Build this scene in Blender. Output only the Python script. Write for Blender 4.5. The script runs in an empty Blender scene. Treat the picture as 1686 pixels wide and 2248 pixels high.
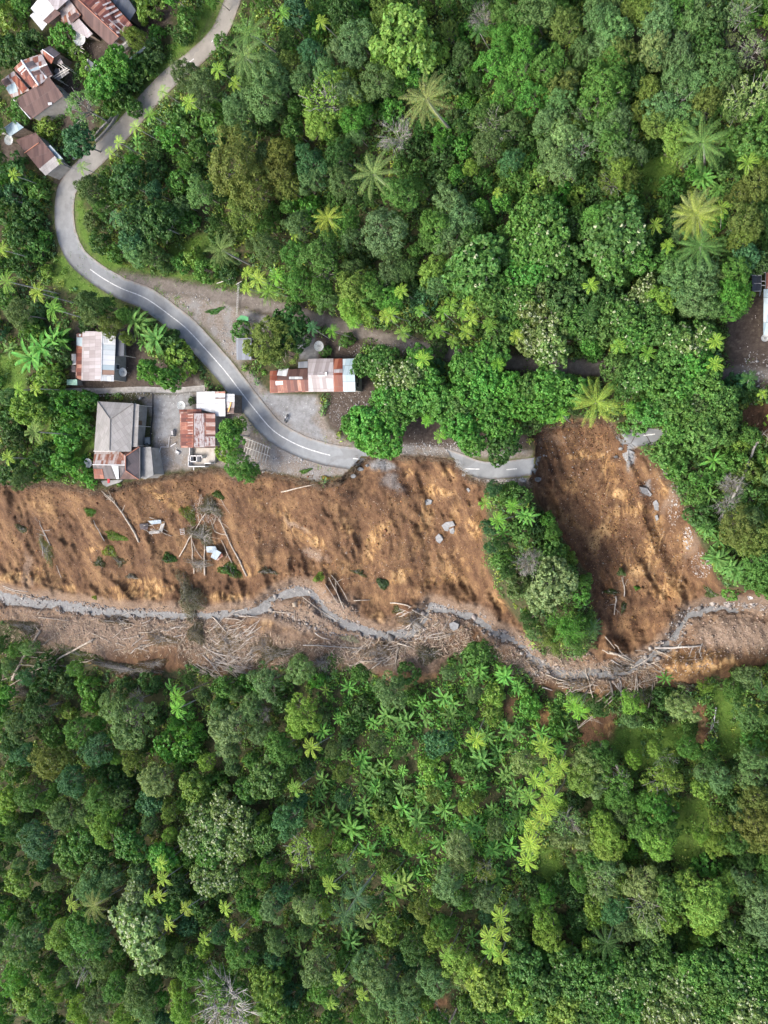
import bpy, math, random
import numpy as np
from mathutils import Vector, Matrix

# ------------------------------------------------------------------ camera, sky, sun, exposure
W0, H0 = 1686.0, 2248.0          # size of the photograph; positions below are read off it and cast to the ground
FPX = 1580.0                     # focal length in those pixels
CAMH = 140.0                     # drone height over the ground straight below it
SLOPE_X, SLOPE_Y = 0.12, 0.05    # the hillside climbs away from the drone
scene = bpy.context.scene
dn = np.array([747.0, 94.0, -FPX]); dn /= np.linalg.norm(dn)      # straight down, in camera axes
up = -dn
xa = np.array([1.0, 0, 0]) - up * up[0]; xa /= np.linalg.norm(xa)
ya = np.cross(up, xa)
RC = np.array([xa, ya, up])      # camera axes -> world axes
cam_d = bpy.data.cameras.new("camera"); cam = bpy.data.objects.new("camera", cam_d)
scene.collection.objects.link(cam); scene.camera = cam
cam_d.sensor_fit = 'VERTICAL'; cam_d.sensor_height = 24.0; cam_d.lens = FPX / H0 * 24.0
cam_d.clip_start = 1.0; cam_d.clip_end = 3000.0
cam.matrix_world = Matrix([[*RC[0], 0], [*RC[1], 0], [*RC[2], CAMH], [0, 0, 0, 1]])

SUN_EL, SUN_AZ = math.radians(52), math.radians(232)   # azimuth clockwise from +Y
world = bpy.data.worlds.new("World"); scene.world = world; world.use_nodes = True
wn = world.node_tree.nodes; wl = world.node_tree.links
sky = wn.new('ShaderNodeTexSky'); sky.sky_type = 'NISHITA'; sky.sun_disc = False
sky.sun_elevation = SUN_EL; sky.sun_rotation = SUN_AZ; sky.air_density = 0.7; sky.dust_density = 4.0; sky.ozone_density = 1.0
wl.new(sky.outputs[0], wn['Background'].inputs[0]); wn['Background'].inputs[1].default_value = 0.15
sd = bpy.data.lights.new("sun", 'SUN'); sun = bpy.data.objects.new("sun", sd); scene.collection.objects.link(sun)
sd.energy = 1.3; sd.angle = math.radians(28); sd.color = (1.0, 0.95, 0.87)
S = Vector((math.sin(SUN_AZ) * math.cos(SUN_EL), math.cos(SUN_AZ) * math.cos(SUN_EL), math.sin(SUN_EL)))
sun.rotation_euler = S.to_track_quat('Z', 'Y').to_euler(); sun.location = (0, 0, 200)
scene.view_settings.view_transform = 'Standard'; scene.view_settings.look = 'None'
scene.view_settings.exposure = 1.6; scene.view_settings.gamma = 1.0
scene.cycles.max_bounces = 5; scene.cycles.diffuse_bounces = 3; scene.cycles.transmission_bounces = 3
scene.cycles.glossy_bounces = 2; scene.cycles.transparent_max_bounces = 4
scene.cycles.use_denoising = True; scene.cycles.use_adaptive_sampling = True; scene.cycles.adaptive_threshold = 0.02

# ------------------------------------------------------------------ noise and height
_r = np.random.RandomState(7)
_T = _r.rand(256, 256)
def vnoise(x, y):
    xi = np.floor(x).astype(int); yi = np.floor(y).astype(int)
    fx = x - xi; fy = y - yi
    fx = fx * fx * (3 - 2 * fx); fy = fy * fy * (3 - 2 * fy)
    a = _T[yi % 256, xi % 256]; b = _T[yi % 256, (xi + 1) % 256]
    c = _T[(yi + 1) % 256, xi % 256]; d = _T[(yi + 1) % 256, (xi + 1) % 256]
    return (a * (1 - fx) + b * fx) * (1 - fy) + (c * (1 - fx) + d * fx) * fy
def fbm(x, y, o=4):
    s = 0; a = 1; t = 0
    for k in range(o):
        s = s + a * vnoise(x * 2 ** k + 17.3 * k, y * 2 ** k + 5.1 * k); t += a; a *= 0.5
    return s / t
def ridged(x, y, o=3):
    s = 0; a = 1; t = 0
    for k in range(o):
        s = s + a * (1 - np.abs(2 * vnoise(x * 2 ** k + 9.7 * k, y * 2 ** k + 3.3 * k) - 1)); t += a; a *= 0.5
    return s / t
def sm(a, b, x):
    t = np.clip((x - a) / (b - a), 0, 1); return t * t * (3 - 2 * t)
def pl(pts, x):
    p = np.array(pts, float); return np.interp(x, p[:, 0], p[:, 1])
def segdist(px, py, pts, closed=False):
    d = np.full(np.shape(px), 1e9); P = list(pts) + ([pts[0]] if closed else [])
    for (x0, y0), (x1, y1) in zip(P[:-1], P[1:]):
        dx, dy = x1 - x0, y1 - y0; L = dx * dx + dy * dy + 1e-9
        t = np.clip(((px - x0) * dx + (py - y0) * dy) / L, 0, 1)
        d = np.minimum(d, np.hypot(px - x0 - t * dx, py - y0 - t * dy))
    return d
def inside(px, py, pts):
    r = np.zeros(np.shape(px), bool); n = len(pts); j = n - 1
    for i in range(n):
        xi, yi = pts[i]; xj, yj = pts[j]
        if yi != yj:
            r ^= ((yi > py) != (yj > py)) & (px < (xj - xi) * (py - yi) / (yj - yi) + xi)
        j = i
    return r
def sdf(px, py, pts):
    d = segdist(px, py, pts, True); return np.where(inside(px, py, pts), -d, d)

STREAM = [(-420,1285),(-100,1290),(0,1303),(60,1318),(130,1322),(200,1335),(260,1343),(330,1345),(400,1349),(480,1350),(560,1338),(600,1312),(650,1292),(690,1300),(722,1345),(765,1368),(830,1392),(895,1392),(925,1360),(945,1328),(1000,1345),(1045,1352),(1080,1385),(1130,1405),(1180,1450),(1230,1478),(1300,1476),(1345,1478),(1400,1458),(1450,1425),(1480,1392),(1510,1350),(1560,1332),(1620,1330),(1690,1335),(2150,1345)]
BROOK2 = [(560,1340),(610,1345),(660,1365),(710,1385),(765,1398),(830,1395)]
ROAD_A = [(560,-160),(530,-60),(507,10),(478,75),(430,125),(380,165),(330,215),(290,262),(250,305),(210,345),(170,383),(146,420),(141,470),(148,520),(170,565),(210,600),(260,630),(320,655),(370,690),(410,722),(450,765),(490,810),(525,855),(560,900),(600,945),(650,975),(700,993),(745,1003),(800,1009)]
ROAD_B = [(995,1010),(1060,1032),(1120,1030),(1180,1022)]
ROAD_C = [(1365,975),(1400,961),(1440,960),(1500,968),(1560,985)]
PATH = [(268,612),(330,622),(400,634),(470,645),(540,660),(600,675),(660,690),(720,708),(790,730),(850,745),(930,765),(1010,782),(1100,795),(1200,802),(1300,808),(1400,815),(1500,822),(1600,818),(1700,820),(1800,822)]
WALKWAY = [(120,862),(170,858),(240,858),(310,855),(380,857),(450,852)]
EDGE = [(-420,1045),(0,1058),(60,1060),(120,1058),(165,1066),(205,1075),(240,1070),(300,1055),(345,1046),(400,1038),(440,1028),(480,1026),(520,1044),(580,1034),(640,1045),(700,1062),(740,1055),(765,1035),(792,1004),(850,998),(950,1000),(1000,1008),(1030,1045),(1070,1056),(1165,1062),(1172,1050),(1180,960),(1190,938),(1250,930),(1340,922),(1365,960),(1380,1010),(1440,1020),(1500,1090),(1540,1180),(1580,1270),(1686,1290),(2150,1290)]
SLIDE1 = [(-420,1045),(0,1058),(60,1060),(120,1058),(165,1066),(205,1078),(240,1072),(300,1055),(345,1046),(400,1038),(440,1028),(480,1026),(520,1048),(580,1036),(640,1045),(700,1062),(740,1055),(765,1035),(792,1004),(850,998),(950,1000),(998,1008),(1030,1045),(1066,1056),(1072,1110),(1062,1180),(1070,1240),(1100,1310),(1170,1370),(1190,1440),(1290,1440),(1310,1400),(1300,1330),(1290,1260),(1240,1190),(1180,1100),(1160,1060),(1175,1020),(1175,965),(1150,950),(1195,935),(1250,925),(1330,915),(1355,935),(1372,965),(1405,985),(1450,1020),(1495,1090),(1530,1170),(1560,1240),(1590,1290),(1690,1290),(2150,1295),(2150,1450),(1690,1465),(1640,1475),(1580,1492),(1530,1520),(1470,1500),(1400,1510),(1330,1520),(1240,1520),(1180,1500),(1120,1450),(1060,1400),(1000,1430),(960,1470),(880,1500),(800,1480),(730,1450),(640,1440),(560,1490),(480,1480),(420,1450),(330,1480),(260,1490),(180,1450),(110,1420),(0,1370),(-420,1360)]
BARE = [[(1120,1520),(1140,1530),(1120,1575),(1095,1560)],[(1175,1555),(1215,1550),(1210,1590),(1185,1600)],[(1275,1580),(1350,1560),(1352,1620),(1330,1640),(1275,1635)],[(1520,1540),(1545,1540),(1560,1600),(1550,1640),(1530,1630)],
        [(1620,895),(1700,880),(1760,960),(1700,960),(1640,940)],[(1000,1690),(1040,1690),(1040,1720),(1000,1720)],[(950,2190),(985,2190),(985,2210),(950,2212)]]
YARD_MUD = [[(1590,700),(1640,650),(1800,620),(1800,850),(1640,850),(1600,830)],[(720,860),(800,800),(830,850),(830,900),(760,960),(715,935)],[(620,720),(790,735),(800,800),(640,790),(600,760)],
            [(160,710),(290,710),(330,790),(410,800),(470,860),(150,860)],[(330,20),(400,-10),(370,50),(300,110),(240,150),(200,130),(180,100),(290,60)],[(150,150),(200,220),(215,280),(180,330),(140,300),(130,200)],[(0,300),(60,320),(40,380),(0,360)],[(100,340),(150,350),(150,400),(120,420)],
            [(840,900),(1000,900),(1160,950),(1165,985),(1000,1002),(900,1000),(840,960)],[(1380,60),(1380,60),(1600,60),(1686,60),(1686,160),(1600,150)]]
YARD_GRAVEL = [[(520,790),(600,870),(700,870),(720,940),(790,985),(700,980),(600,930),(540,840)],[(300,868),(470,865),(520,900),(590,970),(680,1005),(770,1020),(760,1042),(700,1058),(640,1042),(560,1030),(480,1022),(420,1030),(340,1040),(330,900)],
               [(330,640),(480,660),(600,700),(560,780),(520,800),(450,720),(400,690)],[(1000,1045),(1170,1050),(1165,1068),(1060,1060)],[(430,830),(500,900),(540,960),(500,960),(420,880)],[(850,970),(1000,985),(1170,990),(1170,1003),(1000,1005),(880,1000)]]
LAWN = [[(250,578),(330,590),(450,608),(560,636),(640,660),(640,668),(560,650),(450,628),(330,606)],[(120,560),(160,560),(200,620),(280,680),(180,650),(110,620)],[(160,430),(170,560),(260,610),(330,605),(240,560),(190,500),(185,440)],[(380,540),(520,480),(560,520),(440,560),(340,600)],[(1400,340),(1500,330),(1480,430),(1390,420)],
        [(1300,1600),(1420,1590),(1530,1590),(1530,1650),(1400,1690),(1340,1640)],[(1560,1500),(1686,1560),(1700,1680),(1580,1660)],[(1480,1750),(1560,1750),(1560,1860),(1500,1910),(1480,1880)],[(0,780),(60,760),(60,850),(0,870)],[(440,10),(500,-10),(480,50),(330,200),(240,290),(225,275),(330,170)],[(1180,1860),(1230,1860),(1250,1950),(1190,1950)],[(110,880),(200,870),(210,980),(150,1040),(90,1040)]]
PENIN = [(1068,1062),(1160,1062),(1180,1110),(1235,1190),(1290,1270),(1300,1350),(1300,1420),(1180,1420),(1110,1330),(1072,1250),(1062,1180),(1074,1110)]

def slide_sdf(px, py):
    wb = 8 * (fbm(px / 9.0, py / 9.0, 4) - .5) * 2; lo = sm(20, 70, py - pl(STREAM, px))
    w2 = lo * 34 * (fbm(px / 30.0 + 5, py / 30.0, 3) - .5) * 2
    return sdf(px + wb, py + wb * .8 + w2, SLIDE1)
def relief(px, py, water=False):
    """Height of the ground over the even hillside, and the strength of the slide there."""
    px = np.asarray(px, float); py = np.asarray(py, float)
    ey = pl(EDGE, px); ys = pl(STREAM, px)
    # smooth the edge line a little for ground outside the slide
    s = np.clip((py - ey) / np.maximum(ys - ey, 60), 0, 1)
    e = -17.0 * (s ** 0.9)
    e = e + 11.0 * sm(0, 900, py - ys)
    d = slide_sdf(px, py)
    dp = sdf(px, py, PENIN)
    k = sm(2, -26, d)
    ds = np.minimum(segdist(px, py, STREAM), segdist(px, py, BROOK2))
    dr = np.minimum(np.minimum(segdist(px, py, ROAD_A), segdist(px, py, ROAD_B)), np.minimum(segdist(px, py, ROAD_C), segdist(px, py, PATH)))
    north = sm(20, -20, py - ys)
    e = e - (2.2 * sm(0, -10, d) + 1.6 * sm(-10, -70, d)) * north * sm(16, 75, ds)
    e = e + 2.5 * sm(4, -26, dp) * sm(10, 40, ds)
    # rills running down the face
    u = (px * 0.92 - py * 0.40); v = (px * 0.40 + py * 0.92)
    ri = ridged(u / 30.0 + 1.2 * fbm(px / 70, py / 70, 3), v / 110.0 + .8 * fbm(px / 50 + 9, py / 50, 2), 5) - 0.55
    fi = fbm(u / 9.0 + fbm(px / 20, py / 20, 2), v / 26.0, 4) - 0.5
    quiet = sm(8, 34, ds)
    bank = .3 + .7 * north
    ci = 1.0 - 2.2 * np.abs(fbm(px / 15.0 + fbm(px / 9, py / 9, 2), py / 13.0, 5) - .5) * 2
    big = ridged(u / 95.0 + .8 * fbm(px / 90 + 3, py / 90, 2), v / 330.0, 3) - .55; am = .25 + 1.5 * sm(.35, .68, fbm(px / 120.0 + 40, py / 120.0, 3))
    e = e + k * quiet * bank * (3.2 * big + am * 1.7 * ri + (.3 + .6 * am) * fi + .3 * ci)
    lump = fbm(px / 16.0, py / 16.0, 4) - 0.5
    e = e + k * sm(20, -60, py - ys - 40) * quiet * 0.8 * lump
    e = e + (1 - k) * sm(22, 60, dr) * (1.6 * (fbm(px / 110.0, py / 110.0, 3) - 0.5)) * sm(10, 60, ds)
    # mounds on the far bank and the gravel bar
    for (mx, my, rx, ry, hh) in ((1500,1462,62,24,3.0),(1580,1452,50,26,3.0),(1620,1400,120,45,1.5),(700,1350,60,30,1.2),(620,1372,30,14,-1.2),(250,1400,120,35,1.0),(880,1450,90,40,1.2)):
        q = ((px - mx) / rx) ** 2 + ((py - my) / ry) ** 2
        e = e + hh * np.exp(-q * 1.3) * sm(14, 40, ds)
    if not water:
        wx = px + 9 * (fbm(px / 16.0, py / 16.0, 3) - .5) * 2; wy = py + 9 * (fbm(px / 16.0 + 31, py / 16.0 + 7, 3) - .5) * 2
        nb = .9 * (fbm(px / 7.0, py / 5.0, 3) - .5)
        for ln, w0, w1 in ((STREAM, 3.0, 13.0), (BROOK2, 0.0, 8.0)):
            dw = segdist(wx, wy, ln); wv = w0 + w1 * fbm(px / 38.0 + w1, py / 60.0, 3) + (5 * sm(330, 60, px) + 5 * np.exp(-((px - 660) / 80.0) ** 2) + 3 * np.exp(-((px - 900) / 50.0) ** 2)) * (ln is STREAM)
            e = e - .6 * sm(wv + 8, wv - 6, dw) + (.25 * sm(wv, wv + 9, dw) if ln is STREAM else 0)
        e = e + nb * sm(60, 20, ds)
    return e, k
def rays(px, py):
    px = np.asarray(px, float); py = np.asarray(py, float)
    dc = np.stack([px - W0 / 2, -(py - H0 / 2), -np.full(px.shape, FPX)], -1)
    return dc @ RC.T
def surf(px, py, dz=0.0):
    e, _ = relief(px, py); e = e + dz
    d = rays(px, py)
    t = (CAMH - e) / (-(d[..., 2] + SLOPE_X * d[..., 0] - SLOPE_Y * d[..., 1]))
    P = d * t[..., None]; P[..., 2] += CAMH
    return P
def water_at(px, py, dz=0.0):
    """the water lies level across the channel, a little over its bed"""
    e = np.full(np.shape(px), -17.0) + 11.0 * sm(0, 900, np.asarray(py) - pl(STREAM, px)) * 0 - .33 + dz
    d = rays(px, py); t = (CAMH - e) / (-(d[..., 2] + SLOPE_X * d[..., 0] - SLOPE_Y * d[..., 1]))
    P = d * t[..., None]; P[..., 2] += CAMH
    return P
def at(px, py, dz=0.0):
    return surf(np.array([px]), np.array([py]), dz)[0]
def on_level(px, py, z):
    d = rays(px, py); t = (z - CAMH) / d[..., 2]
    P = d * t[..., None]; P[..., 2] += CAMH
    return P
def to_px(P):
    q = (P - np.array([0, 0, CAMH])) @ RC
    return W0 / 2 + FPX * q[..., 0] / -q[..., 2], H0 / 2 - FPX * q[..., 1] / -q[..., 2]
def ground_z(XY):
    z = -SLOPE_X * XY[:, 0] + SLOPE_Y * XY[:, 1]; z0 = z.copy()
    for _ in range(5):
        px, py = to_px(np.stack([XY[:, 0], XY[:, 1], z], -1))
        e, _k = relief(px, py); z = z0 + e
    return z
def metres(px, py):
    """metres per photo pixel at the ground there (across the view)"""
    P = surf(px, py); q = (P - np.array([0, 0, CAMH])) @ RC
    return -q[..., 2] / FPX

# ------------------------------------------------------------------ materials
def mat(name):
    m = bpy.data.materials.new(name); m.use_nodes = True
    nt = m.node_tree; b = nt.nodes['Principled BSDF']; b.inputs['Specular IOR Level'].default_value = 0.3
    return m, nt, b
class N:
    def __init__(s, nt): s.nt = nt
    def new(s, t, **k):
        n = s.nt.nodes.new(t)
        for a, v in k.items(): setattr(n, a, v)
        return n
    def link(s, a, b): s.nt.links.new(a, b)
    def noise(s, vec, scale, detail=4, rough=0.6, dist=0.0):
        n = s.new('ShaderNodeTexNoise'); n.inputs['Scale'].default_value = scale; n.inputs['Detail'].default_value = detail
        n.inputs['Roughness'].default_value = rough; n.inputs['Distortion'].default_value = dist
        if vec is not None: s.link(vec, n.inputs['Vector'])
        return n.outputs['Fac']
    def ramp(s, fac, stops):
        n = s.new('ShaderNodeValToRGB'); el = n.color_ramp.elements
        while len(el) < len(stops): el.new(0.5)
        for e, (p, c) in zip(el, stops): e.position = p; e.color = (*c, 1) if len(c) == 3 else c
        s.link(fac, n.inputs[0]); return n.outputs[0]
    def mix(s, fac, a, b, kind='MIX'):
        n = s.new('ShaderNodeMix', data_type='RGBA', blend_type=kind)
        for sock, v in ((n.inputs[0], fac), (n.inputs[6], a), (n.inputs[7], b)):
            if hasattr(v, 'links'): s.link(v, sock)
            elif isinstance(v, (int, float)): sock.default_value = v
            else: sock.default_value = (*v, 1)
        return n.outputs[2]
    def math(s, op, a, b=0.0, clamp=False):
        n = s.new('ShaderNodeMath', operation=op, use_clamp=clamp)
        for sock, v in ((n.inputs[0], a), (n.inputs[1], b)):
            if hasattr(v, 'links'): s.link(v, sock)
            else: sock.default_value = v
        return n.outputs[0]
    def mapping(s, vec, scale=(1, 1, 1), rot=(0, 0, 0)):
        n = s.new('ShaderNodeMapping'); n.inputs['Scale'].default_value = scale; n.inputs['Rotation'].default_value = rot
        s.link(vec, n.inputs[0]); return n.outputs[0]
    def bump(s, h, strength, dist=0.1):
        n = s.new('ShaderNodeBump'); n.inputs['Strength'].default_value = strength; n.inputs['Distance'].default_value = dist
        s.link(h, n.inputs['Height']); return n.outputs[0]
    def coord(s): return s.new('ShaderNodeTexCoord').outputs['Object']
    def attr(s, name):
        n = s.new('ShaderNodeAttribute'); n.attribute_name = name; return n
    def sep(s, c):
        n = s.new('ShaderNodeSeparateColor'); s.link(c, n.inputs[0]); return n.outputs

def leaf_mat(name, source='object', var=0.35, trans=0.25, rough=0.5, spec=0.3):
    m, nt, b = mat(name); q = N(nt)
    if source == 'object': col = q.new('ShaderNodeObjectInfo').outputs['Color']
    elif source == 'attr': col = q.attr('tint').outputs['Color']
    else:
        r = q.new('ShaderNodeRGB'); r.outputs[0].default_value = (*source, 1); col = r.outputs[0]
    rnd = q.new('ShaderNodeNewGeometry').outputs['Random Per Island']
    hs = q.new('ShaderNodeHueSaturation')
    v = q.math('MULTIPLY_ADD', rnd, 2 * var); nt.nodes[-1].inputs[2].default_value = 1 - var
    q.link(v, hs.inputs['Value'])
    r2 = q.new('ShaderNodeTexWhiteNoise', noise_dimensions='1D'); q.link(rnd, r2.inputs['W'])
    h = q.math('MULTIPLY_ADD', r2.outputs['Value'], -0.035); nt.nodes[-1].inputs[2].default_value = 0.515
    q.link(h, hs.inputs['Hue']); q.link(col, hs.inputs['Color'])
    b.inputs['Roughness'].default_value = rough; b.inputs['Specular IOR Level'].default_value = spec
    q.link(hs.outputs[0], b.inputs['Base Color'])
    tr = q.new('ShaderNodeBsdfTranslucent')
    c2 = q.mix(1.0, hs.outputs[0], (1.25, 1.2, 0.5), 'MULTIPLY'); q.link(c2, tr.inputs['Color'])
    mx = q.new('ShaderNodeMixShader'); mx.inputs[0].default_value = trans
    q.link(b.outputs[0], mx.inputs[1]); q.link(tr.outputs[0], mx.inputs[2])
    q.link(mx.outputs[0], nt.nodes['Material Output'].inputs[0])
    return m
def rough_mat(name, c1, c2, scale=1.5, rough=0.85, bump=0.3, c3=None):
    m, nt, b = mat(name); q = N(nt); co = q.coord()
    f = q.noise(co, scale, 6, 0.65)
    st = [(0.32, c1), (0.68, c2)] + ([(0.8, c3)] if c3 else [])
    q.link(q.ramp(f, st), b.inputs['Base Color']); b.inputs['Roughness'].default_value = rough
    if bump: q.link(q.bump(q.noise(co, scale * 6, 4), bump, 0.05), b.inputs['Normal'])
    return m
def sheet_mat(name, stops, sheet=0.85, course=2.4, ridge=0.2, rough=0.55, metal=0.0, streak=0.5, across=False):
    """corrugated roofing: every sheet its own colour from the stops, weather streaks down the slope. UV is in metres (u along the eave, v down the slope)."""
    m, nt, b = mat(name); q = N(nt)
    uv = q.new('ShaderNodeTexCoord').outputs['UV']
    s = q.new('ShaderNodeSeparateXYZ'); q.link(uv, s.inputs[0])
    U, V = s.outputs[0], s.outputs[1]
    iu = q.math('FLOOR', q.math('DIVIDE', U, sheet)); iv = q.math('FLOOR', q.math('DIVIDE', V, course))
    cb = q.new('ShaderNodeCombineXYZ'); q.link(iu, cb.inputs[0]); q.link(iv, cb.inputs[1])
    wn_ = q.new('ShaderNodeTexWhiteNoise', noise_dimensions='2D'); q.link(cb.outputs[0], wn_.inputs['Vector'])
    st = q.mapping(uv, (3.0, 0.35, 1)); f = q.noise(st, 1.6, 5, 0.7)
    blot = q.noise(uv, 0.8, 5, 0.65)
    fac = q.math('ADD', q.math('MULTIPLY', wn_.outputs['Value'], 1 - streak), q.math('ADD', q.math('MULTIPLY', f, streak * 0.6), q.math('MULTIPLY', blot, streak * 0.4)), True)
    r = q.new('ShaderNodeValToRGB'); el = r.color_ramp.elements; r.color_ramp.interpolation = 'LINEAR'
    while len(el) < len(stops): el.new(0.5)
    for e, (p, c) in zip(el, stops): e.position = p; e.color = (*c, 1)
    q.link(fac, r.inputs[0])
    # dark laps between sheets
    fu = q.math('FRACT', q.math('DIVIDE', U, sheet)); lap = q.math('LESS_THAN', fu, 0.07)
    fv = q.math('FRACT', q.math('DIVIDE', V, course)); lap2 = q.math('LESS_THAN', fv, 0.04)
    l = q.math('MAXIMUM', lap, lap2)
    c = q.mix(q.math('MULTIPLY', l, 0.45), r.outputs[0], (0.09, 0.07, 0.06))
    q.link(c, b.inputs['Base Color']); b.inputs['Roughness'].default_value = rough; b.inputs['Metallic'].default_value = metal
    wv = q.math('SINE', q.math('MULTIPLY', U, 6.283 / ridge))
    q.link(q.bump(wv, 0.35, 0.02), b.inputs['Normal'])
    return m
def plain(name, c, rough=0.6, metal=0.0, var=0.12):
    m, nt, b = mat(name); q = N(nt); f = q.noise(q.coord(), 2.5, 5, 0.7)
    lo = tuple(x * (1 - var * 1.6) for x in c); hi = tuple(min(1, x * (1 + var)) for x in c)
    q.link(q.ramp(f, [(0.3, lo), (0.65, hi)]), b.inputs['Base Color'])
    b.inputs['Roughness'].default_value = rough; b.inputs['Metallic'].default_value = metal
    return m

# ------------------------------------------------------------------ mesh and object helpers
COL = scene.collection
def mesh_np(name, V, F, m=None, smooth=False):
    """V (n,3); F (m,k) all faces with k corners"""
    V = np.asarray(V, np.float32); F = np.asarray(F, np.int32)
    me = bpy.data.meshes.new(name); me.vertices.add(len(V)); me.vertices.foreach_set('co', V.ravel())
    k = F.shape[1]; me.loops.add(F.size); me.loops.foreach_set('vertex_index', F.ravel())
    me.polygons.add(len(F)); me.polygons.foreach_set('loop_start', np.arange(0, F.size, k, dtype=np.int32))
    if smooth: me.polygons.foreach_set('use_smooth', np.ones(len(F), bool))
    me.update(calc_edges=True); me.validate()
    if m: me.materials.append(m)
    return me
def link(name, me, parent=None, loc=None):
    o = bpy.data.objects.new(name, me); COL.objects.link(o)
    if parent: o.parent = parent
    if loc is not None: o.location = loc
    return o
def tag(o, label=None, cat=None, group=None, kind=None):
    if label: o['label'] = label
    if cat: o['category'] = cat
    if group: o['group'] = group
    if kind: o['kind'] = kind
    return o
def empty(name, loc, label=None, cat=None, group=None):
    o = bpy.data.objects.new(name, None); COL.objects.link(o); o.location = Vector([float(x) for x in loc]); o.empty_display_size = 0.5
    return tag(o, label, cat, group)
class MB:
    """collects polygons for one mesh"""
    def __init__(s): s.v = []; s.f = []; s.uv = []
    def add(s, vs, fs):
        n = len(s.v); s.v += [tuple(map(float, v)) for v in vs]; s.f += [tuple(i + n for i in f) for f in fs]
    def box(s, c, size, rz=0.0):
        hx, hy, hz = [x / 2 for x in size]; ca, sa = math.cos(rz), math.sin(rz)
        vs = []
        for z in (-hz, hz):
            for x, y in ((-hx, -hy), (hx, -hy), (hx, hy), (-hx, hy)):
                vs.append((c[0] + x * ca - y * sa, c[1] + x * sa + y * ca, c[2] + z))
        s.add(vs, [(3, 2, 1, 0), (4, 5, 6, 7), (0, 1, 5, 4), (1, 2, 6, 5), (2, 3, 7, 6), (3, 0, 4, 7)])
    def tube(s, pts, rad, seg=6, caps=True):
        pts = [np.array(p, float) for p in pts]; n = len(pts); base = len(s.v)
        if not hasattr(rad, '__len__'): rad = [rad] * n
        ref = np.array([0.3, 0.5, 0.81])
        for i, p in enumerate(pts):
            t = pts[min(i + 1, n - 1)] - pts[max(i - 1, 0)]; t = t / (np.linalg.norm(t) + 1e-9)
            a = np.cross(t, ref); 
            if np.linalg.norm(a) < 0.05: a = np.cross(t, np.array([1.0, 0, 0]))
            a /= np.linalg.norm(a); b = np.cross(t, a)
            for k in range(seg):
                w = 2 * math.pi * k / seg; s.v.append(tuple(p + rad[i] * (math.cos(w) * a + math.sin(w) * b)))
        for i in range(n - 1):
            for k in range(seg):
                k2 = (k + 1) % seg
                s.f.append((base + i * seg + k, base + i * seg + k2, base + (i + 1) * seg + k2, base + (i + 1) * seg + k))
        if caps:
            s.f.append(tuple(base + k for k in reversed(range(seg)))); s.f.append(tuple(base + (n - 1) * seg + k for k in range(seg)))
    def prism(s, top, depth):
        """polygon of 3-D points extruded straight down"""
        n = len(top); vs = [tuple(p) for p in top] + [(p[0], p[1], p[2] - depth) for p in top]
        s.add(vs, [tuple(range(n)), tuple(reversed(range(n, 2 * n)))] + [(i, i + n, (i + 1) % n + n, (i + 1) % n) for i in range(n)])
    def mesh(s, name, m=None, smooth=False, origin=None):
        me = bpy.data.meshes.new(name); v = s.v
        if origin is not None: v = [(x - origin[0], y - origin[1], z - origin[2]) for x, y, z in v]
        me.from_pydata(v, [], s.f); me.update()
        if smooth: me.polygons.foreach_set('use_smooth', [True] * len(me.polygons))
        if m: me.materials.append(m)
        return me
    def build(s, name, m, parent=None, smooth=False):
        """world-space points; under a parent they are made local to it"""
        org = parent.location if parent else Vector(np.mean(np.array(s.v), 0))
        me = s.mesh(name, m, smooth, org)
        return link(name, me, parent, None if parent else org)
def rnd_unit(rng, n):
    v = rng.normal(size=(n, 3)); return v / np.linalg.norm(v, axis=1, keepdims=True)
def leaves(C, Nn, L, Wd, rng, droop=0.0):
    """diamond leaves lying across the normals Nn"""
    n = len(C); Nn = Nn / (np.linalg.norm(Nn, axis=1, keepdims=True) + 1e-9)
    t = np.cross(Nn, rnd_unit(rng, n)); t /= (np.linalg.norm(t, axis=1, keepdims=True) + 1e-9)
    b = np.cross(Nn, t); L = np.broadcast_to(L, (n,))[:, None] * 0.5; Wd = np.broadcast_to(Wd, (n,))[:, None] * 0.5
    V = np.stack([C - t * L, C + b * Wd - t * L * 0.1, C + t * L, C - b * Wd - t * L * 0.1], 1).reshape(-1, 3)
    F = np.arange(4 * n).reshape(n, 4)
    return V, F
def join(parts):
    V = []; F = []; o = 0
    for v, f in parts: V.append(v); F.append(f + o); o += len(v)
    return np.concatenate(V), np.concatenate(F)

YARD_MUD += [[(532,950),(592,962),(588,1022),(540,1012)],[(545,700),(600,690),(600,760),(560,790)],[(470,850),(520,900),(545,960),(520,960),(480,900)]]
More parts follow.
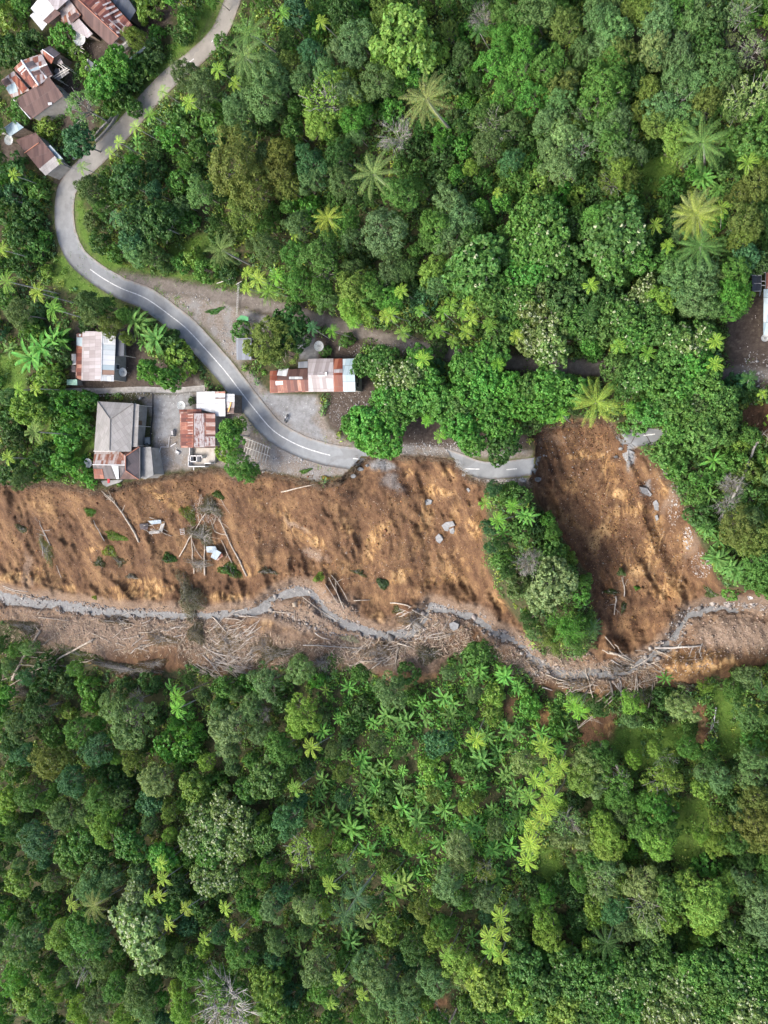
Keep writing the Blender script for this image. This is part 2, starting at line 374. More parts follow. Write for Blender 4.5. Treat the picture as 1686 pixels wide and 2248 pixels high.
# ------------------------------------------------------------------ ground
OCHRE = [(830,1174,18,32,-45,1),(762,1157,9,11,0,.8),(1043,1157,13,26,10,1),(897,1032,16,12,0,.7),(982,1042,16,11,0,.8),(951,1076,42,10,-8,.8),(695,1187,22,10,-30,.9),(884,1265,26,14,20,.8),(965,1272,42,12,10,.8),(1087,1170,16,18,0,.9),(371,1096,62,13,-30,.9),(45,1266,60,14,8,1),(270,1301,62,18,20,1),(145,1292,24,12,0,1),(337,1294,42,20,10,.9),(500,1312,52,12,5,.9),(1290,1003,46,12,0,.9),(1338,1041,16,36,10,.8),(1366,1089,26,14,-30,.9),(1215,1123,20,12,0,.6),(1393,1116,32,15,0,.7),(1311,1185,12,44,-35,.8),(1427,1208,22,52,-15,.8),(1256,1150,30,10,-40,.5),(1471,1072,24,12,0,.9),(1461,1290,36,32,0,.9),(1410,1234,40,30,0,.7),(1502,1459,58,26,0,1),(1574,1450,46,24,0,1),(590,1372,30,14,0,.8),(644,1379,26,8,0,.7),(836,1358,22,10,0,.7),(1110,1330,40,12,-30,.8),(1000,1250,30,40,0,.5),(930,1150,20,60,-20,.5),(640,1150,60,14,-40,.5),(205,1210,14,6,0,.9),(740,1250,40,20,0,.4),(1195,1571,16,14,0,1),(1335,1595,12,22,-20,.9),(1540,1585,10,22,0,.8),(1380,1000,16,10,0,.5),(820,1210,14,40,-30,.7),(1000,1130,14,40,0,.5),(540,1250,40,14,0,.6),(1440,1150,14,30,0,.6),(1500,1200,14,40,-20,.5),(580,1108,30,10,-30,.5),(90,1110,40,10,-30,.4),(860,1020,12,14,0,.4),(1270,1080,40,12,-30,.5),(1350,1140,20,30,0,.6)]
DARK = [(769,1086,20,15,0,.9),(700,1062,60,8,0,.7),(870,1072,44,20,-20,.8),(941,1019,13,12,0,.9),(580,1200,26,15,0,.9),(905,1218,32,12,-50,.8),(617,1358,26,18,0,.9),(1200,1140,16,70,20,.8),(1255,1240,24,60,20,.8),(337,1231,50,20,0,.6),(240,1140,60,14,-30,.5),(100,1200,80,30,-20,.4),(1170,1090,10,30,0,.9),(1300,1370,40,30,0,.5),(1440,1350,40,14,0,.5),(310,1070,90,10,0,.5),(450,1120,50,14,-30,.5),(850,1120,60,14,-35,.5),(1000,1100,24,14,0,.5),(1200,1040,30,20,0,.6),(780,1300,40,14,0,.4),(60,1140,40,14,0,.5),(430,1190,40,30,0,.4),(700,1440,40,16,0,.7),(300,1450,100,20,0,.6),(1120,1480,40,14,0,.6),(1660,900,40,16,0,.8),(1150,960,20,14,0,.8)]
GREY = [(840,1019,26,14,-15,1),(1382,1014,10,24,0,1),(1413,1072,12,14,-30,.9),(860,1060,30,16,-30,.5),(1560,1215,0,0,0,0)]
PALE = [(200,1390,260,50,4,.7),(560,1420,160,50,0,.6),(860,1440,140,40,0,.7),(1180,1460,120,30,10,.6),(250,1380,150,34,0,.8),(700,1350,80,34,20,1),(1620,1390,110,44,0,.9),(960,1370,60,30,0,.7),(90,1345,110,24,0,.6),(60,1250,12,40,0,.5),(800,1420,60,20,0,.7),(1200,1440,80,18,10,.6),(520,1420,70,30,0,.6),(690,1215,30,12,-30,.8),(645,1150,30,6,-30,.8),(1100,1420,60,14,20,.5),(1480,1080,10,60,-30,.5),(1530,1180,14,60,-30,.5),(380,1350,60,16,0,.6),(860,1370,40,20,0,.4),(1210,965,40,10,0,.3)]
def blobs(px, py, L):
    r = np.zeros_like(px)
    wx = px + 16 * (fbm(px / 22, py / 22, 4) - .5) * 2; wy = py + 16 * (fbm(px / 22 + 50, py / 22 + 9, 4) - .5) * 2
    for (cx, cy, rx, ry, a, s) in L:
        if s == 0: continue
        a = math.radians(a); dx, dy = wx - cx, wy - cy
        u = (dx * math.cos(a) - dy * math.sin(a)) / rx; v = (dx * math.sin(a) + dy * math.cos(a)) / ry
        r = np.maximum(r, s * sm(1.35, 0.55, np.hypot(u, v)))
    return r
gx = np.concatenate([np.arange(-900, -420, 40), np.arange(-420, -20, 14), np.arange(-20, 1706, 3.6), np.arange(1706, 2150, 14), np.arange(2150, 2900, 40)]).astype(float)
gy = np.concatenate([np.arange(-1100, -420, 40), np.arange(-420, -20, 14), np.arange(-20, 980, 6.5), np.arange(980, 1540, 3.0), np.arange(1540, 2270, 8), np.arange(2270, 2700, 14), np.arange(2700, 3400, 40)]).astype(float)
GX, GY = np.meshgrid(gx, gy)
GP = surf(GX, GY)
ny, nx = GX.shape
idx = np.arange(nx * ny).reshape(ny, nx)
GF = np.stack([idx[1:, :-1], idx[1:, 1:], idx[:-1, 1:], idx[:-1, :-1]], -1).reshape(-1, 4)
_, K = relief(GX, GY)
wob = 10 * (fbm(GX / 18, GY / 18, 4) - .5) * 2
def areas(L, soft=7):
    r = np.zeros_like(GX)
    for p in L: r = np.maximum(r, sm(soft, -soft, sdf(GX + wob, GY + wob * .7, p)))
    return r
wob0 = 8 * (fbm(GX / 18, GY / 18, 4) - .5) * 2
bare = np.maximum(sm(3, -4, slide_sdf(GX, GY)), areas(BARE, 8))
bare = bare * (1 - sm(4, -8, sdf(GX + wob, GY + wob, PENIN)))
flow = ridged((GX * .92 - GY * .40) / 20. + .6 * fbm(GX / 60, GY / 60, 2), (GX * .40 + GY * .92) / 110., 4)
ochre = np.clip(blobs(GX, GY, OCHRE) * (0.55 + .8 * flow) , 0, 1)
dark = np.maximum(blobs(GX, GY, DARK), .85 * sm(-24, -5, sdf(GX, GY, SLIDE1) + 8 * (fbm(GX / 14., GY / 14., 3) - .5) * 2) * sm(40, 15, GY - pl(EDGE, GX)) * (bare > .5)); dst = np.minimum(segdist(GX, GY, STREAM), segdist(GX, GY, BROOK2)); pale = np.maximum(blobs(GX, GY, PALE), .75 * sm(34, 14, dst + wob0)); grey = blobs(GX, GY, GREY)  # dark: soil patches, plus scarp-edge shadow painted into the soil colour as a band
mud = areas(YARD_MUD, 9); grav = areas(YARD_GRAVEL, 5); lawn = areas(LAWN, 8)
dpath = segdist(GX + wob * .4, GY + wob * .4, PATH); dra = np.minimum(segdist(GX, GY, ROAD_A), np.minimum(segdist(GX, GY, ROAD_B), segdist(GX, GY, ROAD_C)))
track = sm(16, 11, dpath); mud = np.maximum(mud, sm(27, 18, dpath) * .7)
verge = sm(33, 24, dra + wob)
ground_me = mesh_np('ground', GP.reshape(-1, 3), GF, None, True)
def color_attr(me, name, *ch):
    a = me.attributes.new(name, 'FLOAT_COLOR', 'POINT')
    arr = np.stack([c.ravel() for c in ch] + [np.ones(ch[0].size)], -1).astype(np.float32); a.data.foreach_set('color', arr.ravel())
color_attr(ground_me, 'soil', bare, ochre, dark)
color_attr(ground_me, 'soil2', pale, grey, flow)
color_attr(ground_me, 'yard', mud, grav, lawn)
APRON = [[(338,868),(428,866),(424,895),(398,900),(388,945),(340,965)],[(565,872),(600,866),(692,868),(690,930),(722,972),(650,945),(600,900)],[(655,745),(690,740),(695,790),(660,790)]]
color_attr(ground_me, 'way', track, verge, areas(APRON, 5))
m, nt, b = mat('hillside_soil'); q = N(nt); co = q.coord()
s1 = q.sep(q.attr('soil').outputs['Color']); s2 = q.sep(q.attr('soil2').outputs['Color'])
s3 = q.sep(q.attr('yard').outputs['Color']); s4 = q.sep(q.attr('way').outputs['Color'])
n1 = q.noise(co, 0.35, 8, 0.65); n2 = q.noise(co, 1.6, 6, 0.7); n3 = q.noise(co, 7.0, 4, 0.7)
stv = q.mapping(co, (1.0, 0.42, 0.8), (0, 0, math.radians(-22))); nst = q.noise(stv, 0.42, 7, 0.62, 1.6)
litter = q.ramp(n2, [(0.3, (0.022, 0.030, 0.012)), (0.5, (0.045, 0.05, 0.02)), (0.62, (0.08, 0.062, 0.035)), (0.75, (0.05, 0.075, 0.02))])
grass = q.ramp(q.noise(co, 3.0, 8, 0.75), [(0.3, (0.045, 0.085, 0.014)), (0.55, (0.085, 0.15, 0.025)), (0.75, (0.16, 0.19, 0.06))])
gfac = q.math('MULTIPLY', s3[2], q.ramp(n1, [(0.25, (0.5,) * 3), (0.5, (1,) * 3)]))
veg = q.mix(gfac, litter, grass)
veg = q.mix(q.math('MULTIPLY', s4[1], 0.55), veg, q.ramp(n2, [(0.35, (0.13, 0.11, 0.07)), (0.6, (0.09, 0.13, 0.03)), (0.7, (0.3, 0.26, 0.19))]))
mudc = q.ramp(n2, [(0.3, (0.035, 0.026, 0.021)), (0.55, (0.07, 0.055, 0.044)), (0.75, (0.13, 0.11, 0.09))])
veg = q.mix(s3[0], veg, mudc)
gravc = q.ramp(q.noise(co, 2.5, 9, 0.8), [(0.3, (0.075, 0.06, 0.045)), (0.5, (0.16, 0.135, 0.11)), (0.68, (0.26, 0.235, 0.205))])
gravc = q.mix(q.ramp(n1, [(0.45, (0,) * 3), (0.6, (.6,) * 3)]), gravc, (0.19, 0.192, 0.188))
veg = q.mix(s3[1], veg, gravc)
trk = q.ramp(q.noise(co, 0.9, 8, 0.75), [(0.3, (0.08, 0.066, 0.055)), (0.55, (0.145, 0.127, 0.108)), (0.75, (0.215, 0.195, 0.17))])
veg = q.mix(q.math('MULTIPLY', s4[2], 0.85), veg, q.ramp(q.noise(co, 0.7, 9, 0.75), [(0.35, (0.13, 0.13, 0.127)), (0.55, (0.205, 0.21, 0.21)), (0.7, (0.28, 0.285, 0.285))]))
veg = q.mix(s4[0], veg, trk)
base = q.ramp(q.math('ADD', q.math('ADD', q.math('MULTIPLY', nst, 0.33), q.math('MULTIPLY', s2[2], 0.12)), q.math('ADD', q.math('MULTIPLY', n1, 0.22), q.math('MULTIPLY', q.noise(co, 0.075, 5, 0.6, 1.5), 0.33))), [(0.36, (0.036, 0.021, 0.013)), (0.44, (0.070, 0.039, 0.022)), (0.52, (0.112, 0.063, 0.034)), (0.62, (0.19, 0.115, 0.057))])
och = q.ramp(nst, [(0.38, (0.12, 0.066, 0.030)), (0.5, (0.22, 0.127, 0.053)), (0.62, (0.35, 0.23, 0.11))])
soil = q.mix(q.math('MULTIPLY', s1[1], q.ramp(nst, [(0.38, (0.15,) * 3), (0.52, (1,) * 3)])), base, och)
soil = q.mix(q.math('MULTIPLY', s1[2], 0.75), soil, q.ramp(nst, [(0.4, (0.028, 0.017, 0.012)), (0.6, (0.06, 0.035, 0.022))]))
rub = q.ramp(q.noise(co, 2.2, 8, 0.8), [(0.3, (0.09, 0.06, 0.042)), (0.5, (0.185, 0.137, 0.10)), (0.68, (0.31, 0.25, 0.195))])
soil = q.mix(q.math('MULTIPLY', s2[0], 0.95), soil, rub)
soil = q.mix(s2[1], soil, q.ramp(n2, [(0.35, (0.1, 0.095, 0.09)), (0.65, (0.22, 0.22, 0.215))]))
# small pale stones in the soil
vo = q.new('ShaderNodeTexVoronoi'); vo.inputs['Scale'].default_value = 1.9; q.link(co, vo.inputs['Vector'])
dot = q.math('MULTIPLY', q.math('LESS_THAN', vo.outputs['Distance'], 0.13), q.math('GREATER_THAN', n1, 0.5))
sc_ = q.sep(vo.outputs['Color']); dot = q.math('MULTIPLY', dot, q.math('GREATER_THAN', sc_[0], 0.55))
soil = q.mix(dot, soil, (0.26, 0.205, 0.16))
soil = q.mix(0.85, soil, q.ramp(q.noise(q.mapping(co, (1.3, .8, 1), (0, 0, math.radians(-22))), 2.6, 10, 0.85), [(0.36, (0.22,) * 3), (0.5, (.5,) * 3), (0.64, (0.74,) * 3)]), 'OVERLAY')
col = q.mix(s1[0], veg, soil)
dot2 = q.math('MULTIPLY', dot, q.math('MAXIMUM', s3[0], s3[1])); col = q.mix(q.math('MULTIPLY', dot2, 0.8), col, (0.6, 0.58, 0.55))
q.link(col, b.inputs['Base Color']); b.inputs['Roughness'].default_value = 0.92; b.inputs['Specular IOR Level'].default_value = 0.15
hh = q.math('ADD', q.math('MULTIPLY', q.math('MULTIPLY', nst, s1[0]), 1.5), q.math('ADD', q.math('MULTIPLY', n2, 0.5), q.math('MULTIPLY', n3, 0.18)))
q.link(q.bump(hh, 0.55, 0.35), b.inputs['Normal'])
ground_me.materials.append(m)
ground = link('ground', ground_me); tag(ground, kind='structure')

# ------------------------------------------------------------------ roads, stream
def smooth_line(pts, step=6.0):
    P = np.array(pts, float); out = []
    Q = np.vstack([2 * P[0] - P[1], P, 2 * P[-1] - P[-2]])
    for i in range(1, len(Q) - 2):
        p0, p1, p2, p3 = Q[i - 1:i + 3]; n = max(2, int(np.linalg.norm(p2 - p1) / step))
        for t in np.arange(n) / n:
            out.append(0.5 * ((2 * p1) + (-p0 + p2) * t + (2 * p0 - 5 * p1 + 4 * p2 - p3) * t ** 2 + (-p0 + 3 * p1 - 3 * p2 + p3) * t ** 3))
    out.append(P[-1]); return np.array(out)
def strip(pts, width, dz, jag=0.0, nc=5, seed=1, cut0=0.0, cut1=0.0, depth=0.0, step=6.0, jf=9.0):
    """ribbon on the ground along a line; width in photo pixels, number or function of the share of the way; cut0/cut1 slant a broken end"""
    c = smooth_line(pts, step); n = len(c); t = np.gradient(c, axis=0); t /= np.linalg.norm(t, axis=1, keepdims=True)
    nrm = np.stack([-t[:, 1], t[:, 0]], -1); s = np.linspace(0, 1, n)
    w = np.array([width(x) for x in s]) if callable(width) else np.full(n, float(width))
    rg = np.arange(n) * step
    wl_ = w / 2 * (1 + jag * (fbm(rg / jf, np.full(n, seed * 3.1), 4) - .5) * 2); wr_ = w / 2 * (1 + jag * (fbm(rg / jf, np.full(n, seed * 7.7 + 40), 4) - .5) * 2)
    g = np.linspace(-1, 1, nc)
    PX = np.zeros((n, nc)); PY = np.zeros((n, nc))
    for j, k in enumerate(g):
        off = np.where(k < 0, k * wl_, k * wr_)
        PX[:, j] = c[:, 0] + nrm[:, 0] * off; PY[:, j] = c[:, 1] + nrm[:, 1] * off
    rr = np.random.RandomState(seed)
    for end, cut in ((0, cut0), (n - 1, cut1)):
        if cut:
            for q_ in range(6):
                i = q_ if end == 0 else n - 1 - q_
                f = 1 - q_ / 6
                sh = (g * cut + rr.uniform(-2, 2, nc)) * f
                PX[i] += t[i, 0] * sh; PY[i] += t[i, 1] * sh
    P = surf(PX, PY, dz); ix = np.arange(n * nc).reshape(n, nc)
    F = np.stack([ix[1:, :-1], ix[1:, 1:], ix[:-1, 1:], ix[:-1, :-1]], -1).reshape(-1, 4)
    V = P.reshape(-1, 3)
    if depth:
        ring = list(ix[:, 0]) + list(ix[-1, 1:]) + list(ix[-2::-1, -1]) + list(ix[0, -2:0:-1])
        o = len(V); low = V[ring].copy(); low[:, 2] -= depth; V = np.vstack([V, low]); m_ = len(ring)
        F2 = np.array([[ring[i], ring[(i + 1) % m_], o + (i + 1) % m_, o + i] for i in range(m_)]); F = np.vstack([F, F2])
    # make the top face up
    a = np.cross(V[F[0, 1]] - V[F[0, 0]], V[F[0, 2]] - V[F[0, 0]])
    if a[2] < 0: F = F[:, ::-1]
    return V, F, s.repeat(nc)
def asphalt_mat(name, c1, c2, crack=0.0):
    m, nt, b = mat(name); q = N(nt); co = q.coord()
    f = q.noise(co, 0.25, 6, 0.6); g = q.noise(co, 9, 4, 0.8)
    at_ = q.attr('along').outputs['Fac']
    c = q.mix(at_, q.ramp(f, [(0.3, (0.215, 0.197, 0.167)), (0.7, (0.295, 0.273, 0.237))]), q.ramp(f, [(0.3, c1), (0.7, c2)]))
    c = q.mix(0.35, c, q.ramp(g, [(0.3, (0.15,) * 3), (0.7, (0.4,) * 3)]), 'OVERLAY')
    pt = q.noise(co, 0.16, 2, 0.4, 0.5); c = q.mix(q.ramp(pt, [(0.60, (0,) * 3), (0.61, (.35,) * 3)]), c, (0.12, 0.118, 0.112))
    sd_ = q.attr('side').outputs['Fac']; mudf = q.math('MULTIPLY', q.ramp(q.math('ADD', sd_, q.math('MULTIPLY', q.math('SUBTRACT', q.noise(co, 0.9, 7, 0.75), 0.5), 1.1)), [(0.80, (0,) * 3), (1.0, (1,) * 3)]), 0.75)
    c = q.mix(mudf, c, (0.17, 0.14, 0.11))
    lanes = q.noise(q.mapping(co, (1, 1, 1)), 1.1, 3, 0.5)
    c = q.mix(0.25, c, q.ramp(lanes, [(0.3, (0.3,) * 3), (0.7, (0.7,) * 3)]), 'SOFT_LIGHT')
    if crack:
        v = q.new('ShaderNodeTexVoronoi', feature='DISTANCE_TO_EDGE'); v.inputs['Scale'].default_value = 0.45
        wv = q.mix(0.15, co, q.new('ShaderNodeTexNoise').outputs['Color']); q.link(wv, v.inputs['Vector'])
        k = q.math('LESS_THAN', v.outputs['Distance'], crack); c = q.mix(k, c, (0.05, 0.045, 0.04))
    q.link(c, b.inputs['Base Color']); b.inputs['Roughness'].default_value = 0.8
    q.link(q.bump(g, 0.3, 0.02), b.inputs['Normal']); return m
M_ROAD = asphalt_mat('asphalt', (0.185, 0.193, 0.194), (0.245, 0.256, 0.256))
M_ROADC = asphalt_mat('cracked_asphalt', (0.15, 0.158, 0.16), (0.205, 0.215, 0.218), 0.03)
M_PAINT = plain('road_paint', (0.47, 0.47, 0.45), 0.6, 0, .3)
def add_strip(name, V, F, m, along=None, kind='structure', smooth=True, nc_=0):
    org = V.mean(0); me = mesh_np(name, V - org, F, m, smooth); o = link(name, me, None, org)
    if along is not None:
        a = me.attributes.new('along', 'FLOAT', 'POINT'); a.data.foreach_set('value', np.resize(along, len(V)).astype(np.float32))
    if nc_:
        sd_ = np.abs(np.tile(np.linspace(-1, 1, nc_), len(V) // nc_ + 1))[:len(V)]; a = me.attributes.new('side', 'FLOAT', 'POINT'); a.data.foreach_set('value', sd_.astype(np.float32))
    return tag(o, kind=kind)
wA = lambda t: 30 + 12 * min(1, t / .25) + (8 * min(1, max(0, (t - .45) / .2))) - 2 * max(0, t - .6)
V, F, s = strip(ROAD_A, wA, 0.10, 0.03, 7, 3, 0, -26, depth=0.45); add_strip('road', V, F, M_ROAD, sm(.28, .55, np.append(s, np.resize(s, len(V) - len(s)))), nc_=7, smooth=False)
V, F, s = strip(ROAD_B, 38, 0.10, 0.05, 7, 5, 26, -10, depth=0.45); add_strip('road', V, F, M_ROAD, np.ones(len(V)), nc_=7, smooth=False)
V, F, s = strip(ROAD_C, lambda t: 44 - 16 * t, 0.10, 0.12, 7, 6, 8, 0, depth=0.45); add_strip('road', V, F, M_ROADC, np.ones(len(V)), nc_=7, smooth=False)
cA = smooth_line(ROAD_A, 2.0)
def lane_line(p0, p1, w=2.4):
    i0 = np.argmin(np.hypot(cA[:, 0] - p0[0], cA[:, 1] - p0[1])); i1 = np.argmin(np.hypot(cA[:, 0] - p1[0], cA[:, 1] - p1[1]))
    return cA[i0:i1 + 1:3]
marks = [((192,598),(728,998)),((478,72),(462,92)),((427,130),(411,149)),((312,246),(302,258)),((776,1005),(800,1009))]
lm = []
for a_, b_ in marks:
    l = lane_line(a_, b_)
    if len(l) > 2: V, F, s = strip(l, 2.0, 0.112, 0.25, 2, 9, step=4.0); lm.append((V, F))
for a_, b_ in (((1020,1029),(1053,1030)), ((1112,1031),(1135,1029)), ((1413,956),(1438,953))):
    V, F, s = strip([a_, ((a_[0] + b_[0]) / 2, (a_[1] + b_[1]) / 2), b_], 2.1, 0.112, 0.2, 2, 9, step=4.0); lm.append((V, F))
V, F = join(lm); add_strip('road_markings', V, F, M_PAINT)
M_CONC = rough_mat('old_concrete', (0.15, 0.14, 0.125), (0.3, 0.29, 0.27), 1.2, 0.85, 0.3, (0.42, 0.42, 0.4))
V, F, s = strip(WALKWAY, 13, 0.14, 0.2, 5, 12, depth=0.3); add_strip('path', V, F, M_CONC)
# stream: turbid grey water
m, nt, b = mat('turbid_water'); q = N(nt); co = q.coord(); f = q.noise(co, 0.8, 8, 0.75, 1.5)
q.link(q.ramp(f, [(0.3, (0.085, 0.085, 0.082)), (0.50, (0.145, 0.146, 0.142)), (0.68, (0.235, 0.235, 0.228))]), b.inputs['Base Color'])
b.inputs['Roughness'].default_value = 0.62; b.inputs['Specular IOR Level'].default_value = 0.15
q.link(q.bump(q.noise(co, 3.5, 4, 0.6, 0.6), 0.35, 0.12), b.inputs['Normal']); M_WATER = m
surf_keep = surf
surf = lambda px, py, dz=0.0: water_at(px, py, dz)
w1 = strip(STREAM, 64, 0.0, 0.1, 6, 21, jf=30.0)[:2]; w5 = strip(BROOK2, 34, -0.02, 0.1, 5, 25, jf=30.0)[:2]
surf = surf_keep
V, F = join([w1, w5]); add_strip('stream', V, F, M_WATER)

# ------------------------------------------------------------------ plants: prototypes
M_LEAF = leaf_mat('foliage', 'object', 0.3, 0.36, 0.6, 0.15)
M_GLOSS = leaf_mat('glossy_foliage', 'object', 0.33, 0.33, 0.5, 0.22)
M_PALM = leaf_mat('palm_frond', 'object', 0.3, 0.25, 0.6, 0.15)
M_BLOOM = leaf_mat('blossom', (0.40, 0.45, 0.26), 0.2, 0.1, 0.7)
M_UNDER = leaf_mat('undergrowth', 'attr', 0.35, 0.22, 0.5)
M_DRY = leaf_mat('dry_foliage', (0.30, 0.26, 0.17), 0.35, 0.1, 0.8)
M_BARK = rough_mat('bark', (0.16, 0.13, 0.10), (0.36, 0.32, 0.27), 3.0, 0.9, 0.3)
M_PALE_BARK = rough_mat('pale_bark', (0.2, 0.185, 0.165), (0.40, 0.38, 0.345), 2.0, 0.85, 0.2)
M_WOOD = rough_mat('stripped_wood', (0.20, 0.16, 0.12), (0.46, 0.41, 0.34), 1.5, 0.85, 0.3)

def limbs(rng, R, z0, z1, n, rtrunk, lean=0.15, depth2=2, rmul=1.0):
    """trunk to z0, limbs fanning out to the crown shell; returns MB and tips"""
    mb = MB(); tips = []
    bend = rng.uniform(-lean, lean, 2)
    pts = [np.array([bend[0] * t * t * 2, bend[1] * t * t * 2, z0 * t]) for t in np.linspace(0, 1, 4)]
    mb.tube(pts, [rtrunk * (1 - .35 * t) for t in np.linspace(0, 1, 4)], 6); top = pts[-1]
    for k in range(n):
        a = 2 * math.pi * (k + rng.uniform(-.3, .3)) / n; rr = R * rng.uniform(.5, .9) * rmul; z = rng.uniform(z0 + .35 * (z1 - z0), z1)
        end = np.array([math.cos(a) * rr, math.sin(a) * rr, z])
        st = pts[-1] if k % 2 else pts[-2] * .4 + pts[-1] * .6
        mid = st * .55 + end * .45 + np.array([0, 0, .12 * R]) + rng.normal(0, .06 * R, 3)
        mb.tube([st, mid, end], [rtrunk * .5, rtrunk * .33, rtrunk * .12], 5); tips.append(end)
        for j in range(depth2):
            e2 = mid + (end - mid) * rng.uniform(.2, .7) + rng.normal(0, .22 * R, 3); e2[2] = abs(e2[2] - z0) + z0 + .3
            mb.tube([mid, (mid + e2) / 2 + rng.normal(0, .04 * R, 3), e2], [rtrunk * .28, rtrunk * .18, rtrunk * .07], 4); tips.append(e2)
    return mb, tips
def crown(rng, R, hz, zc, nl, lr, subs, per, L, Wd, low=-0.35, gaps=0.12, inner=0.25, flat=0.0, jit=0.5):
    ga = math.pi * (3 - math.sqrt(5)); parts = []; lobes = []
    ph = rng.uniform(0, 6.28, 4)
    for i in range(nl):
        z = 1 - (i + .5) / nl * (1 - low); a = ga * i + rng.uniform(-.35, .35)
        rxy = math.sqrt(max(0, 1 - z * z)); f = 1 + .17 * math.sin(2 * a + ph[0]) + .12 * math.sin(3 * a + ph[1]) + .08 * math.sin(5 * a + ph[2])
        if rng.rand() < gaps: continue
        k = rng.uniform(.72, 1.0) if rng.rand() > inner else rng.uniform(.35, .7)
        r = lr * rng.uniform(.7, 1.35)
        c = np.array([math.cos(a) * rxy * f * (R - r * .6) * k, math.sin(a) * rxy * f * (R - r * .6) * k, zc + z * hz * (k if z > 0 else 1)])
        lobes.append((c, r))
        out = c - np.array([0, 0, zc - .4 * hz]); out /= np.linalg.norm(out) + 1e-9
        sd_ = rnd_unit(rng, subs * 3); sd_ = sd_[(sd_ @ out) > -.15][:subs]
        sc = c + sd_ * r * np.array([1, 1, .85]) * .72
        n = len(sc) * per; v = rnd_unit(rng, n); ctr = np.repeat(sc, per, 0); o2 = np.repeat(sd_, per, 0)
        flip = np.sum(v * o2, 1) < -.1; v[flip] *= -1
        P = ctr + v * (r * .42 * rng.uniform(.55, 1.05, n))[:, None]
        Nn = v * .7 + o2 * .5 + np.array([0, 0, .25]) + rng.normal(0, jit, (n, 3))
        parts.append(leaves(P, Nn, L * rng.uniform(.7, 1.3, n), Wd * rng.uniform(.7, 1.3, n), rng))
    V, F = join(parts)
    return V, F, lobes
PROTO = {}
def proto(code, name, parts): PROTO.setdefault(code, []).append((name, parts))
def seed(n): return np.random.RandomState(n)
for k in range(6):       # dense trees with small leaves
    g = seed(100 + k); V, F, lb = crown(g, 5.0, 3.6 + g.uniform(-.4, .6), 8.4, 44, 1.3, 9, 21, .36, .23, gaps=.12)
    mb, t = limbs(g, 5, 6.0, 9.5, 8, .26)
    proto('D', 'broadleaf_tree', [('trunk', mb.mesh('trunk', M_BARK, True)), ('crown', mesh_np('crown', V, F, M_LEAF))])
for k in range(4):       # bigger leaves, rounder clumps
    g = seed(200 + k); V, F, lb = crown(g, 5.0, 3.4, 8.0, 60, 1.05, 9, 9, .66, .44, gaps=.06, jit=.6)
    mb, t = limbs(g, 5, 5.5, 9.0, 8, .24)
    proto('L', 'candlenut_tree', [('trunk', mb.mesh('trunk', M_PALE_BARK, True)), ('crown', mesh_np('crown', V, F, M_GLOSS))])
for k in range(4):       # flowering
    g = seed(300 + k); V, F, lb = crown(g, 5.0, 3.3, 8.0, 60, 1.05, 9, 9, .66, .44, gaps=.1, jit=.6)
    ps = []
    for c, r in lb:
        if c[2] < 8.6 or g.rand() < (.75 if k < 2 else .3): continue
        for j in range(g.randint(1, 4) if k < 2 else g.randint(2, 6)):
            d = g.normal(size=3); d[2] = abs(d[2]) + .5; d /= np.linalg.norm(d); p = c + d * r * 1.08
            n = 9; v = rnd_unit(g, n); v[:, 2] = np.abs(v[:, 2])
            ps.append(leaves(p + v * .24, v + g.normal(0, .3, (n, 3)), .34, .28, g))
    Vb, Fb = join(ps); mb, t = limbs(g, 5, 5.5, 10.3, 9, .24, depth2=3)
    proto('F', 'flowering_tree', [('trunk', mb.mesh('trunk', M_PALE_BARK, True)), ('crown', mesh_np('crown', V, F, M_GLOSS)), ('blossom', mesh_np('blossom', Vb, Fb, M_BLOOM))])
for k in range(4):       # open crown, branches showing
    g = seed(400 + k); V, F, lb = crown(g, 5.0, 2.6, 8.2, 34, 1.2, 8, 9, .42, .25, gaps=.3, jit=.6, low=-.1)
    mb, t = limbs(g, 5, 5.8, 10.9, 10, .25, depth2=5, rmul=1.1)
    proto('O', 'open_crowned_tree', [('trunk', mb.mesh('trunk', M_PALE_BARK, True)), ('crown', mesh_np('crown', V, F, M_LEAF))])
for k in range(5):       # shrubs, coarse leaves down to the ground
    g = seed(500 + k); V, F, lb = crown(g, 2.6, 1.8, 1.9, 26, .75, 7, 9, .52, .27, low=-.5, gaps=.1, jit=.7)
    mb = MB()
    for j in range(5):
        a = g.uniform(0, 6.28); mb.tube([(0, 0, 0), (math.cos(a) * .5, math.sin(a) * .5, 1.0), (math.cos(a) * 1.3, math.sin(a) * 1.3, 2.3)], [.06, .05, .02], 4)
    proto('S', 'shrub', [('stem', mb.mesh('stem', M_BARK)), ('foliage', mesh_np('foliage', V, F, M_GLOSS))])
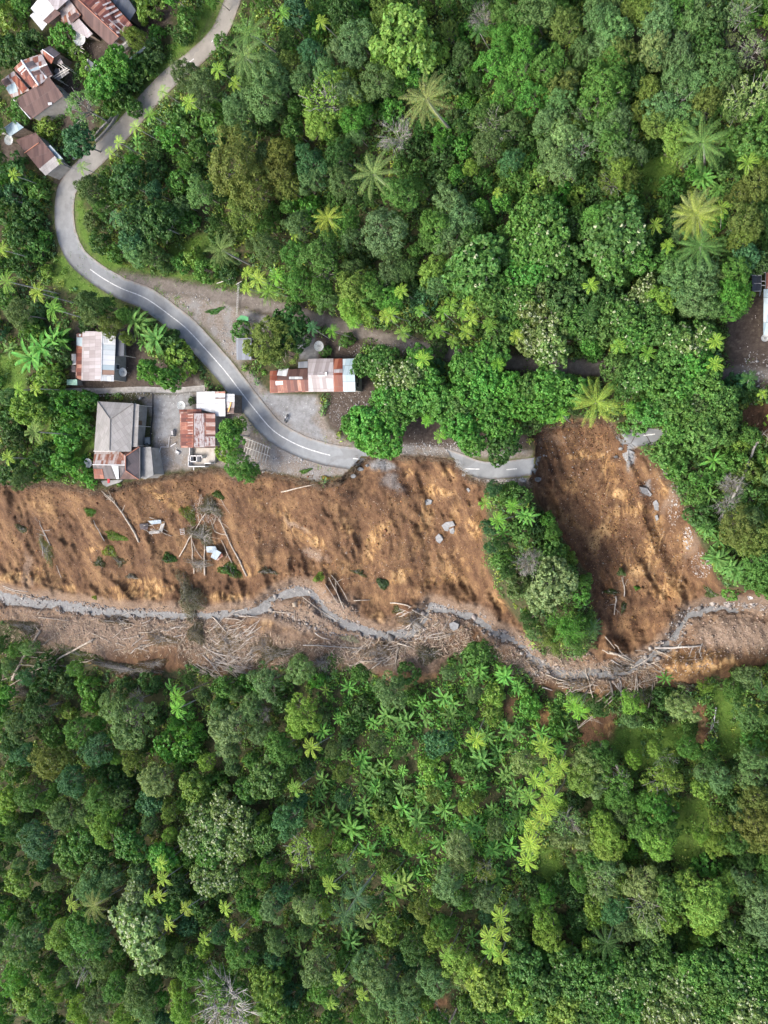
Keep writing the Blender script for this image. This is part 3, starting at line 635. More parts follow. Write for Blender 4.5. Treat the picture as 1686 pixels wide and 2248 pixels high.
def frond(g, a, L, up0, droop, nleaf, leafL, leafW, vee=.5, back=.5, start=.12, taper=1.0, twist=0.0):
    """one pinnate frond from the origin; rachis arches, leaflets hang off both sides"""
    d = np.array([math.cos(a), math.sin(a), 0.]); side = np.array([-math.sin(a), math.cos(a), 0.]); n = nleaf
    s = np.linspace(0, 1, n + 1)
    ang = up0 - (up0 + droop) * s ** 1.1
    dx = np.cos(ang) * L / n; dz = np.sin(ang) * L / n
    X = np.concatenate([[0], np.cumsum(dx)[:-1]]); Z = np.concatenate([[0], np.cumsum(dz)[:-1]])
    C = d[None] * X[:, None] + np.array([0, 0, 1.])[None] * Z[:, None] + side[None] * (twist * s ** 2 * L)[:, None]
    T = d[None] * np.cos(ang)[:, None] + np.array([0, 0, 1.])[None] * np.sin(ang)[:, None]; U = np.cross(T, side)
    V = []; F = []; o = 0
    w = .035 * L / 4 * (1 - .8 * s)
    for i in range(n):
        q_ = [C[i] - side * w[i], C[i] + side * w[i], C[i + 1] + side * w[i + 1], C[i + 1] - side * w[i + 1]]; V += q_; F.append((o, o + 1, o + 2, o + 3)); o += 4
    for i in range(int(start * n), n + 1):
        f = math.sin(math.pi * min(1, .12 + .88 * (s[i] - start) / (1 - start))) ** .6 if s[i] < .97 else .5
        l = leafL * max(.3, f)
        for sg in (-1, 1):
            v = g.uniform(.7, 1.3) * vee
            dd = side * sg + T[i] * back - np.array([0, 0, 1.]) * v; dd /= np.linalg.norm(dd)
            wv = T[i] * leafW * .5
            b0 = C[i]; m_ = C[i] + dd * l * .55; e = C[i] + dd * l - np.array([0, 0, l * .25 * v])
            V += [b0 - wv * .6, m_ - wv, e, m_ + wv]; F.append((o, o + 1, o + 2, o + 3)); o += 4
    return np.array(V), np.array(F)
def shift(vf, p): return vf[0] + np.array(p), vf[1]
def palm_trunk(mb, h, r0, r1, bend):
    pts = [(bend[0] * t * t, bend[1] * t * t, h * t) for t in np.linspace(0, 1, 6)]; mb.tube(pts, [r0 + (r1 - r0) * t for t in np.linspace(0, 1, 6)], 7); return pts[-1]
for k in range(3):       # coconut palm: reach 5 m
    g = seed(600 + k); mb = MB(); top = palm_trunk(mb, 11.5, .26, .16, g.uniform(-.8, .8, 2)); ps = []
    for i in range(19):
        lev = i / 19; a = i * 2.399 + g.uniform(-.2, .2)
        ps.append(shift(frond(g, a, 5.2 * g.uniform(.85, 1.08), .95 - 1.0 * lev, .45 + .5 * lev, 34, .85, .07, .55 + .3 * lev, .75, .1, twist=g.uniform(-.06, .06)), top))
    V, F = join(ps); nb = MB()
    for j in range(7): a = g.uniform(0, 6.28); nb.tube([np.array(top) + (math.cos(a) * .3, math.sin(a) * .3, -.35), np.array(top) + (math.cos(a) * .42, math.sin(a) * .42, -.7)], [.12, .1], 5)
    proto('C', 'coconut_palm', [('trunk', mb.mesh('trunk', M_PALE_BARK, True)), ('crown', mesh_np('crown', V, F, M_PALM)), ('coconut_cluster', nb.mesh('coconut_cluster', M_BARK))])
for k in range(4):       # areca palm: reach 2 m
    g = seed(700 + k); mb = MB(); top = palm_trunk(mb, 10.5, .10, .08, g.uniform(-.5, .5, 2)); ps = []
    for i in range(9):
        a = i * 2.399 + g.uniform(-.2, .2); ps.append(shift(frond(g, a, 2.25 * g.uniform(.85, 1.1), 1.05 - .1 * i, .85, 13, .68 * g.uniform(.8, 1.1), .13, .1, 1.1, .12), top))
    V, F = join(ps); sh = MB(); sh.tube([(top[0], top[1], top[2] - .9), top], [.12, .09], 6)
    proto('A', 'areca_palm', [('trunk', mb.mesh('trunk', M_PALE_BARK, True)), ('crown', mesh_np('crown', V, F, M_PALM)), ('crownshaft', sh.mesh('crownshaft', M_PALM, True))])
def paddle(g, a, L, Wd, up0, droop):
    n = 7; d = np.array([math.cos(a), math.sin(a), 0.]); side = np.array([-math.sin(a), math.cos(a), 0.]); s = np.linspace(0, 1, n + 1); ang = up0 - (up0 + droop) * s
    X = np.concatenate([[0], np.cumsum(np.cos(ang) * L / n)[:-1]]); Z = np.concatenate([[0], np.cumsum(np.sin(ang) * L / n)[:-1]])
    w = Wd * .5 * np.where(s < .14, .1, np.sin(np.pi * np.clip((s - .1) / .93, 0, 1)) ** .45)
    C = d[None] * X[:, None] + np.array([0, 0, 1.])[None] * Z[:, None]; V = []; F = []; o = 0
    for i in range(n):
        for sg in (-1, 1):
            lift = np.array([0, 0, .22]); gap = g.uniform(0, .12)
            p0, p1 = C[i], C[i + 1]; q0 = p0 + (side * sg + lift) * w[i] + (p1 - p0) * gap * .6; q1 = p1 + (side * sg + lift) * w[i + 1] - (p1 - p0) * gap
            V += [p0, p1, q1, q0]; F.append((o, o + 1, o + 2, o + 3)); o += 4
    return np.array(V), np.array(F)
for k in range(4):       # banana clump: reach 2.6 m
    g = seed(800 + k); mb = MB(); ps = []
    for j in range(1 + k % 3):
        b_ = np.array([g.uniform(-.9, .9), g.uniform(-.9, .9), 0]) if j else np.zeros(3); h = g.uniform(2.2, 3.2)
        mb.tube([b_, b_ + (0, 0, h)], [.16, .1], 6); a0 = g.uniform(0, 6.28)
        for i in range(9): ps.append(shift(paddle(g, a0 + i * 2.399, g.uniform(1.8, 3.1), g.uniform(.42, .62), 1.2 - .12 * i, .3 + g.uniform(.0, .9)), b_ + (0, 0, h)))
    V, F = join(ps)
    proto('B', 'banana_plant', [('stem', mb.mesh('stem', M_GLOSS, True)), ('leaves', mesh_np('leaves', V, F, M_PALM))])
for k in range(2):       # bamboo: feathery plumes
    g = seed(900 + k); mb = MB(); ps = []
    for j in range(46):
        a = g.uniform(0, 6.28); r = g.uniform(.6, 4.6); h = g.uniform(7, 10) * (1 - .05 * r); d = np.array([math.cos(a), math.sin(a), 0])
        pts = [d * .4 * g.rand(), d * r * .25 + (0, 0, h * .6), d * r * .7 + (0, 0, h * .95), d * r * 1.12 + (0, 0, h * .8)]
        mb.tube(pts, [.05, .045, .03, .01], 4); n = 130; t = g.uniform(.35, 1, n)
        P = np.array([[np.interp(x, [0, .33, .66, 1], [p[i] for p in pts]) for i in range(3)] for x in t]) + g.normal(0, .32, (n, 3))
        ps.append(leaves(P, rnd_unit(g, n) + (0, 0, .8), .5, .13, g))
    V, F = join(ps)
    proto('W', 'bamboo_clump', [('stems', mb.mesh('stems', M_BARK)), ('foliage', mesh_np('foliage', V, F, M_LEAF))])
for k in range(3):       # bare twiggy tree
    g = seed(950 + k); mb, t = limbs(g, 5, 5.0, 9.5, 11, .24, depth2=6, rmul=1.1)
    for e in t:
        for j in range(4): mb.tube([e * .75 + np.array([0, 0, e[2] * .22]) , e + g.normal(0, .7, 3)], [.04, .012], 3)
    V, F, lb = crown(g, 4.6, 2.2, 7.8, 16, .9, 6, 7, .4, .2, gaps=.3)
    proto('X', 'bare_tree', [('trunk', mb.mesh('trunk', M_PALE_BARK, True)), ('crown', mesh_np('crown', V, F, M_LEAF))])

# reach (radius at scale 1) and height of the crown's middle at scale 1
APAL = {'y': (0.22, 0.35, 0.045), 'g': (0.13, 0.27, 0.035), 'b': (0.12, 0.30, 0.03), 's': (0.15, 0.25, 0.06), 't': (0.05, 0.15, 0.05), 'd': (0.05, 0.13, 0.03)}
CPAL = {'y': (0.27, 0.34, 0.06), 'o': (0.24, 0.29, 0.085), 's': (0.17, 0.27, 0.08), 'g': (0.12, 0.24, 0.06), 'b': (0.14, 0.3, 0.04)}
REACH = {'D': 4.75, 'L': 4.75, 'F': 4.75, 'O': 4.75, 'S': 2.5, 'C': 4.6, 'A': 2.4, 'B': 2.75, 'W': 5.0, 'X': 5.2}
MID = {'D': 9.5, 'L': 9.2, 'F': 9.2, 'O': 9.2, 'S': 2.3, 'C': 12.0, 'A': 10.8, 'B': 3.0, 'W': 8.0, 'X': 8.5}
PAL = {'g': (0.082, 0.205, 0.030), 'y': (0.165, 0.300, 0.032), 'o': (0.125, 0.190, 0.028), 's': (0.120, 0.235, 0.070), 'b': (0.085, 0.265, 0.028),
       'd': (0.052, 0.130, 0.026), 't': (0.055, 0.165, 0.055), 'p': (0.190, 0.290, 0.085), 'w': (0.140, 0.235, 0.050), 'r': (0.135, 0.175, 0.026), 'm': (0.095, 0.175, 0.045)}
PAL = {k_: tuple(.87 * x + .13 * 1.15 * sum(v_) / 3 for x in v_) for k_, v_ in PAL.items()}
CNAME = {'g': 'green', 'y': 'yellow-green', 'o': 'olive', 's': 'sage green', 'b': 'bright green', 'd': 'dark green', 't': 'blue-green', 'p': 'pale green', 'w': 'pale', 'r': 'rusty olive', 'm': 'dull green'}
ORG = dict(a=(0, 0, 560), b=(560, 0, 560), c=(1120, 0, 566), d=(0, 450, 560), e=(560, 450, 560), f=(1120, 450, 566), g=(0, 850, 560), h=(560, 850, 560), i=(1120, 850, 566),
           j=(0, 1200, 560), k=(560, 1200, 560), l=(1120, 1200, 566), m=(0, 1450, 560), n=(560, 1450, 560), o=(1120, 1450, 566), p=(0, 1800, 560), q=(560, 1800, 560), r=(1120, 1800, 566))
def im(reg, x, y):
    ox, oy, w = ORG[reg]; k = w / 1659.0; return ox + x * k, oy + y * k, k
PLANTS = {
'a': "30,100,95,Sy 130,30,75,Sg 400,230,95,Sb 490,330,55,Sy 560,430,65,Sy 740,400,115,Lb 650,530,115,Lb 750,600,130,Sg 870,240,72,Do 1010,220,60,Sb 960,30,110,Sy 1200,120,110,Sg 1180,220,80,Sd 900,430,110,Sg 1000,340,90,Sm 830,520,100,Sd 520,690,130,Os 480,900,110,Lt 300,820,65,Sy 130,700,85,Sg 60,330,115,Sd 180,290,95,Sd 100,1120,110,Sd 60,1120,60,Ay 230,1250,85,Sg 560,1220,110,Dm 800,1180,120,Ld 1000,1100,90,Sd 1620,170,150,Cg 1600,370,150,Cs 1410,430,70,Ay 1530,520,62,Ay 1190,480,120,Dm 1060,590,62,Ay 1220,640,70,Ay 960,720,62,Ag 880,820,62,Ay 770,920,62,Ay 700,970,52,Ay 530,1085,62,Ag 390,1060,32,Ay 1300,560,120,Dm 1200,780,120,Sg 1370,780,120,Sg 1100,880,100,Sb 900,920,70,Bt 1380,900,95,Sd 1530,700,120,Ds 1630,500,95,Ds 1620,640,95,Ds 1500,1060,200,Dr 1610,1230,150,Dr 1290,1250,100,Ds 1150,1180,90,Sg 1430,1220,80,Sd 700,1200,90,Sg 1000,980,80,Sd 1440,290,70,Sg 860,700,80,Sg 700,690,60,Sg",
'b': "170,90,72,Ag 440,130,62,Ay 650,80,90,Sb 380,170,90,Sg 250,60,100,Lt 560,60,90,Ld 850,60,110,Do 960,250,215,Ly 1180,330,80,Ly 860,400,110,Ly 1250,210,72,Do 640,230,120,Ds 620,350,90,Ds 540,310,80,Ds 350,330,90,Dt 220,400,80,Do 80,480,135,Ds 60,640,140,Ds 150,570,95,Ds 300,520,95,Ds 450,470,95,Ds 430,640,170,Oy 400,790,105,Dy 580,600,110,Ds 620,780,95,Db 720,730,65,Db 590,510,65,Dy 780,520,120,Dm 650,650,80,Dy 1120,650,185,Co 730,1110,165,Cs 150,990,110,Dr 130,1130,120,Dr 200,1220,90,Dr 350,1060,125,Dt 350,1150,100,Ds 530,1000,100,Dd 560,1180,100,Dm 900,880,140,Xm 1080,850,72,Sg 1180,460,90,Sd 1340,950,90,Sb 1210,1030,100,Sd 1380,650,62,Sb 1050,1130,95,Sg 1210,1180,90,Sm 1400,1090,52,Dy 940,1250,125,Dg 1060,1240,72,Dg 1500,950,110,Dm 1530,830,125,Om 1470,740,80,Dg 1560,400,120,Db 1600,250,110,Db 1620,600,90,Db 1600,80,80,Dg 1470,90,90,Xm 1250,1310,110,Ds 1480,1180,72,Sg 1560,1250,42,Ay 1640,1120,72,Sg 1450,180,70,Ad 1290,500,120,Sd 1350,350,75,Dm 1000,980,80,Sd 1100,960,70,Sd 60,1010,90,Dm",
'c': "50,120,110,Dg 80,260,115,Db 60,420,120,Db 130,620,105,Db 250,430,120,Dg 150,80,130,Dm 340,160,112,Do 350,80,70,Dg 540,20,85,Ds 570,110,110,Ds 660,200,120,Ds 600,300,90,Ds 700,320,110,Do 650,380,95,Dg 480,320,95,Dm 760,60,80,Do 870,60,100,Do 950,130,130,Ds 1060,60,120,Dg 1190,60,110,Ds 1160,150,95,Ds 930,280,115,Dp 940,360,80,Ds 1100,330,110,Ds 1150,420,95,Os 1300,150,100,Ld 1250,260,100,Ld 1490,70,110,Os 1540,130,62,Dg 1420,250,52,Op 1530,320,115,Op 1320,440,130,Dm 1400,520,100,Dm 590,550,160,Dg 700,620,90,Dg 330,560,100,Do 330,650,100,Ds 390,500,72,Dm 230,770,90,Ds 470,720,75,Os 340,870,112,Dp 430,940,105,Os 240,950,72,Ds 320,1060,120,Ds 420,830,52,Dy 620,730,95,Dg 700,750,100,Ds 600,830,95,Ds 640,910,110,Dg 740,860,85,Og 690,1000,100,Ds 810,720,65,Do 900,580,100,Do 960,680,110,Ds 930,780,95,Do 1050,650,120,Os 1080,500,110,Ds 1190,540,95,Ds 1240,660,110,Do 1290,580,80,Do 1130,740,90,Ds 1560,610,150,Op 1620,700,100,Dg 1460,680,80,Dm 1060,870,110,Dy 1060,970,100,Dy 1240,900,165,Cg 1550,1050,82,Ay 1280,1130,90,Bt 1330,1210,65,Bt 1225,1300,150,Co 720,1080,115,Dy 640,1160,95,Oo 830,990,80,Ds 770,1140,80,Do 140,880,85,Sg 150,1030,65,Sb 60,900,90,Sd 80,1170,110,Sg 200,1180,110,Sy 430,1260,80,Sy 330,1230,80,Sb 760,1250,120,Sg 1040,1210,95,Sb 1550,900,130,Lg 1440,960,85,Bt 1400,890,55,Bt 1450,1130,110,Sg 1580,1180,110,Do 1500,1240,90,Do 1650,1090,65,Dy 20,780,100,Dm 0,1020,75,Dt 870,440,38,Dy",
'd': "60,70,115,Sg 200,60,95,Sd 130,210,112,Sd 230,300,85,Sg 0,280,70,Ay 60,490,95,Ag 220,570,82,Ay 340,690,95,Ag 120,700,100,Dm 130,390,100,Sd 560,640,120,Dm 590,700,95,Dm 690,660,72,Dd 710,780,82,Do 370,850,115,Bb 230,820,65,Sy 180,990,165,Bb 250,950,120,Bb 60,930,85,Bg 380,950,95,Sd 310,1120,110,Sy 110,1170,65,Ay 210,1180,65,Ay 30,1240,80,Ds 140,1290,110,Sb 380,1270,110,Sg 560,1270,95,Sg 900,780,112,Bg 1000,870,112,Bt 930,900,75,Bg 1100,900,95,Sd 1160,1010,115,Sy 960,1080,88,Lb 1080,1120,85,Lb 820,860,45,Do 590,100,75,Sm 640,240,85,Sd 760,100,75,At 870,100,135,Ld 1010,120,130,Ld 850,230,112,Lt 1050,60,95,Ld 830,30,52,Ay 1210,100,82,Sg 760,310,90,Sg 880,300,95,Ds 970,320,80,Dm 1050,350,80,Sm 1070,410,62,Sm 1170,370,75,Sg 1260,350,90,Sy 1330,420,105,Sg 1430,300,125,Cs 1560,60,130,Do 1480,440,62,Sd 1640,260,55,Dm 1600,430,62,Ay 1610,520,62,Ay 1560,810,72,Sg 30,600,80,Sg 180,780,90,Sg 560,780,60,Sd 1400,200,80,Sm 1500,180,70,Sm",
'e': "85,880,185,Do 130,960,90,Dm 330,40,110,Sb 440,110,108,Cy 270,120,100,Dm 270,220,52,Ay 580,100,100,Dg 620,210,82,Ds 60,280,100,Dm 250,320,92,Dg 400,330,145,Dg 270,500,112,Dg 410,560,100,Dg 440,440,110,Og 470,620,92,Dm 110,450,75,Ab 20,480,85,Ay 80,540,88,Cb 240,630,65,Sg 830,170,165,Ds 860,270,82,Ds 920,90,62,Dg 1180,120,130,Dg 1330,90,120,Ds 1260,230,110,Ds 1130,230,80,Dg 1400,180,80,Dg 1150,420,105,Dy 1180,500,95,Ds 1430,400,190,Fg 1480,300,120,Fg 1380,480,120,Fg 1600,330,100,Fg 1620,500,82,Lg 630,560,130,Dy 620,660,110,Dy 760,560,120,Dg 860,620,100,Db 700,690,82,Dy 860,430,82,Ds 930,440,72,Dm 1090,630,92,St 1010,560,82,Sd 950,570,62,Ay 880,700,66,Ay 830,750,66,Ay 650,750,62,Ag 940,820,66,Ag 760,720,48,Ag 1250,620,62,Ag 1210,720,62,Ag 1390,640,62,Ay 1420,720,66,Ay 1350,720,52,Ag 1340,820,62,Ay 1130,820,62,Ag 1230,820,62,Ag 1290,860,52,Ag 1520,780,62,Ag 1080,720,52,Ag 200,780,130,Ld 240,860,92,Ld 510,820,56,Ab 350,830,62,At 450,950,42,Sg 590,880,52,Sg 800,1010,110,Fg 700,1040,82,Fg 870,1140,120,Fw 980,1120,130,Fw 1050,1010,100,Lb 1070,980,72,Ay 1120,1200,130,Lb 860,1260,112,Lb 1000,1270,120,Lb 1370,1050,130,Lb 1500,1000,130,Lb 1580,860,112,Lg 1570,1030,62,Ab 1480,1150,130,Lb 1350,1230,130,Lb 1600,1180,112,Lb 1620,1280,90,Lg 1230,1290,100,Lb 1190,930,60,Sm 1540,600,120,Lg 1640,620,100,Lg 1000,420,70,Dm 700,330,80,Sd",
'f': "100,80,130,Lg 250,50,110,Lg 550,90,110,Db 250,220,170,Fg 120,280,140,Fg 330,330,130,Fg 100,420,130,Lb 230,400,110,Fg 680,180,200,Fg 560,170,120,Fg 800,180,110,Fg 640,310,160,Fg 800,330,130,Fb 380,130,80,Ld 500,530,66,Ay 200,530,90,Fm 60,590,110,Fg 330,600,130,Ld 150,680,110,Fw 60,750,80,Lg 260,800,130,Fw 380,740,110,Lg 130,880,110,Fw 260,930,130,Fw 500,700,80,Ad 700,700,130,Fg 640,800,110,Lg 850,560,100,Fw 780,850,120,Fg 900,680,90,Fg 940,800,110,Lg 1060,860,120,Fg 1150,900,120,Fw 1250,850,110,Fg 1050,1000,120,Lg 1180,1030,130,Lb 680,1030,110,Lg 830,1080,130,Fg 740,1160,90,Lg 960,1150,130,Lg 1110,1180,130,Lb 1250,1150,130,Lg 1350,1240,110,Lg 1200,1290,110,Fm 950,1290,100,Lg 1010,350,90,Dg 1100,420,130,Ds 1220,430,112,Ds 1200,530,130,Ds 1080,540,120,Ds 990,600,110,Dy 1180,640,100,Ds 1290,490,90,Dm 1140,550,52,Dy 1300,650,90,Dm 1440,420,110,Dg 1440,560,120,Db 1420,650,90,Db 1490,620,72,Dy 1220,70,155,Cy 1230,240,150,Cg 1020,270,56,Ay 950,130,66,Ay 1500,100,130,Do 1500,200,90,Do 1350,60,72,Ay 1340,100,60,Sb 1610,60,90,Ld 1530,330,100,Lt 1640,370,80,Ld 540,1220,165,Cy 670,930,66,Ay 890,960,66,Ag 1350,880,66,Ay 1340,1050,66,Ay 550,950,62,Sb 250,1150,130,Lb 370,1190,112,Lb 100,1200,110,Lg 40,850,66,Ay 1460,1150,80,St 1530,1130,66,Ad 1500,1200,75,Sd 1640,1220,42,Ay 600,600,110,Ld 480,800,110,Ld 520,880,82,Lb 430,500,100,Ld 600,480,90,Ld",
'g': "150,140,110,Ly 240,180,82,Ly 60,220,110,Sd 80,330,95,Sd 20,470,66,Ay 200,300,95,As 200,520,110,Sg 60,550,92,Sd 450,120,120,Sb 560,90,82,Sb 400,230,100,Sg 430,330,112,Sb 540,250,92,Sb 400,470,92,Sb 500,540,112,Sb 580,600,52,Sb 340,540,82,Sg 130,600,72,Dm 1490,310,95,Lb 1540,240,52,Ly 1460,430,70,Sy 1540,500,100,Dg 1620,540,62,Dg 300,120,90,Sg 300,420,90,Sd 1240,90,26,Sm",
'h': "720,260,140,Lb 640,230,92,Lb 850,200,112,Lb 830,350,120,Lb 700,340,82,Lb 820,80,90,Fg 900,120,120,Fg 1000,110,110,Lg 1120,200,56,Ab 1180,300,56,Ab 1200,120,130,Lb 1330,260,120,Lb 1400,350,105,Lb 1340,130,120,Lg 1480,120,120,Lb 1560,220,112,Lb 1600,400,100,Ld 1640,300,82,Lb 1640,700,82,Sg 1500,780,56,Ab 1600,860,75,Ab 1600,940,62,Bb",
'i': "60,100,112,Lb 220,110,120,Lb 130,230,82,Sg 330,210,62,Ab 770,150,56,Ab 820,220,92,Sg 900,150,112,Lb 1000,100,120,Lg 1100,150,130,Lg 1200,60,100,Fm 1280,180,112,Lg 1350,150,112,Lg 1230,290,130,Lg 1080,270,100,Lg 1380,260,90,Lg 1400,330,62,Sg 1330,470,95,Bb 1000,420,100,Sg 1100,400,90,Sg 1060,500,100,Sg 1200,400,82,Sg 1420,480,92,Sg 1550,560,90,So 1440,620,90,Xo 1560,700,100,Sg 1240,590,82,Sg 1200,720,62,Sg 1230,830,92,Sd 1300,700,65,Bg 1280,920,75,Bg 1400,760,95,Xd 1470,900,120,Do 1560,860,90,Dm 1570,1000,130,Do 1620,1130,112,Dg 1340,1080,95,Bt 1400,1130,85,Bg 1470,1200,85,Bt 1590,1230,92,Lg 1350,980,62,Bg 1640,1280,80,Lg 50,700,72,Sg 100,740,62,Ab 110,840,75,Bb 60,930,75,Sg 250,1060,105,Sg 270,1270,155,Lp 350,1190,75,Sg 160,1090,80,Xm 1330,560,70,Sg 1130,640,50,Sg",
'l': "180,330,100,Lp 90,100,95,Xm 250,60,90,Sg 330,170,62,Sg 60,260,92,Sm 360,520,150,Wb 270,620,115,Wo 430,620,120,Wg 480,500,100,Wg 540,505,62,Ct 990,850,62,Bb 780,1010,82,Dy 1110,1030,105,Dp 440,1020,85,Ab 130,1000,72,Sb 40,1200,62,Bt 350,1190,72,Bg 290,1080,52,Sg 1260,900,62,Dy 1440,930,92,Dg 1530,850,82,Ds 1620,900,80,Ad 1000,1000,82,Sd 920,1130,92,Sg 1290,1060,45,Bt 1300,1270,48,Bb 1540,1100,130,Dm 1420,300,52,Sb 300,1180,60,Sb 1560,1250,90,Sg 1150,1180,70,Sg",
'm': "250,200,90,Sd 230,330,112,Dd 100,420,112,Dm 60,550,92,Ld 300,60,92,Sd 560,180,82,Sb 590,290,62,Sb 430,340,62,Sy 480,470,112,Dg 140,610,92,Dt 800,170,75,Sd 810,400,180,Dm 720,320,100,Ds 780,470,82,Dg 610,580,112,Dt 1110,170,80,Bb 1150,230,80,Ab 1140,300,85,Ab 1200,350,82,Sb 1080,560,100,Sb 1200,570,112,Sb 1280,470,62,Sb 850,660,82,Do 300,670,112,Dr 420,620,82,Do 1460,460,145,Dp 1430,380,95,Ds 1470,570,95,Ds 1590,170,82,Sb 1530,230,52,Ds 1620,320,95,Ds 1000,780,120,Dp 460,800,112,Dt 720,760,90,Sd 800,830,90,Sd 170,900,95,Dg 290,930,75,Dg 40,900,82,Ly 30,1000,72,Ly 640,920,112,Dg 560,990,92,Dm 770,900,92,Dm 660,1080,120,Dy 730,1010,92,Dy 400,1010,112,Dm 240,1180,125,Dt 90,1120,82,Dd 520,1200,112,Lg 830,1200,120,Lg 960,930,92,Lt 1250,820,100,Ly 1380,820,100,Sg 1300,1000,112,Fw 1450,980,120,Fw 1250,1180,112,Fw 1400,1150,130,Fw 1560,1080,120,Fw 1550,1230,112,Fw 1350,1270,112,Fg 1100,1140,52,Dy 1040,1290,92,Lb 1590,850,82,Lg 1100,990,72,Do 880,260,80,Xm 620,700,80,Sd 900,560,70,Sd",
'n': "60,150,120,Ds 280,70,100,Ds 30,170,72,Sb 400,130,62,Sb 460,190,55,By 290,350,122,Dy 270,430,80,Dy 150,580,112,Dg 40,350,75,Xm 20,480,72,Ds 200,630,80,Dg 860,210,140,Ds 800,170,70,Ds 980,90,82,Sg 780,550,92,Dm 940,600,55,Dm 1250,90,62,Ds 1410,220,72,Ds 560,740,82,Do 490,590,75,Dm 60,780,130,Lg 270,830,75,Ag 350,590,82,Ay 1170,550,120,Lt 1000,380,92,Bg 880,360,90,Bt 940,420,75,Bg 1220,230,95,Bb 1290,270,85,Bg 1110,370,75,Bg 1270,370,85,Bg 990,530,65,Bg 860,700,85,Bg 760,740,75,Bt 780,810,65,Bb 680,800,85,Bt 440,770,85,Bt 430,850,65,Bt 590,600,55,Bg 960,820,75,Bg 1080,880,75,Bg 1220,960,95,Bg 960,970,95,Bb 1060,1030,92,Bg 640,1090,102,Bb 690,930,82,Bg 600,990,65,Bg 500,1030,92,Bt 370,1020,65,Bt 1330,680,65,Bg 1380,780,65,Bg 1220,780,75,Bb 1450,630,92,Bg 1570,620,75,Bg 1550,960,75,Bg 1400,1080,85,Bt 1180,1190,92,Bg 740,1240,95,Bb 1540,1230,75,Bb 1390,480,85,Ay 1470,80,82,Bg 1420,140,62,Bg 1630,470,82,Bg 1640,720,75,Bt 390,900,65,Bt 1560,1110,92,Dm 1160,880,75,Do 1370,960,82,Dy 1440,890,52,Do 1010,1190,102,Dy 820,1000,82,Sy 930,1070,82,Sy 1310,1230,130,Dp 290,1240,130,Oy 410,1170,75,Dy 200,1050,120,Dt 560,920,82,Dt 1540,340,72,Sy 850,880,80,Sg 1400,720,90,Sg 1140,700,90,Sy 620,430,80,Sd 700,300,80,Sd 620,350,70,Bg",
'o': "70,660,112,Dp 120,320,72,Sb 440,290,85,Ab 560,590,92,Dg 500,680,112,Dp 470,770,110,Dy 540,820,92,Dp 620,640,92,Dg 700,780,120,Og 680,880,95,Dg 740,920,82,Dg 800,640,72,Dy 960,790,112,Oy 1000,650,100,Om 1030,760,82,Dy 940,580,62,Dy 1150,570,95,Dg 1350,780,90,Ds 1570,650,112,Ds 1540,760,90,Ds 1600,900,110,Dr 1590,1060,130,Dr 1620,1180,90,Dr 960,950,120,Db 870,920,75,Db 1010,980,75,Db 1400,880,62,Sg 200,590,75,Ay 310,660,66,Ay 270,750,66,Ay 300,880,66,Ay 200,980,75,Ay 130,880,66,Ag 150,1160,75,Ay 130,1230,66,Ay 180,760,62,Ay 230,820,60,Ay 255,930,62,Ay 165,1040,66,Ay 190,1090,60,Ay 120,1290,66,Ay 40,870,92,Bt 50,1030,85,Bt 340,940,62,Sy 350,1050,112,Os 330,1160,92,Dp 480,1160,82,Dp 620,1110,120,Dy 610,1200,100,Dy 560,1010,62,Dg 860,1080,112,Dg 950,1180,140,Dy 1010,1080,92,Dg 1350,1060,92,Dy 1340,1180,92,Dy 1440,1180,92,Dg 1240,1130,72,Dy 720,1000,80,Dm 420,900,60,Sd",
'p': "600,430,112,Ds 560,470,92,Ds 620,360,80,Dm 720,380,82,Ds 100,410,92,Ly 330,410,72,Dm 450,310,82,Dm 430,230,112,Lg 1040,250,92,Lb 1060,290,66,Ay 1050,400,75,Ay 980,520,66,Ay 1040,480,66,Ay 1210,600,66,Ay 1110,690,66,Ay 880,720,175,Fp 860,520,112,Fp 830,600,100,Fp 920,860,140,Fp 1000,650,90,Fp 550,740,150,Dg 380,760,120,Dy 450,840,112,Dg 640,770,100,Ds 580,660,82,Ds 600,580,115,Co 460,540,72,Ay 300,590,100,Sg 100,860,130,Dm 200,770,92,Ds 520,950,130,Om 640,940,100,Dm 80,1050,112,Db 150,1150,112,Ly 250,1230,100,Dg 500,1240,90,Dy 630,1200,112,Dm 750,1100,112,Dg 880,1130,120,Dm 930,1220,100,Ds 800,1280,72,Dy 1180,1250,120,Dy 1150,1110,62,Dy 1250,1020,92,Dg 1430,1230,270,Xg 1550,890,112,Dg 1400,1060,112,Dg 1550,1110,92,Dg 1580,1260,82,Dy 1460,590,66,Ay 1540,720,66,Ay 1600,540,82,Lg 1310,770,55,Ay 1200,960,82,Lg 1100,950,82,Dm 1150,460,82,Ld 1350,640,82,Sd 1480,380,100,Fw 1330,400,112,Fw 60,780,80,Xm 1300,560,90,Sd",
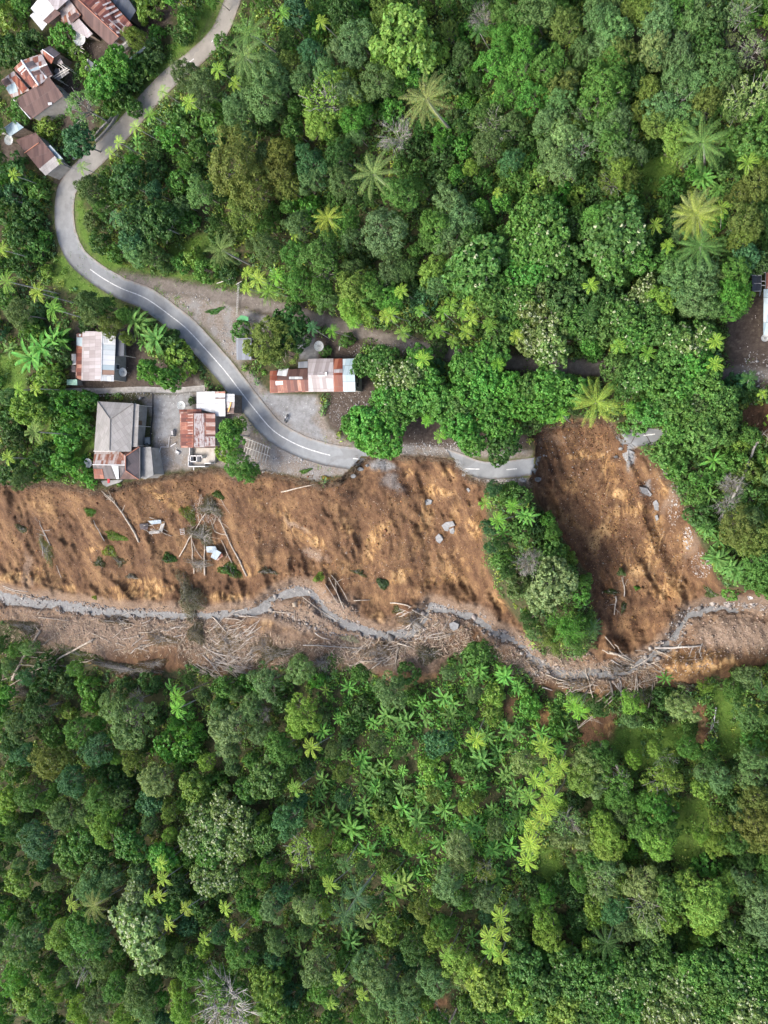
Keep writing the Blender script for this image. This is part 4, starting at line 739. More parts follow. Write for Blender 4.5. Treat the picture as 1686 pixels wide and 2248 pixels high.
'q': "60,120,100,Lg 500,450,82,Ay 540,280,75,Ad 650,490,125,Ct 570,610,112,Ct 700,620,82,Ao 890,520,92,By 990,420,95,By 1050,370,62,Bb 860,400,62,Ag 770,660,62,Bg 930,660,42,Bg 390,690,85,Bt 220,740,62,Bt 290,870,92,Bg 410,840,65,Bg 480,830,55,Bg 630,760,90,Bg 770,870,82,Bt 1400,770,82,Bt 1240,870,75,Ag 1320,950,120,Dy 1320,1020,82,Dp 1080,590,82,Do 1160,770,92,Dy 1220,700,82,Dg 1240,430,120,Ds 1320,300,90,Dp 1480,340,102,Oo 1500,520,90,Ds 1600,380,75,Bt 1600,620,66,Ay 1580,730,66,Ay 1540,820,75,Ay 1570,900,66,Ay 1500,850,66,Ag 1440,1030,66,Ay 1400,1080,56,Ay 60,1100,130,Ly 80,1200,112,Ly 400,980,130,Dm 430,1130,100,Dg 520,1030,66,Ay 700,1140,66,Ay 510,1210,60,Ay 800,1030,140,Ds 860,1120,120,Ds 700,960,100,Ds 1000,1090,92,Ds 980,1240,112,Ds 1160,1050,112,Ds 1060,1150,65,Bb 1110,1190,55,Ly 870,720,92,Ly 1030,850,112,Dd 1500,1130,120,Ly 1580,1080,100,Ly 1400,1240,90,Lg 1550,1250,100,Lg 100,590,100,Ds 330,590,92,Dp 30,600,72,Db 130,800,82,Dm 220,1170,90,St 760,1250,90,Ds 560,140,72,Sy 860,290,80,Sy 600,900,80,Sg",
'r': "220,650,92,Dy 240,760,105,Dy 600,400,112,Op 590,460,82,Dp 640,310,92,Ds 860,420,120,Dp 880,600,140,Op 890,690,92,Dp 1040,490,130,Lg 1020,640,92,Ly 1130,420,82,Ly 710,420,62,Ly 530,560,72,Ly 680,590,100,Dt 730,700,92,Ds 1260,560,150,Dy 1330,480,100,Dg 1250,650,100,Dy 1400,430,82,Dy 1520,410,92,Ds 1630,560,120,Ds 1620,680,120,Ds 1450,760,100,Fg 1480,850,82,Fg 650,790,115,Cd 520,840,62,Ly 430,750,62,Sg 540,660,62,Sy 80,960,130,Lg 200,1080,140,Lg 60,1150,130,Ly 360,920,112,Fg 370,1060,120,Lg 330,1230,130,Ly 520,1000,130,Lg 560,1150,130,Fg 480,1280,110,Fg 700,1080,112,Fw 800,980,120,Fg 880,1060,120,Fg 780,1180,120,Lg 950,1240,120,Fw 1080,1060,120,Fw 1150,1130,112,Fg 1130,1250,120,Fw 1000,930,110,Lg 1200,980,120,Lg 1330,950,112,Lg 1420,1080,120,Fg 1400,1200,112,Fg 1520,1240,130,Fw 1600,1130,112,Fg 1560,990,112,Fg 1620,920,90,Fg 1280,1100,120,Lg 1270,1230,110,Lg 180,1230,110,Lg 680,960,90,Lg 640,1260,110,Lg 440,650,80,Sd 150,430,90,Sd 330,420,90,Sd 400,500,70,Sd",
}
rows = []
for reg, txt in PLANTS.items():
    for it in txt.split():
        x, y, r, kc = it.split(','); px, py, k = im(reg, float(x), float(y))
        if -25 < px < W0 + 25 and -25 < py < H0 + 25: rows.append((px, py, float(r) * k, kc[0], kc[1]))
rg = np.random.RandomState(5)
def place(px, py, rp, code):
    """ground points and scales for plants whose crowns are seen at (px, py) with radius rp"""
    px, py, rp = map(np.array, (px, py, rp)); n = len(px)
    sc = rp * metres(px, py) / np.array([REACH[c] for c in code]); lim = {'A': (.75, 1.3), 'B': (.6, 2.2), 'C': (.55, 1.3)}
    hs = sc.copy()
    for it_ in range(6):
        hgt = np.array([MID[c] for c in code]) * hs
        if it_ == 0: G = surf(px, py)
        # point on the ray at ground + hgt
        z = G[:, 2] + hgt; d = rays(px, py); t = (z - CAMH) / d[:, 2]; P = d * t[:, None]
        gz = ground_z(P[:, :2]); G = np.stack([P[:, 0], P[:, 1], gz], -1)
        sc = rp * (t) / np.array([REACH[c] for c in code])
        hs = np.array([h_of(c, s) for c, s in zip(code, sc)])
    return G, sc, hs
def h_of(c, s):
    # height scale against width scale: a broad tree is not as tall in proportion
    if c in 'DLFOX': return 0.55 * s + 0.38
    if c == 'A': return min(1.25, max(.75, .3 + .7 * s))
    if c == 'C': return min(1.1, .35 + .65 * s)
    if c == 'B': return min(1.4, s)
    return s
G, SC, HS = place([r[0] for r in rows], [r[1] for r in rows], [r[2] for r in rows], [r[3] for r in rows])
placed = []
def spawn(code, loc, s, h, color, vi=None, dense=False):
    if code == 'F': vi = rg.randint(2) + (2 if dense else 0)
    name, parts = PROTO[code][vi if vi is not None else rg.randint(len(PROTO[code]))]
    if code == 'D' and s < .55: name = 'sapling'
    o = empty(name, loc); o.scale = (s * rg.uniform(.94, 1.06), s * rg.uniform(.94, 1.06), h); tl = {'B': .22, 'A': .09, 'C': .07}.get(code, .04); o.rotation_euler = (rg.uniform(-tl, tl), rg.uniform(-tl, tl), rg.uniform(0, 6.28))
    for pn, me in parts:
        c = link(pn, me, o); c.color = color
    return o
for (px, py, rp, kd, cc), g_, s_, h_ in zip(rows, G, SC, HS):
    if kd == 'B' and cc == 't': cc = 'g'
    if kd == 'A' and 1060 < px < 1260 and py > 1600: s_ *= 1.25; c_b = 1
    if kd in 'DLFO' and inside(np.array([px]), np.array([py]), [(720,1490),(1100,1450),(1250,1560),(1230,1720),(1150,1930),(900,1950),(760,1850),(700,1650)])[0]: s_ *= .8; h_ *= .9
    if kd in 'DLFOS' and any(abs(sdf(np.array([px]), np.array([py]), P_)[0]) < rp * .9 for P_ in LAWN): s_ *= .82
    c = np.array((APAL if kd == 'A' else CPAL if kd == 'C' else PAL).get(cc, PAL[cc])); j = rg.uniform(.9, 1.2); c = np.clip(c * j * (1 + rg.uniform(-.08, .08, 3)), 0, 1)
    o = spawn(kd, g_ - (0, 0, .15), s_, h_, (*c, 1), dense=cc in 'wp'); placed.append((o, px, py, rp, kd, cc))

def bare_ground(ux, uy, wide=0):
    ok = slide_sdf(ux, uy) > 4 + wide
    ok |= sdf(ux, uy, PENIN) < -2
    for P_ in BARE + YARD_MUD + YARD_GRAVEL: ok &= sdf(ux, uy, P_) > wide * .6
    ok &= segdist(ux, uy, ROAD_A) > 31 + wide; ok &= segdist(ux, uy, ROAD_B) > 24 + wide; ok &= segdist(ux, uy, ROAD_C) > 22 + wide * .6; ok &= segdist(ux, uy, PATH) > 20 + wide; ok &= segdist(ux, uy, WALKWAY) > 10 + wide
    ok &= ~((uy > 1010) & (uy < 1060) & (ux > 990) & (ux < 1175))
    for P_ in HOUSES_PX: ok &= sdf(ux, uy, P_) > wide
    return ok
HOUSES_PX = [[(60,-20),(120,-20),(270,-20),(330,60),(290,120),(200,110),(150,110),(60,70)],[(0,140),(120,95),(170,150),(150,220),(70,270),(0,200)],[(0,260),(60,260),(140,380),(90,390),(20,330)],[(150,720),(280,720),(280,845),(150,845)],[(585,760),(790,760),(790,870),(585,870)],[(205,875),(340,875),(345,1060),(200,1060)],[(390,855),(520,855),(520,920),(480,1035),(390,1035)],[(1640,590),(1800,590),(1800,760),(1640,760)],[(510,680),(560,680),(560,800),(510,800)]]
# smaller trees and shrubs filling the gaps of the canopy
rf = np.random.RandomState(77); fx = rf.uniform(-20, W0 + 20, 9000); fy = rf.uniform(-20, H0 + 20, 9000); fr = rf.uniform(15, 30, 9000)
okf = bare_ground(fx, fy, 14)
for P_ in LAWN + [[(100,870),(205,865),(205,1060),(60,1060),(40,960)]]: okf &= sdf(fx, fy, P_) > 10
cxs = [r[0] for r in rows]; cys = [r[1] for r in rows]; crs = [r[2] for r in rows]; frows = []; cnt = dict(S=0, L=0, D=0, B=0)
for x, y, r in zip(fx[okf], fy[okf], fr[okf]):
    dd = np.hypot(np.array(cxs) - x, np.array(cys) - y) - .8 * np.array(crs)
    if dd.min() < r * .55: continue
    low = y > 1440
    grove = inside(np.array([x]), np.array([y]), [(720,1490),(1100,1450),(1250,1560),(1230,1720),(1150,1930),(900,1950),(760,1850),(700,1650)])[0]
    u_ = rf.rand(); kd = 'B' if grove and u_ < .75 else 'S' if grove else 'S' if u_ < .42 else 'D' if u_ < .72 else 'L' if u_ < .93 or not (560 < x < 1250 and low) else 'B'
    if kd == 'S' and cnt['S'] >= 108: kd = 'L'
    if kd == 'D': r = min(r, 22)
    cc = rf.choice(list('bbg')) if kd == 'B' else rf.choice(list('ddggmtsby'), p=[.12, .08, .22, .18, .08, .07, .12, .1, .03])
    cnt[kd] += 1; frows.append((x, y, r, kd, cc)); cxs.append(x); cys.append(y); crs.append(r)
    if len(frows) >= 330: break
print('fillers', cnt)
G, SC, HS = place([r[0] for r in frows], [r[1] for r in frows], [r[2] for r in frows], [r[3] for r in frows])
for (px, py, rp, kd, cc), g_, s_, h_ in zip(frows, G, SC, HS):
    c = np.array(PAL[cc]) * rg.uniform(.9, 1.25)
    if kd == 'D': s_ = min(s_, .54)
    o = spawn(kd, g_ - (0, 0, .15), s_, h_, (*c, 1)); placed.append((o, px, py, rp, kd, cc))

# ------------------------------------------------------------------ undergrowth: one mass nobody could count
rg = np.random.RandomState(11)
n = 46000; ux = rg.uniform(-120, 1800, n); uy = rg.uniform(-120, 2360, n)
ok = bare_ground(ux, uy)
for P_ in LAWN: ok &= ~(inside(ux, uy, P_) & (rg.rand(n) < .9))
ok &= fbm(ux / 70, uy / 70, 3) + rg.uniform(-.25, .25, n) > .30
ux, uy = ux[ok], uy[ok]; n = len(ux); U = surf(ux, uy)
tone = fbm(ux / 90 + 3, uy / 90, 3); pick = rg.rand(n)
tints = np.where((pick < .4)[:, None], np.array([.055, .115, .026]), np.where((pick < .7)[:, None], np.array([.085, .165, .030]), np.where((pick < .85)[:, None], np.array([.07, .14, .05]), np.array([.15, .20, .035]))))
grove_ = sm(30, -30, sdf(ux, uy, [(720,1490),(1100,1450),(1250,1560),(1230,1720),(1150,1930),(900,1950),(760,1850),(700,1650)]))
tints = tints * (0.8 + .8 * tone)[:, None]; tints = tints + grove_[:, None] * np.array([.02, .09, .008]); lowg = sm(20, -20, sdf(ux, uy, [(100,870),(205,865),(205,1060),(60,1060),(40,960)])); tints = tints * 1.2 + lowg[:, None] * np.array([.05, .10, .01])
per = 26; rb = rg.uniform(.5, 1.6, n) * (.7 + .6 * tone)
v = rnd_unit(rg, n * per); v[:, 2] = np.abs(v[:, 2]); r_ = np.repeat(rb, per)
C_ = np.repeat(U, per, 0) + v * (r_ * rg.uniform(.5, 1.05, n * per))[:, None] * np.array([1, 1, .8]) + np.array([0, 0, .1])
V, F = leaves(C_, v + rg.normal(0, .5, v.shape), .56 * rg.uniform(.6, 1.3, n * per), .32 * rg.uniform(.6, 1.3, n * per), rg)
me = mesh_np('undergrowth', V, F, M_UNDER); a = me.attributes.new('tint', 'FLOAT_COLOR', 'POINT')
tc = np.concatenate([np.repeat(tints, per * 4, 0), np.ones((n * per * 4, 1))], 1).astype(np.float32); a.data.foreach_set('color', tc.ravel())
tag(link('undergrowth', me), 'low leafy plants and weeds covering the ground between the trees', None, None, 'stuff')

# grass tufts on the lawns and along the verges
g = np.random.RandomState(13); n = 60000; X = g.uniform(-20, 1706, n); Y = g.uniform(-20, 2268, n)
okg = np.zeros(n, bool)
for P_ in LAWN: okg |= sdf(X, Y, P_) < 4
dR = segdist(X, Y, ROAD_A); okg |= (dR > 25) & (dR < 42) & (Y < 700); dP = segdist(X, Y, PATH); okg |= (dP > 17) & (dP < 27) & (g.rand(n) < .5); okg |= (dR > 27) & (dR < 34) & (g.rand(n) < .25)
okg &= (fbm(X / 12, Y / 12, 3) > .42) & (slide_sdf(X, Y) > 3)
for P_ in HOUSES_PX: okg &= ~inside(X, Y, P_)
X, Y = X[okg], Y[okg]; n = len(X); P = surf(X, Y); per = 9
C_ = np.repeat(P, per, 0) + g.normal(0, .35, (n * per, 3)) * np.array([1, 1, 0]) + np.array([0, 0, .08]); V, F = leaves(C_, rnd_unit(g, n * per) * .8 + np.array([0, 0, .7]), .42, .09, g)
me = mesh_np('grass', V, F, M_UNDER); a = me.attributes.new('tint', 'FLOAT_COLOR', 'POINT'); tn = np.array([.10, .21, .03]) * (0.6 + .8 * fbm(X / 25, Y / 25, 3))[:, None] + (g.rand(n) < .15)[:, None] * np.array([.12, .05, .02])
a.data.foreach_set('color', np.concatenate([np.repeat(tn, per * 4, 0), np.ones((n * per * 4, 1))], 1).astype(np.float32).ravel())
tag(link('grass', me), 'short green grass on the clearings and road verges', None, None, 'stuff')

# canopy of the hillside all round, outside the photograph's edges
g = np.random.RandomState(17); n = 9000; X = g.uniform(-860, 2600, n); Y = g.uniform(-900, 3100, n)
ko = ((X < -25) | (X > W0 + 25) | (Y < -25) | (Y > H0 + 25)) & ((sdf(X, Y, SLIDE1) > 6) | (X < -420) | (X > 2150)) & (segdist(X, Y, ROAD_A) > 40) & (segdist(X, Y, PATH) > 30) & ~((X > 1640) & (X < 1830) & (Y > 580) & (Y < 860)) & ~((X > -70) & (Y > -120) & (X < 330) & (Y < 380))
X, Y = X[ko], Y[ko]; n = len(X); P = surf(X, Y); per = 60; rb = g.uniform(1.6, 3.6, n); v = rnd_unit(g, n * per); v[:, 2] = np.abs(v[:, 2]); r_ = np.repeat(rb, per)
C_ = np.repeat(P, per, 0) + v * (r_ * g.uniform(.7, 1.05, n * per))[:, None] * np.array([1, 1, 1.1]) + np.stack([r_ * 0, r_ * 0, np.repeat(g.uniform(1, 5, n), per)], -1)
V, F = leaves(C_, v + g.normal(0, .5, v.shape), 1.1 * g.uniform(.7, 1.3, n * per), .75 * g.uniform(.7, 1.3, n * per), g)
me = mesh_np('forest', V, F, M_UNDER); a = me.attributes.new('tint', 'FLOAT_COLOR', 'POINT'); tn = np.array([.075, .17, .03])[None] * g.uniform(.6, 1.4, (n, 1)) + g.uniform(0, .05, (n, 1)) * np.array([1, .8, 0])
a.data.foreach_set('color', np.concatenate([np.repeat(tn, per * 4, 0), np.ones((n * per * 4, 1))], 1).astype(np.float32).ravel())
tag(link('forest', me), 'forest canopy covering the hillside beyond the edges of the view', None, None, 'stuff')

# ------------------------------------------------------------------ houses
RUST = [(0.2, (0.057, 0.018, 0.013)), (0.45, (0.102, 0.030, 0.021)), (0.58, (0.164, 0.057, 0.037)), (0.68, (0.271, 0.127, 0.082)), (0.8, (0.344, 0.295, 0.271))]
M_RUST = sheet_mat('rusty_sheets', RUST)
M_RUSTX = sheet_mat('rust_and_zinc_sheets', [(0.3, (0.107, 0.034, 0.021)), (0.47, (0.185, 0.078, 0.046)), (0.53, (0.273, 0.235, 0.221)), (0.75, (0.322, 0.294, 0.285))], sheet=.7, course=1.5, streak=.7)
M_ORANGE = sheet_mat('orange_rust_sheets', [(0.3, (0.104, 0.023, 0.011)), (0.5, (0.174, 0.047, 0.022)), (0.68, (0.228, 0.084, 0.048))], sheet=.8, course=3)
M_BROWN = sheet_mat('brown_sheets', [(0.3, (0.048, 0.024, 0.020)), (0.5, (0.069, 0.036, 0.029)), (0.72, (0.101, 0.057, 0.046))], streak=.6)
M_DARK = sheet_mat('dark_sheets', [(0.3, (0.033, 0.029, 0.031)), (0.55, (0.061, 0.053, 0.056)), (0.75, (0.107, 0.082, 0.082))])
M_PINKZ = sheet_mat('faded_zinc_sheets', [(0.3, (0.212, 0.184, 0.178)), (0.5, (0.270, 0.241, 0.236)), (0.7, (0.318, 0.293, 0.290))], sheet=.8, course=2.2)
M_ZINC = sheet_mat('white_zinc_sheets', [(0.3, (0.330, 0.343, 0.343)), (0.55, (0.425, 0.437, 0.437)), (0.7, (0.484, 0.490, 0.484))], sheet=.9, course=3)
M_BLUEZ = sheet_mat('pale_blue_sheets', [(0.3, (0.177, 0.248, 0.277)), (0.5, (0.248, 0.319, 0.343)), (0.7, (0.343, 0.402, 0.413))], sheet=1.0, course=4)
M_MIXZ = sheet_mat('blue_and_rust_sheets', [(0.3, (0.212, 0.130, 0.094)), (0.42, (0.201, 0.266, 0.295)), (0.6, (0.271, 0.325, 0.343)), (0.75, (0.413, 0.425, 0.425))], sheet=1.1, course=9, streak=.3)
M_GREY = sheet_mat('grey_asbestos', [(0.3, (0.155, 0.149, 0.138)), (0.5, (0.207, 0.198, 0.186)), (0.7, (0.258, 0.249, 0.235))], sheet=.9, course=1.7, ridge=.18, streak=.8)
M_SLATE = sheet_mat('slate_blue_sheets', [(0.3, (0.051, 0.058, 0.068)), (0.6, (0.075, 0.085, 0.099)), (0.8, (0.116, 0.122, 0.136))], sheet=.9, course=6)
M_BLGREY = sheet_mat('blue_grey_sheets', [(0.3, (0.115, 0.126, 0.143)), (0.6, (0.161, 0.178, 0.198)), (0.8, (0.218, 0.230, 0.247))], sheet=.9, course=6)
M_GREEN = sheet_mat('green_sheets', [(0.3, (0.016, 0.117, 0.037)), (0.6, (0.027, 0.181, 0.058)), (0.8, (0.064, 0.224, 0.096))], sheet=.9, course=6)
M_WALL = rough_mat('plaster', (0.209, 0.190, 0.166), (0.307, 0.295, 0.265), 0.8, 0.9, 0.15)
M_BOARD = rough_mat('board_wall', (0.098, 0.074, 0.057), (0.197, 0.156, 0.123), 2.0, 0.9, 0.2)
M_WHITE = plain('whitewash', (0.476, 0.467, 0.451), 0.7)
M_DISH = plain('dish_mesh', (0.451, 0.467, 0.435), 0.5)
M_STEEL = plain('steel', (0.287, 0.287, 0.279), 0.4, 0.6)
M_BLACK = plain('black_rubber', (0.016, 0.016, 0.018), 0.6)
M_GLASS = plain('window_glass', (0.041, 0.049, 0.057), 0.15)
M_DOOR = plain('door_wood', (0.131, 0.082, 0.049), 0.6)
M_BLUE = plain('blue_plastic', (0.025, 0.131, 0.492), 0.4)
M_RIDGE = plain('ridge_cap', (0.590, 0.590, 0.574), 0.5)
M_RRIDGE = plain('rusty_ridge', (0.312, 0.131, 0.082), 0.7)
M_BAMBOO = plain('weathered_bamboo', (0.492, 0.459, 0.402), 0.7, 0, .25)
M_FLOORC = rough_mat('concrete_floor', (0.258, 0.227, 0.190), (0.381, 0.357, 0.320), 0.9, 0.85, 0.2)
M_SLAB = rough_mat('slab_concrete', (0.135, 0.135, 0.128), (0.225, 0.225, 0.216), 0.8, 0.85, 0.2)
M_STONE = rough_mat('stone', (0.246, 0.213, 0.180), (0.492, 0.451, 0.394), 1.5, 0.9, 0.3)
def zc(ox, oy, s): return lambda pts: [(ox + x / s, oy + y / s) for x, y in pts]
def root_at(name, px, py, label, cat, group=None):
    return empty(name, at(px, py), label, cat, group)
def solid(name, mt, pts3, thick, parent):
    """flat sheet through pts3 (first edge along the eave), thick metres deep, UV in metres"""
    P = np.array(pts3, float); n = len(P)
    u = P[1] - P[0]; u /= np.linalg.norm(u); nr = np.cross(P[1] - P[0], P[-1] - P[0]); nr /= np.linalg.norm(nr) + 1e-9
    if nr[2] < 0: P = P[::-1]; nr = -nr; 
    vdir = np.cross(nr, u)
    org = np.array(parent.location); V = np.vstack([P, P - nr * thick]) - org
    F = [tuple(range(n)), tuple(reversed(range(n, 2 * n)))] + [(i, i + n, (i + 1) % n + n, (i + 1) % n) for i in range(n)]
    me = bpy.data.meshes.new(name); me.from_pydata([tuple(v) for v in V], [], F); me.update(); me.materials.append(mt)
    uvl = me.uv_layers.new(name='UV'); a0 = P[0]
    for lp in me.loops:
        p = V[lp.vertex_index] + org - a0; uvl.data[lp.index].uv = (float(p @ u) + 50, float(p @ vdir) + 50)
    return link(name, me, parent)
class House:
    def __init__(s, name, px, py, label, cat='house', group=None):
        s.root = root_at(name, px, py, label, cat, group); s.z0 = s.root.location.z; s.slopes = []
    def p3(s, pts, hs):
        pts = np.array(pts, float); return on_level(pts[:, 0], pts[:, 1], s.z0 + np.broadcast_to(np.array(hs, float), (len(pts),)))
    def roof(s, mt, pts, hs, name='roof', thick=.06, label=None):
        o = solid(name, mt, s.p3(pts, hs), thick, s.root)
        if label: o['label'] = label
        return o
    def patch(s, mt, pts, quad, qh, name='patch', lift=.05):
        """a loose sheet lying on the slope quad"""
        Q_ = s.p3(quad, qh); nr = np.cross(Q_[1] - Q_[0], Q_[-1] - Q_[0]); nr /= np.linalg.norm(nr)
        if nr[2] < 0: nr = -nr
        out = []
        for (x, y) in pts:
            d = rays(np.array([x]), np.array([y]))[0]; c = np.array([0, 0, CAMH]); t = np.dot(Q_[0] - c, nr) / np.dot(d, nr); out.append(c + d * t + nr * lift)
        return solid(name, mt, out, .03, s.root)
    def walls(s, pts, h, inset=.45, mt=None, name='wall', base=-.8, openings=()):
        P = s.p3(pts, h); c = P.mean(0); P = P - (P - c) * np.minimum(.45, inset / np.linalg.norm(P - c, axis=1))[:, None]
        mb = MB(); top = [p + (0, 0, -.12) for p in P]
        a = sum(top[i][0] * top[(i + 1) % len(top)][1] - top[(i + 1) % len(top)][0] * top[i][1] for i in range(len(top)))
        if a < 0: top = top[::-1]
        gz = min(s.z0, float(np.min(ground_z(P[:, :2])))) ; hts = float(np.mean([p[2] for p in top])) - gz - base * 1.0
        n = len(top); vs = [tuple(p) for p in top] + [(p[0], p[1], gz + base) for p in top]
        mb.add(vs, [tuple(range(n))] + [(i, i + n, (i + 1) % n + n, (i + 1) % n) for i in range(n)])
        w = mb.build(name, mt or M_WALL, s.root)
        for (e, f, ww, z1, z2, kind) in openings:        # edge, share along it, width, sill and head heights
            a_, b_ = top[e % n], top[(e + 1) % n]; u = (b_ - a_); L = np.linalg.norm(u[:2]); u = u / np.linalg.norm(u); c_ = a_ + (b_ - a_) * f
            nn = np.array([u[1], -u[0], 0]); 
            if np.dot(nn, (c_ - c)) < 0: nn = -nn
            zb = s.z0; pts4 = [c_ - u * ww / 2, c_ + u * ww / 2]
            mbo = MB(); q0, q1 = pts4; t_ = nn * .05
            vs = [(q0[0], q0[1], zb + z1), (q1[0], q1[1], zb + z1), (q1[0], q1[1], zb + z2), (q0[0], q0[1], zb + z2)]
            mbo.add([tuple(np.array(v) - t_) for v in vs] + [tuple(np.array(v) + t_) for v in vs], [(0, 1, 2, 3), (7, 6, 5, 4), (0, 4, 5, 1), (1, 5, 6, 2), (2, 6, 7, 3), (3, 7, 4, 0)])
            f_ = mbo.build(kind, M_DOOR if kind == 'door' else M_WHITE, s.root)
            if kind == 'window':
                mi = MB(); k = .8; cc_ = np.mean(vs, 0); vi = [cc_ + (np.array(v) - cc_) * k + nn * .03 for v in vs]
                mi.add([tuple(np.array(v)) for v in vi] + [tuple(np.array(v) + t_) for v in vi], [(0, 1, 2, 3), (7, 6, 5, 4), (0, 4, 5, 1), (1, 5, 6, 2), (2, 6, 7, 3), (3, 7, 4, 0)])
                g_ = mi.mesh('pane', M_GLASS, False, s.root.location); po = link('pane', g_, f_)
        return w
    def cap(s, pts, hs, r=.14, mt=None, name='ridge_cap'):
        mb = MB(); P = s.p3(pts, hs) + np.array([0, 0, .06]); mb.tube(list(P), [r] * len(P), 5); return mb.build(name, mt or M_RIDGE, s.root)
    def posts(s, pts, h, r=.07, mt=None):
        for p in s.p3(pts, h):
            mb = MB(); gz = ground_z(np.array([p[:2]]))[0]; mb.tube([(p[0], p[1], gz - .2), (p[0], p[1], p[2] - .05)], [r, r], 6); mb.build('post', mt or M_BAMBOO, s.root)

# 1 long rusty house at the top of the village
Z = zc(40, 0, 5.53)
h = House('rusty_roof_house', 205, 40, 'large house with a long rusty brown gabled roof beside the slate blue lean-to')
rid = Z([(640,-90),(1225,450)]); le = Z([(480,-20),(1115,555)]); re_ = Z([(1000,-130),(1385,300)])
qL = [rid[0], rid[1], le[1], le[0]]; qR = [rid[0], rid[1], Z([(1290,420)])[0], re_[1], re_[0]]
h.roof(M_BROWN, qL, [4.6, 4.6, 3.0, 3.0]); h.roof(M_RUST, qR, [4.6, 4.6, 3.6, 3.0, 3.0])
for pts in ([(1020,60),(1125,15),(1135,30),(1035,75)],[(1055,100),(1170,65),(1180,85),(1075,125)],[(1030,200),(1210,105),(1225,125),(1050,215)],[(1170,205),(1255,155),(1268,175),(1180,220)],[(1095,240),(1110,235),(1290,395),(1280,405)],[(1205,255),(1218,250),(1300,325),(1290,330)],[(1095,325),(1110,318),(1150,360),(1140,368)],[(1190,385),(1225,385),(1235,405),(1195,408)],[(930,40),(980,20),(988,32),(940,50)]):
    h.patch(M_PINKZ, Z(pts), qR, [4.6, 4.6, 3.6, 3.0, 3.0], 'loose_sheet')
h.cap([rid[0], rid[1]], 4.6, .12, M_RRIDGE)
h.walls([rid[0], Z([(1290,420)])[0], Z([(1115,550)])[0], le[0]], 3.0, .9, openings=((2, .3, 1.0, .9, 2.0, 'window'), (1, .5, 1.0, 0, 2.1, 'door')))
h.roof(M_SLAB, Z([(1120,575),(1205,625),(1335,500),(1290,470)]), [1.0]*4, 'porch_slab', .3)
h.roof(M_WHITE, Z([(1115,570),(1190,628),(1340,495),(1325,485),(1195,600),(1130,560)]), [1.3,1.3,1.3,1.3,1.3,1.3], 'porch_parapet', .9)
h = House('patched_kitchen', 150, 40, 'patched rust and zinc kitchen roof between the white shed and the long brown roof', 'outbuilding')
q1 = Z([(430,110),(600,-30),(760,180),(600,330)]); h.roof(M_RUSTX, q1, [3.2, 3.4, 3.0, 2.8])
h.roof(M_BROWN, Z([(605,215),(690,150),(745,200),(640,280)]), [3.25]*4, 'loose_sheet', .04)
h.roof(M_RUSTX, Z([(515,250),(610,190),(700,290),(610,335)]), [2.7]*4)
h.roof(M_PINKZ, Z([(610,320),(735,225),(905,410),(838,462)]), [2.7, 2.9, 2.5, 2.3])
h.walls(Z([(500,180),(650,60),(850,400),(700,400)]), 2.5, .5, M_BOARD)
h = House('zinc_shed', 95, 20, 'white zinc roofed shed at the upper edge of the village', 'shed')
h.roof(M_ZINC, Z([(150,100),(300,-80),(440,110),(290,260)]), [3.2, 3.4, 3.3, 3.0]); h.roof(M_PINKZ, Z([(300,-80),(620,-80),(600,0),(470,120),(440,110)]), [3.45]*5)
h.roof(M_ZINC, Z([(140,190),(185,150),(350,290),(290,370)]), [2.5, 2.7, 2.7, 2.5]); h.roof(M_BROWN, Z([(300,250),(440,110),(520,160),(360,290)]), [3.0, 3.25, 3.1, 2.8])
h.walls(Z([(170,120),(320,-60),(560,0),(330,280)]), 3.0, .5, M_BOARD)
h = House('slate_lean_to', 270, 20, 'slate blue lean-to roof standing against the long rusty house', 'outbuilding')
h.roof(M_SLATE, Z([(1010,-130),(1290,-80),(1430,130),(1355,250)]), [2.7, 2.3, 2.2, 2.6]); h.walls(Z([(1010,-130),(1290,-80),(1430,130),(1355,250)]), 2.2, .4, M_BOARD)
h = House('bell_shaped_hut', 198, 150, 'small hut with a white gable end and dark grey roof near the big dish', 'hut')
h.roof(M_SLATE, Z([(845,715),(1000,830),(885,905),(825,845)]), [2.6, 2.6, 1.7, 1.7]); h.roof(M_WHITE, Z([(845,712),(825,848),(795,845),(772,795)]), [2.62, 1.6, .5, .5], 'gable_end', .06); h.walls(Z([(845,715),(1000,830),(885,905),(825,845)]), 1.7, .25)
h = House('narrow_shed', 298, 120, 'narrow shed under one long pale blue zinc sheet by the hedge', 'shed')
h.roof(M_BLUEZ, Z([(1292,755),(1530,560),(1555,590),(1312,782)]), [2.3, 2.3, 2.0, 2.0]); h.walls(Z([(1292,755),(1530,560),(1555,590),(1312,782)]), 2.0, .2, M_BOARD); h.posts(Z([(1300,765),(1540,580)]), 2.0)

# 2 patchwork house
Z = zc(0, 90, 6.9125)
h = House('patchwork_house', 70, 170, 'tumbledown house with a patchwork roof of rust, zinc and white strips')
qa = Z([(225,900),(745,545),(965,835),(465,1195)]); h.roof(M_BROWN, qa, [3.9, 3.9, 2.9, 2.9])
qb = Z([(330,295),(630,190),(800,520),(590,670)]); h.roof(M_RUSTX, qb, [4.4, 3.2, 3.2, 4.4]); qc = Z([(200,415),(330,295),(590,670),(500,730)]); h.roof(M_RUST, qc, [3.4, 4.4, 4.4, 3.4])
qd = Z([(10,600),(205,455),(450,745),(180,870)]); h.roof(M_RUSTX, qd, [2.7, 3.3, 3.3, 2.7])
for pts, m_ in (([(85,710),(230,625),(275,770),(155,810)], M_BLUEZ), ([(165,560),(245,520),(420,720),(340,780)], M_ORANGE), ([(10,610),(120,560),(180,640),(80,690)], M_BROWN)): h.patch(m_, Z(pts), qd, [2.7, 3.3, 3.3, 2.7], 'loose_sheet')
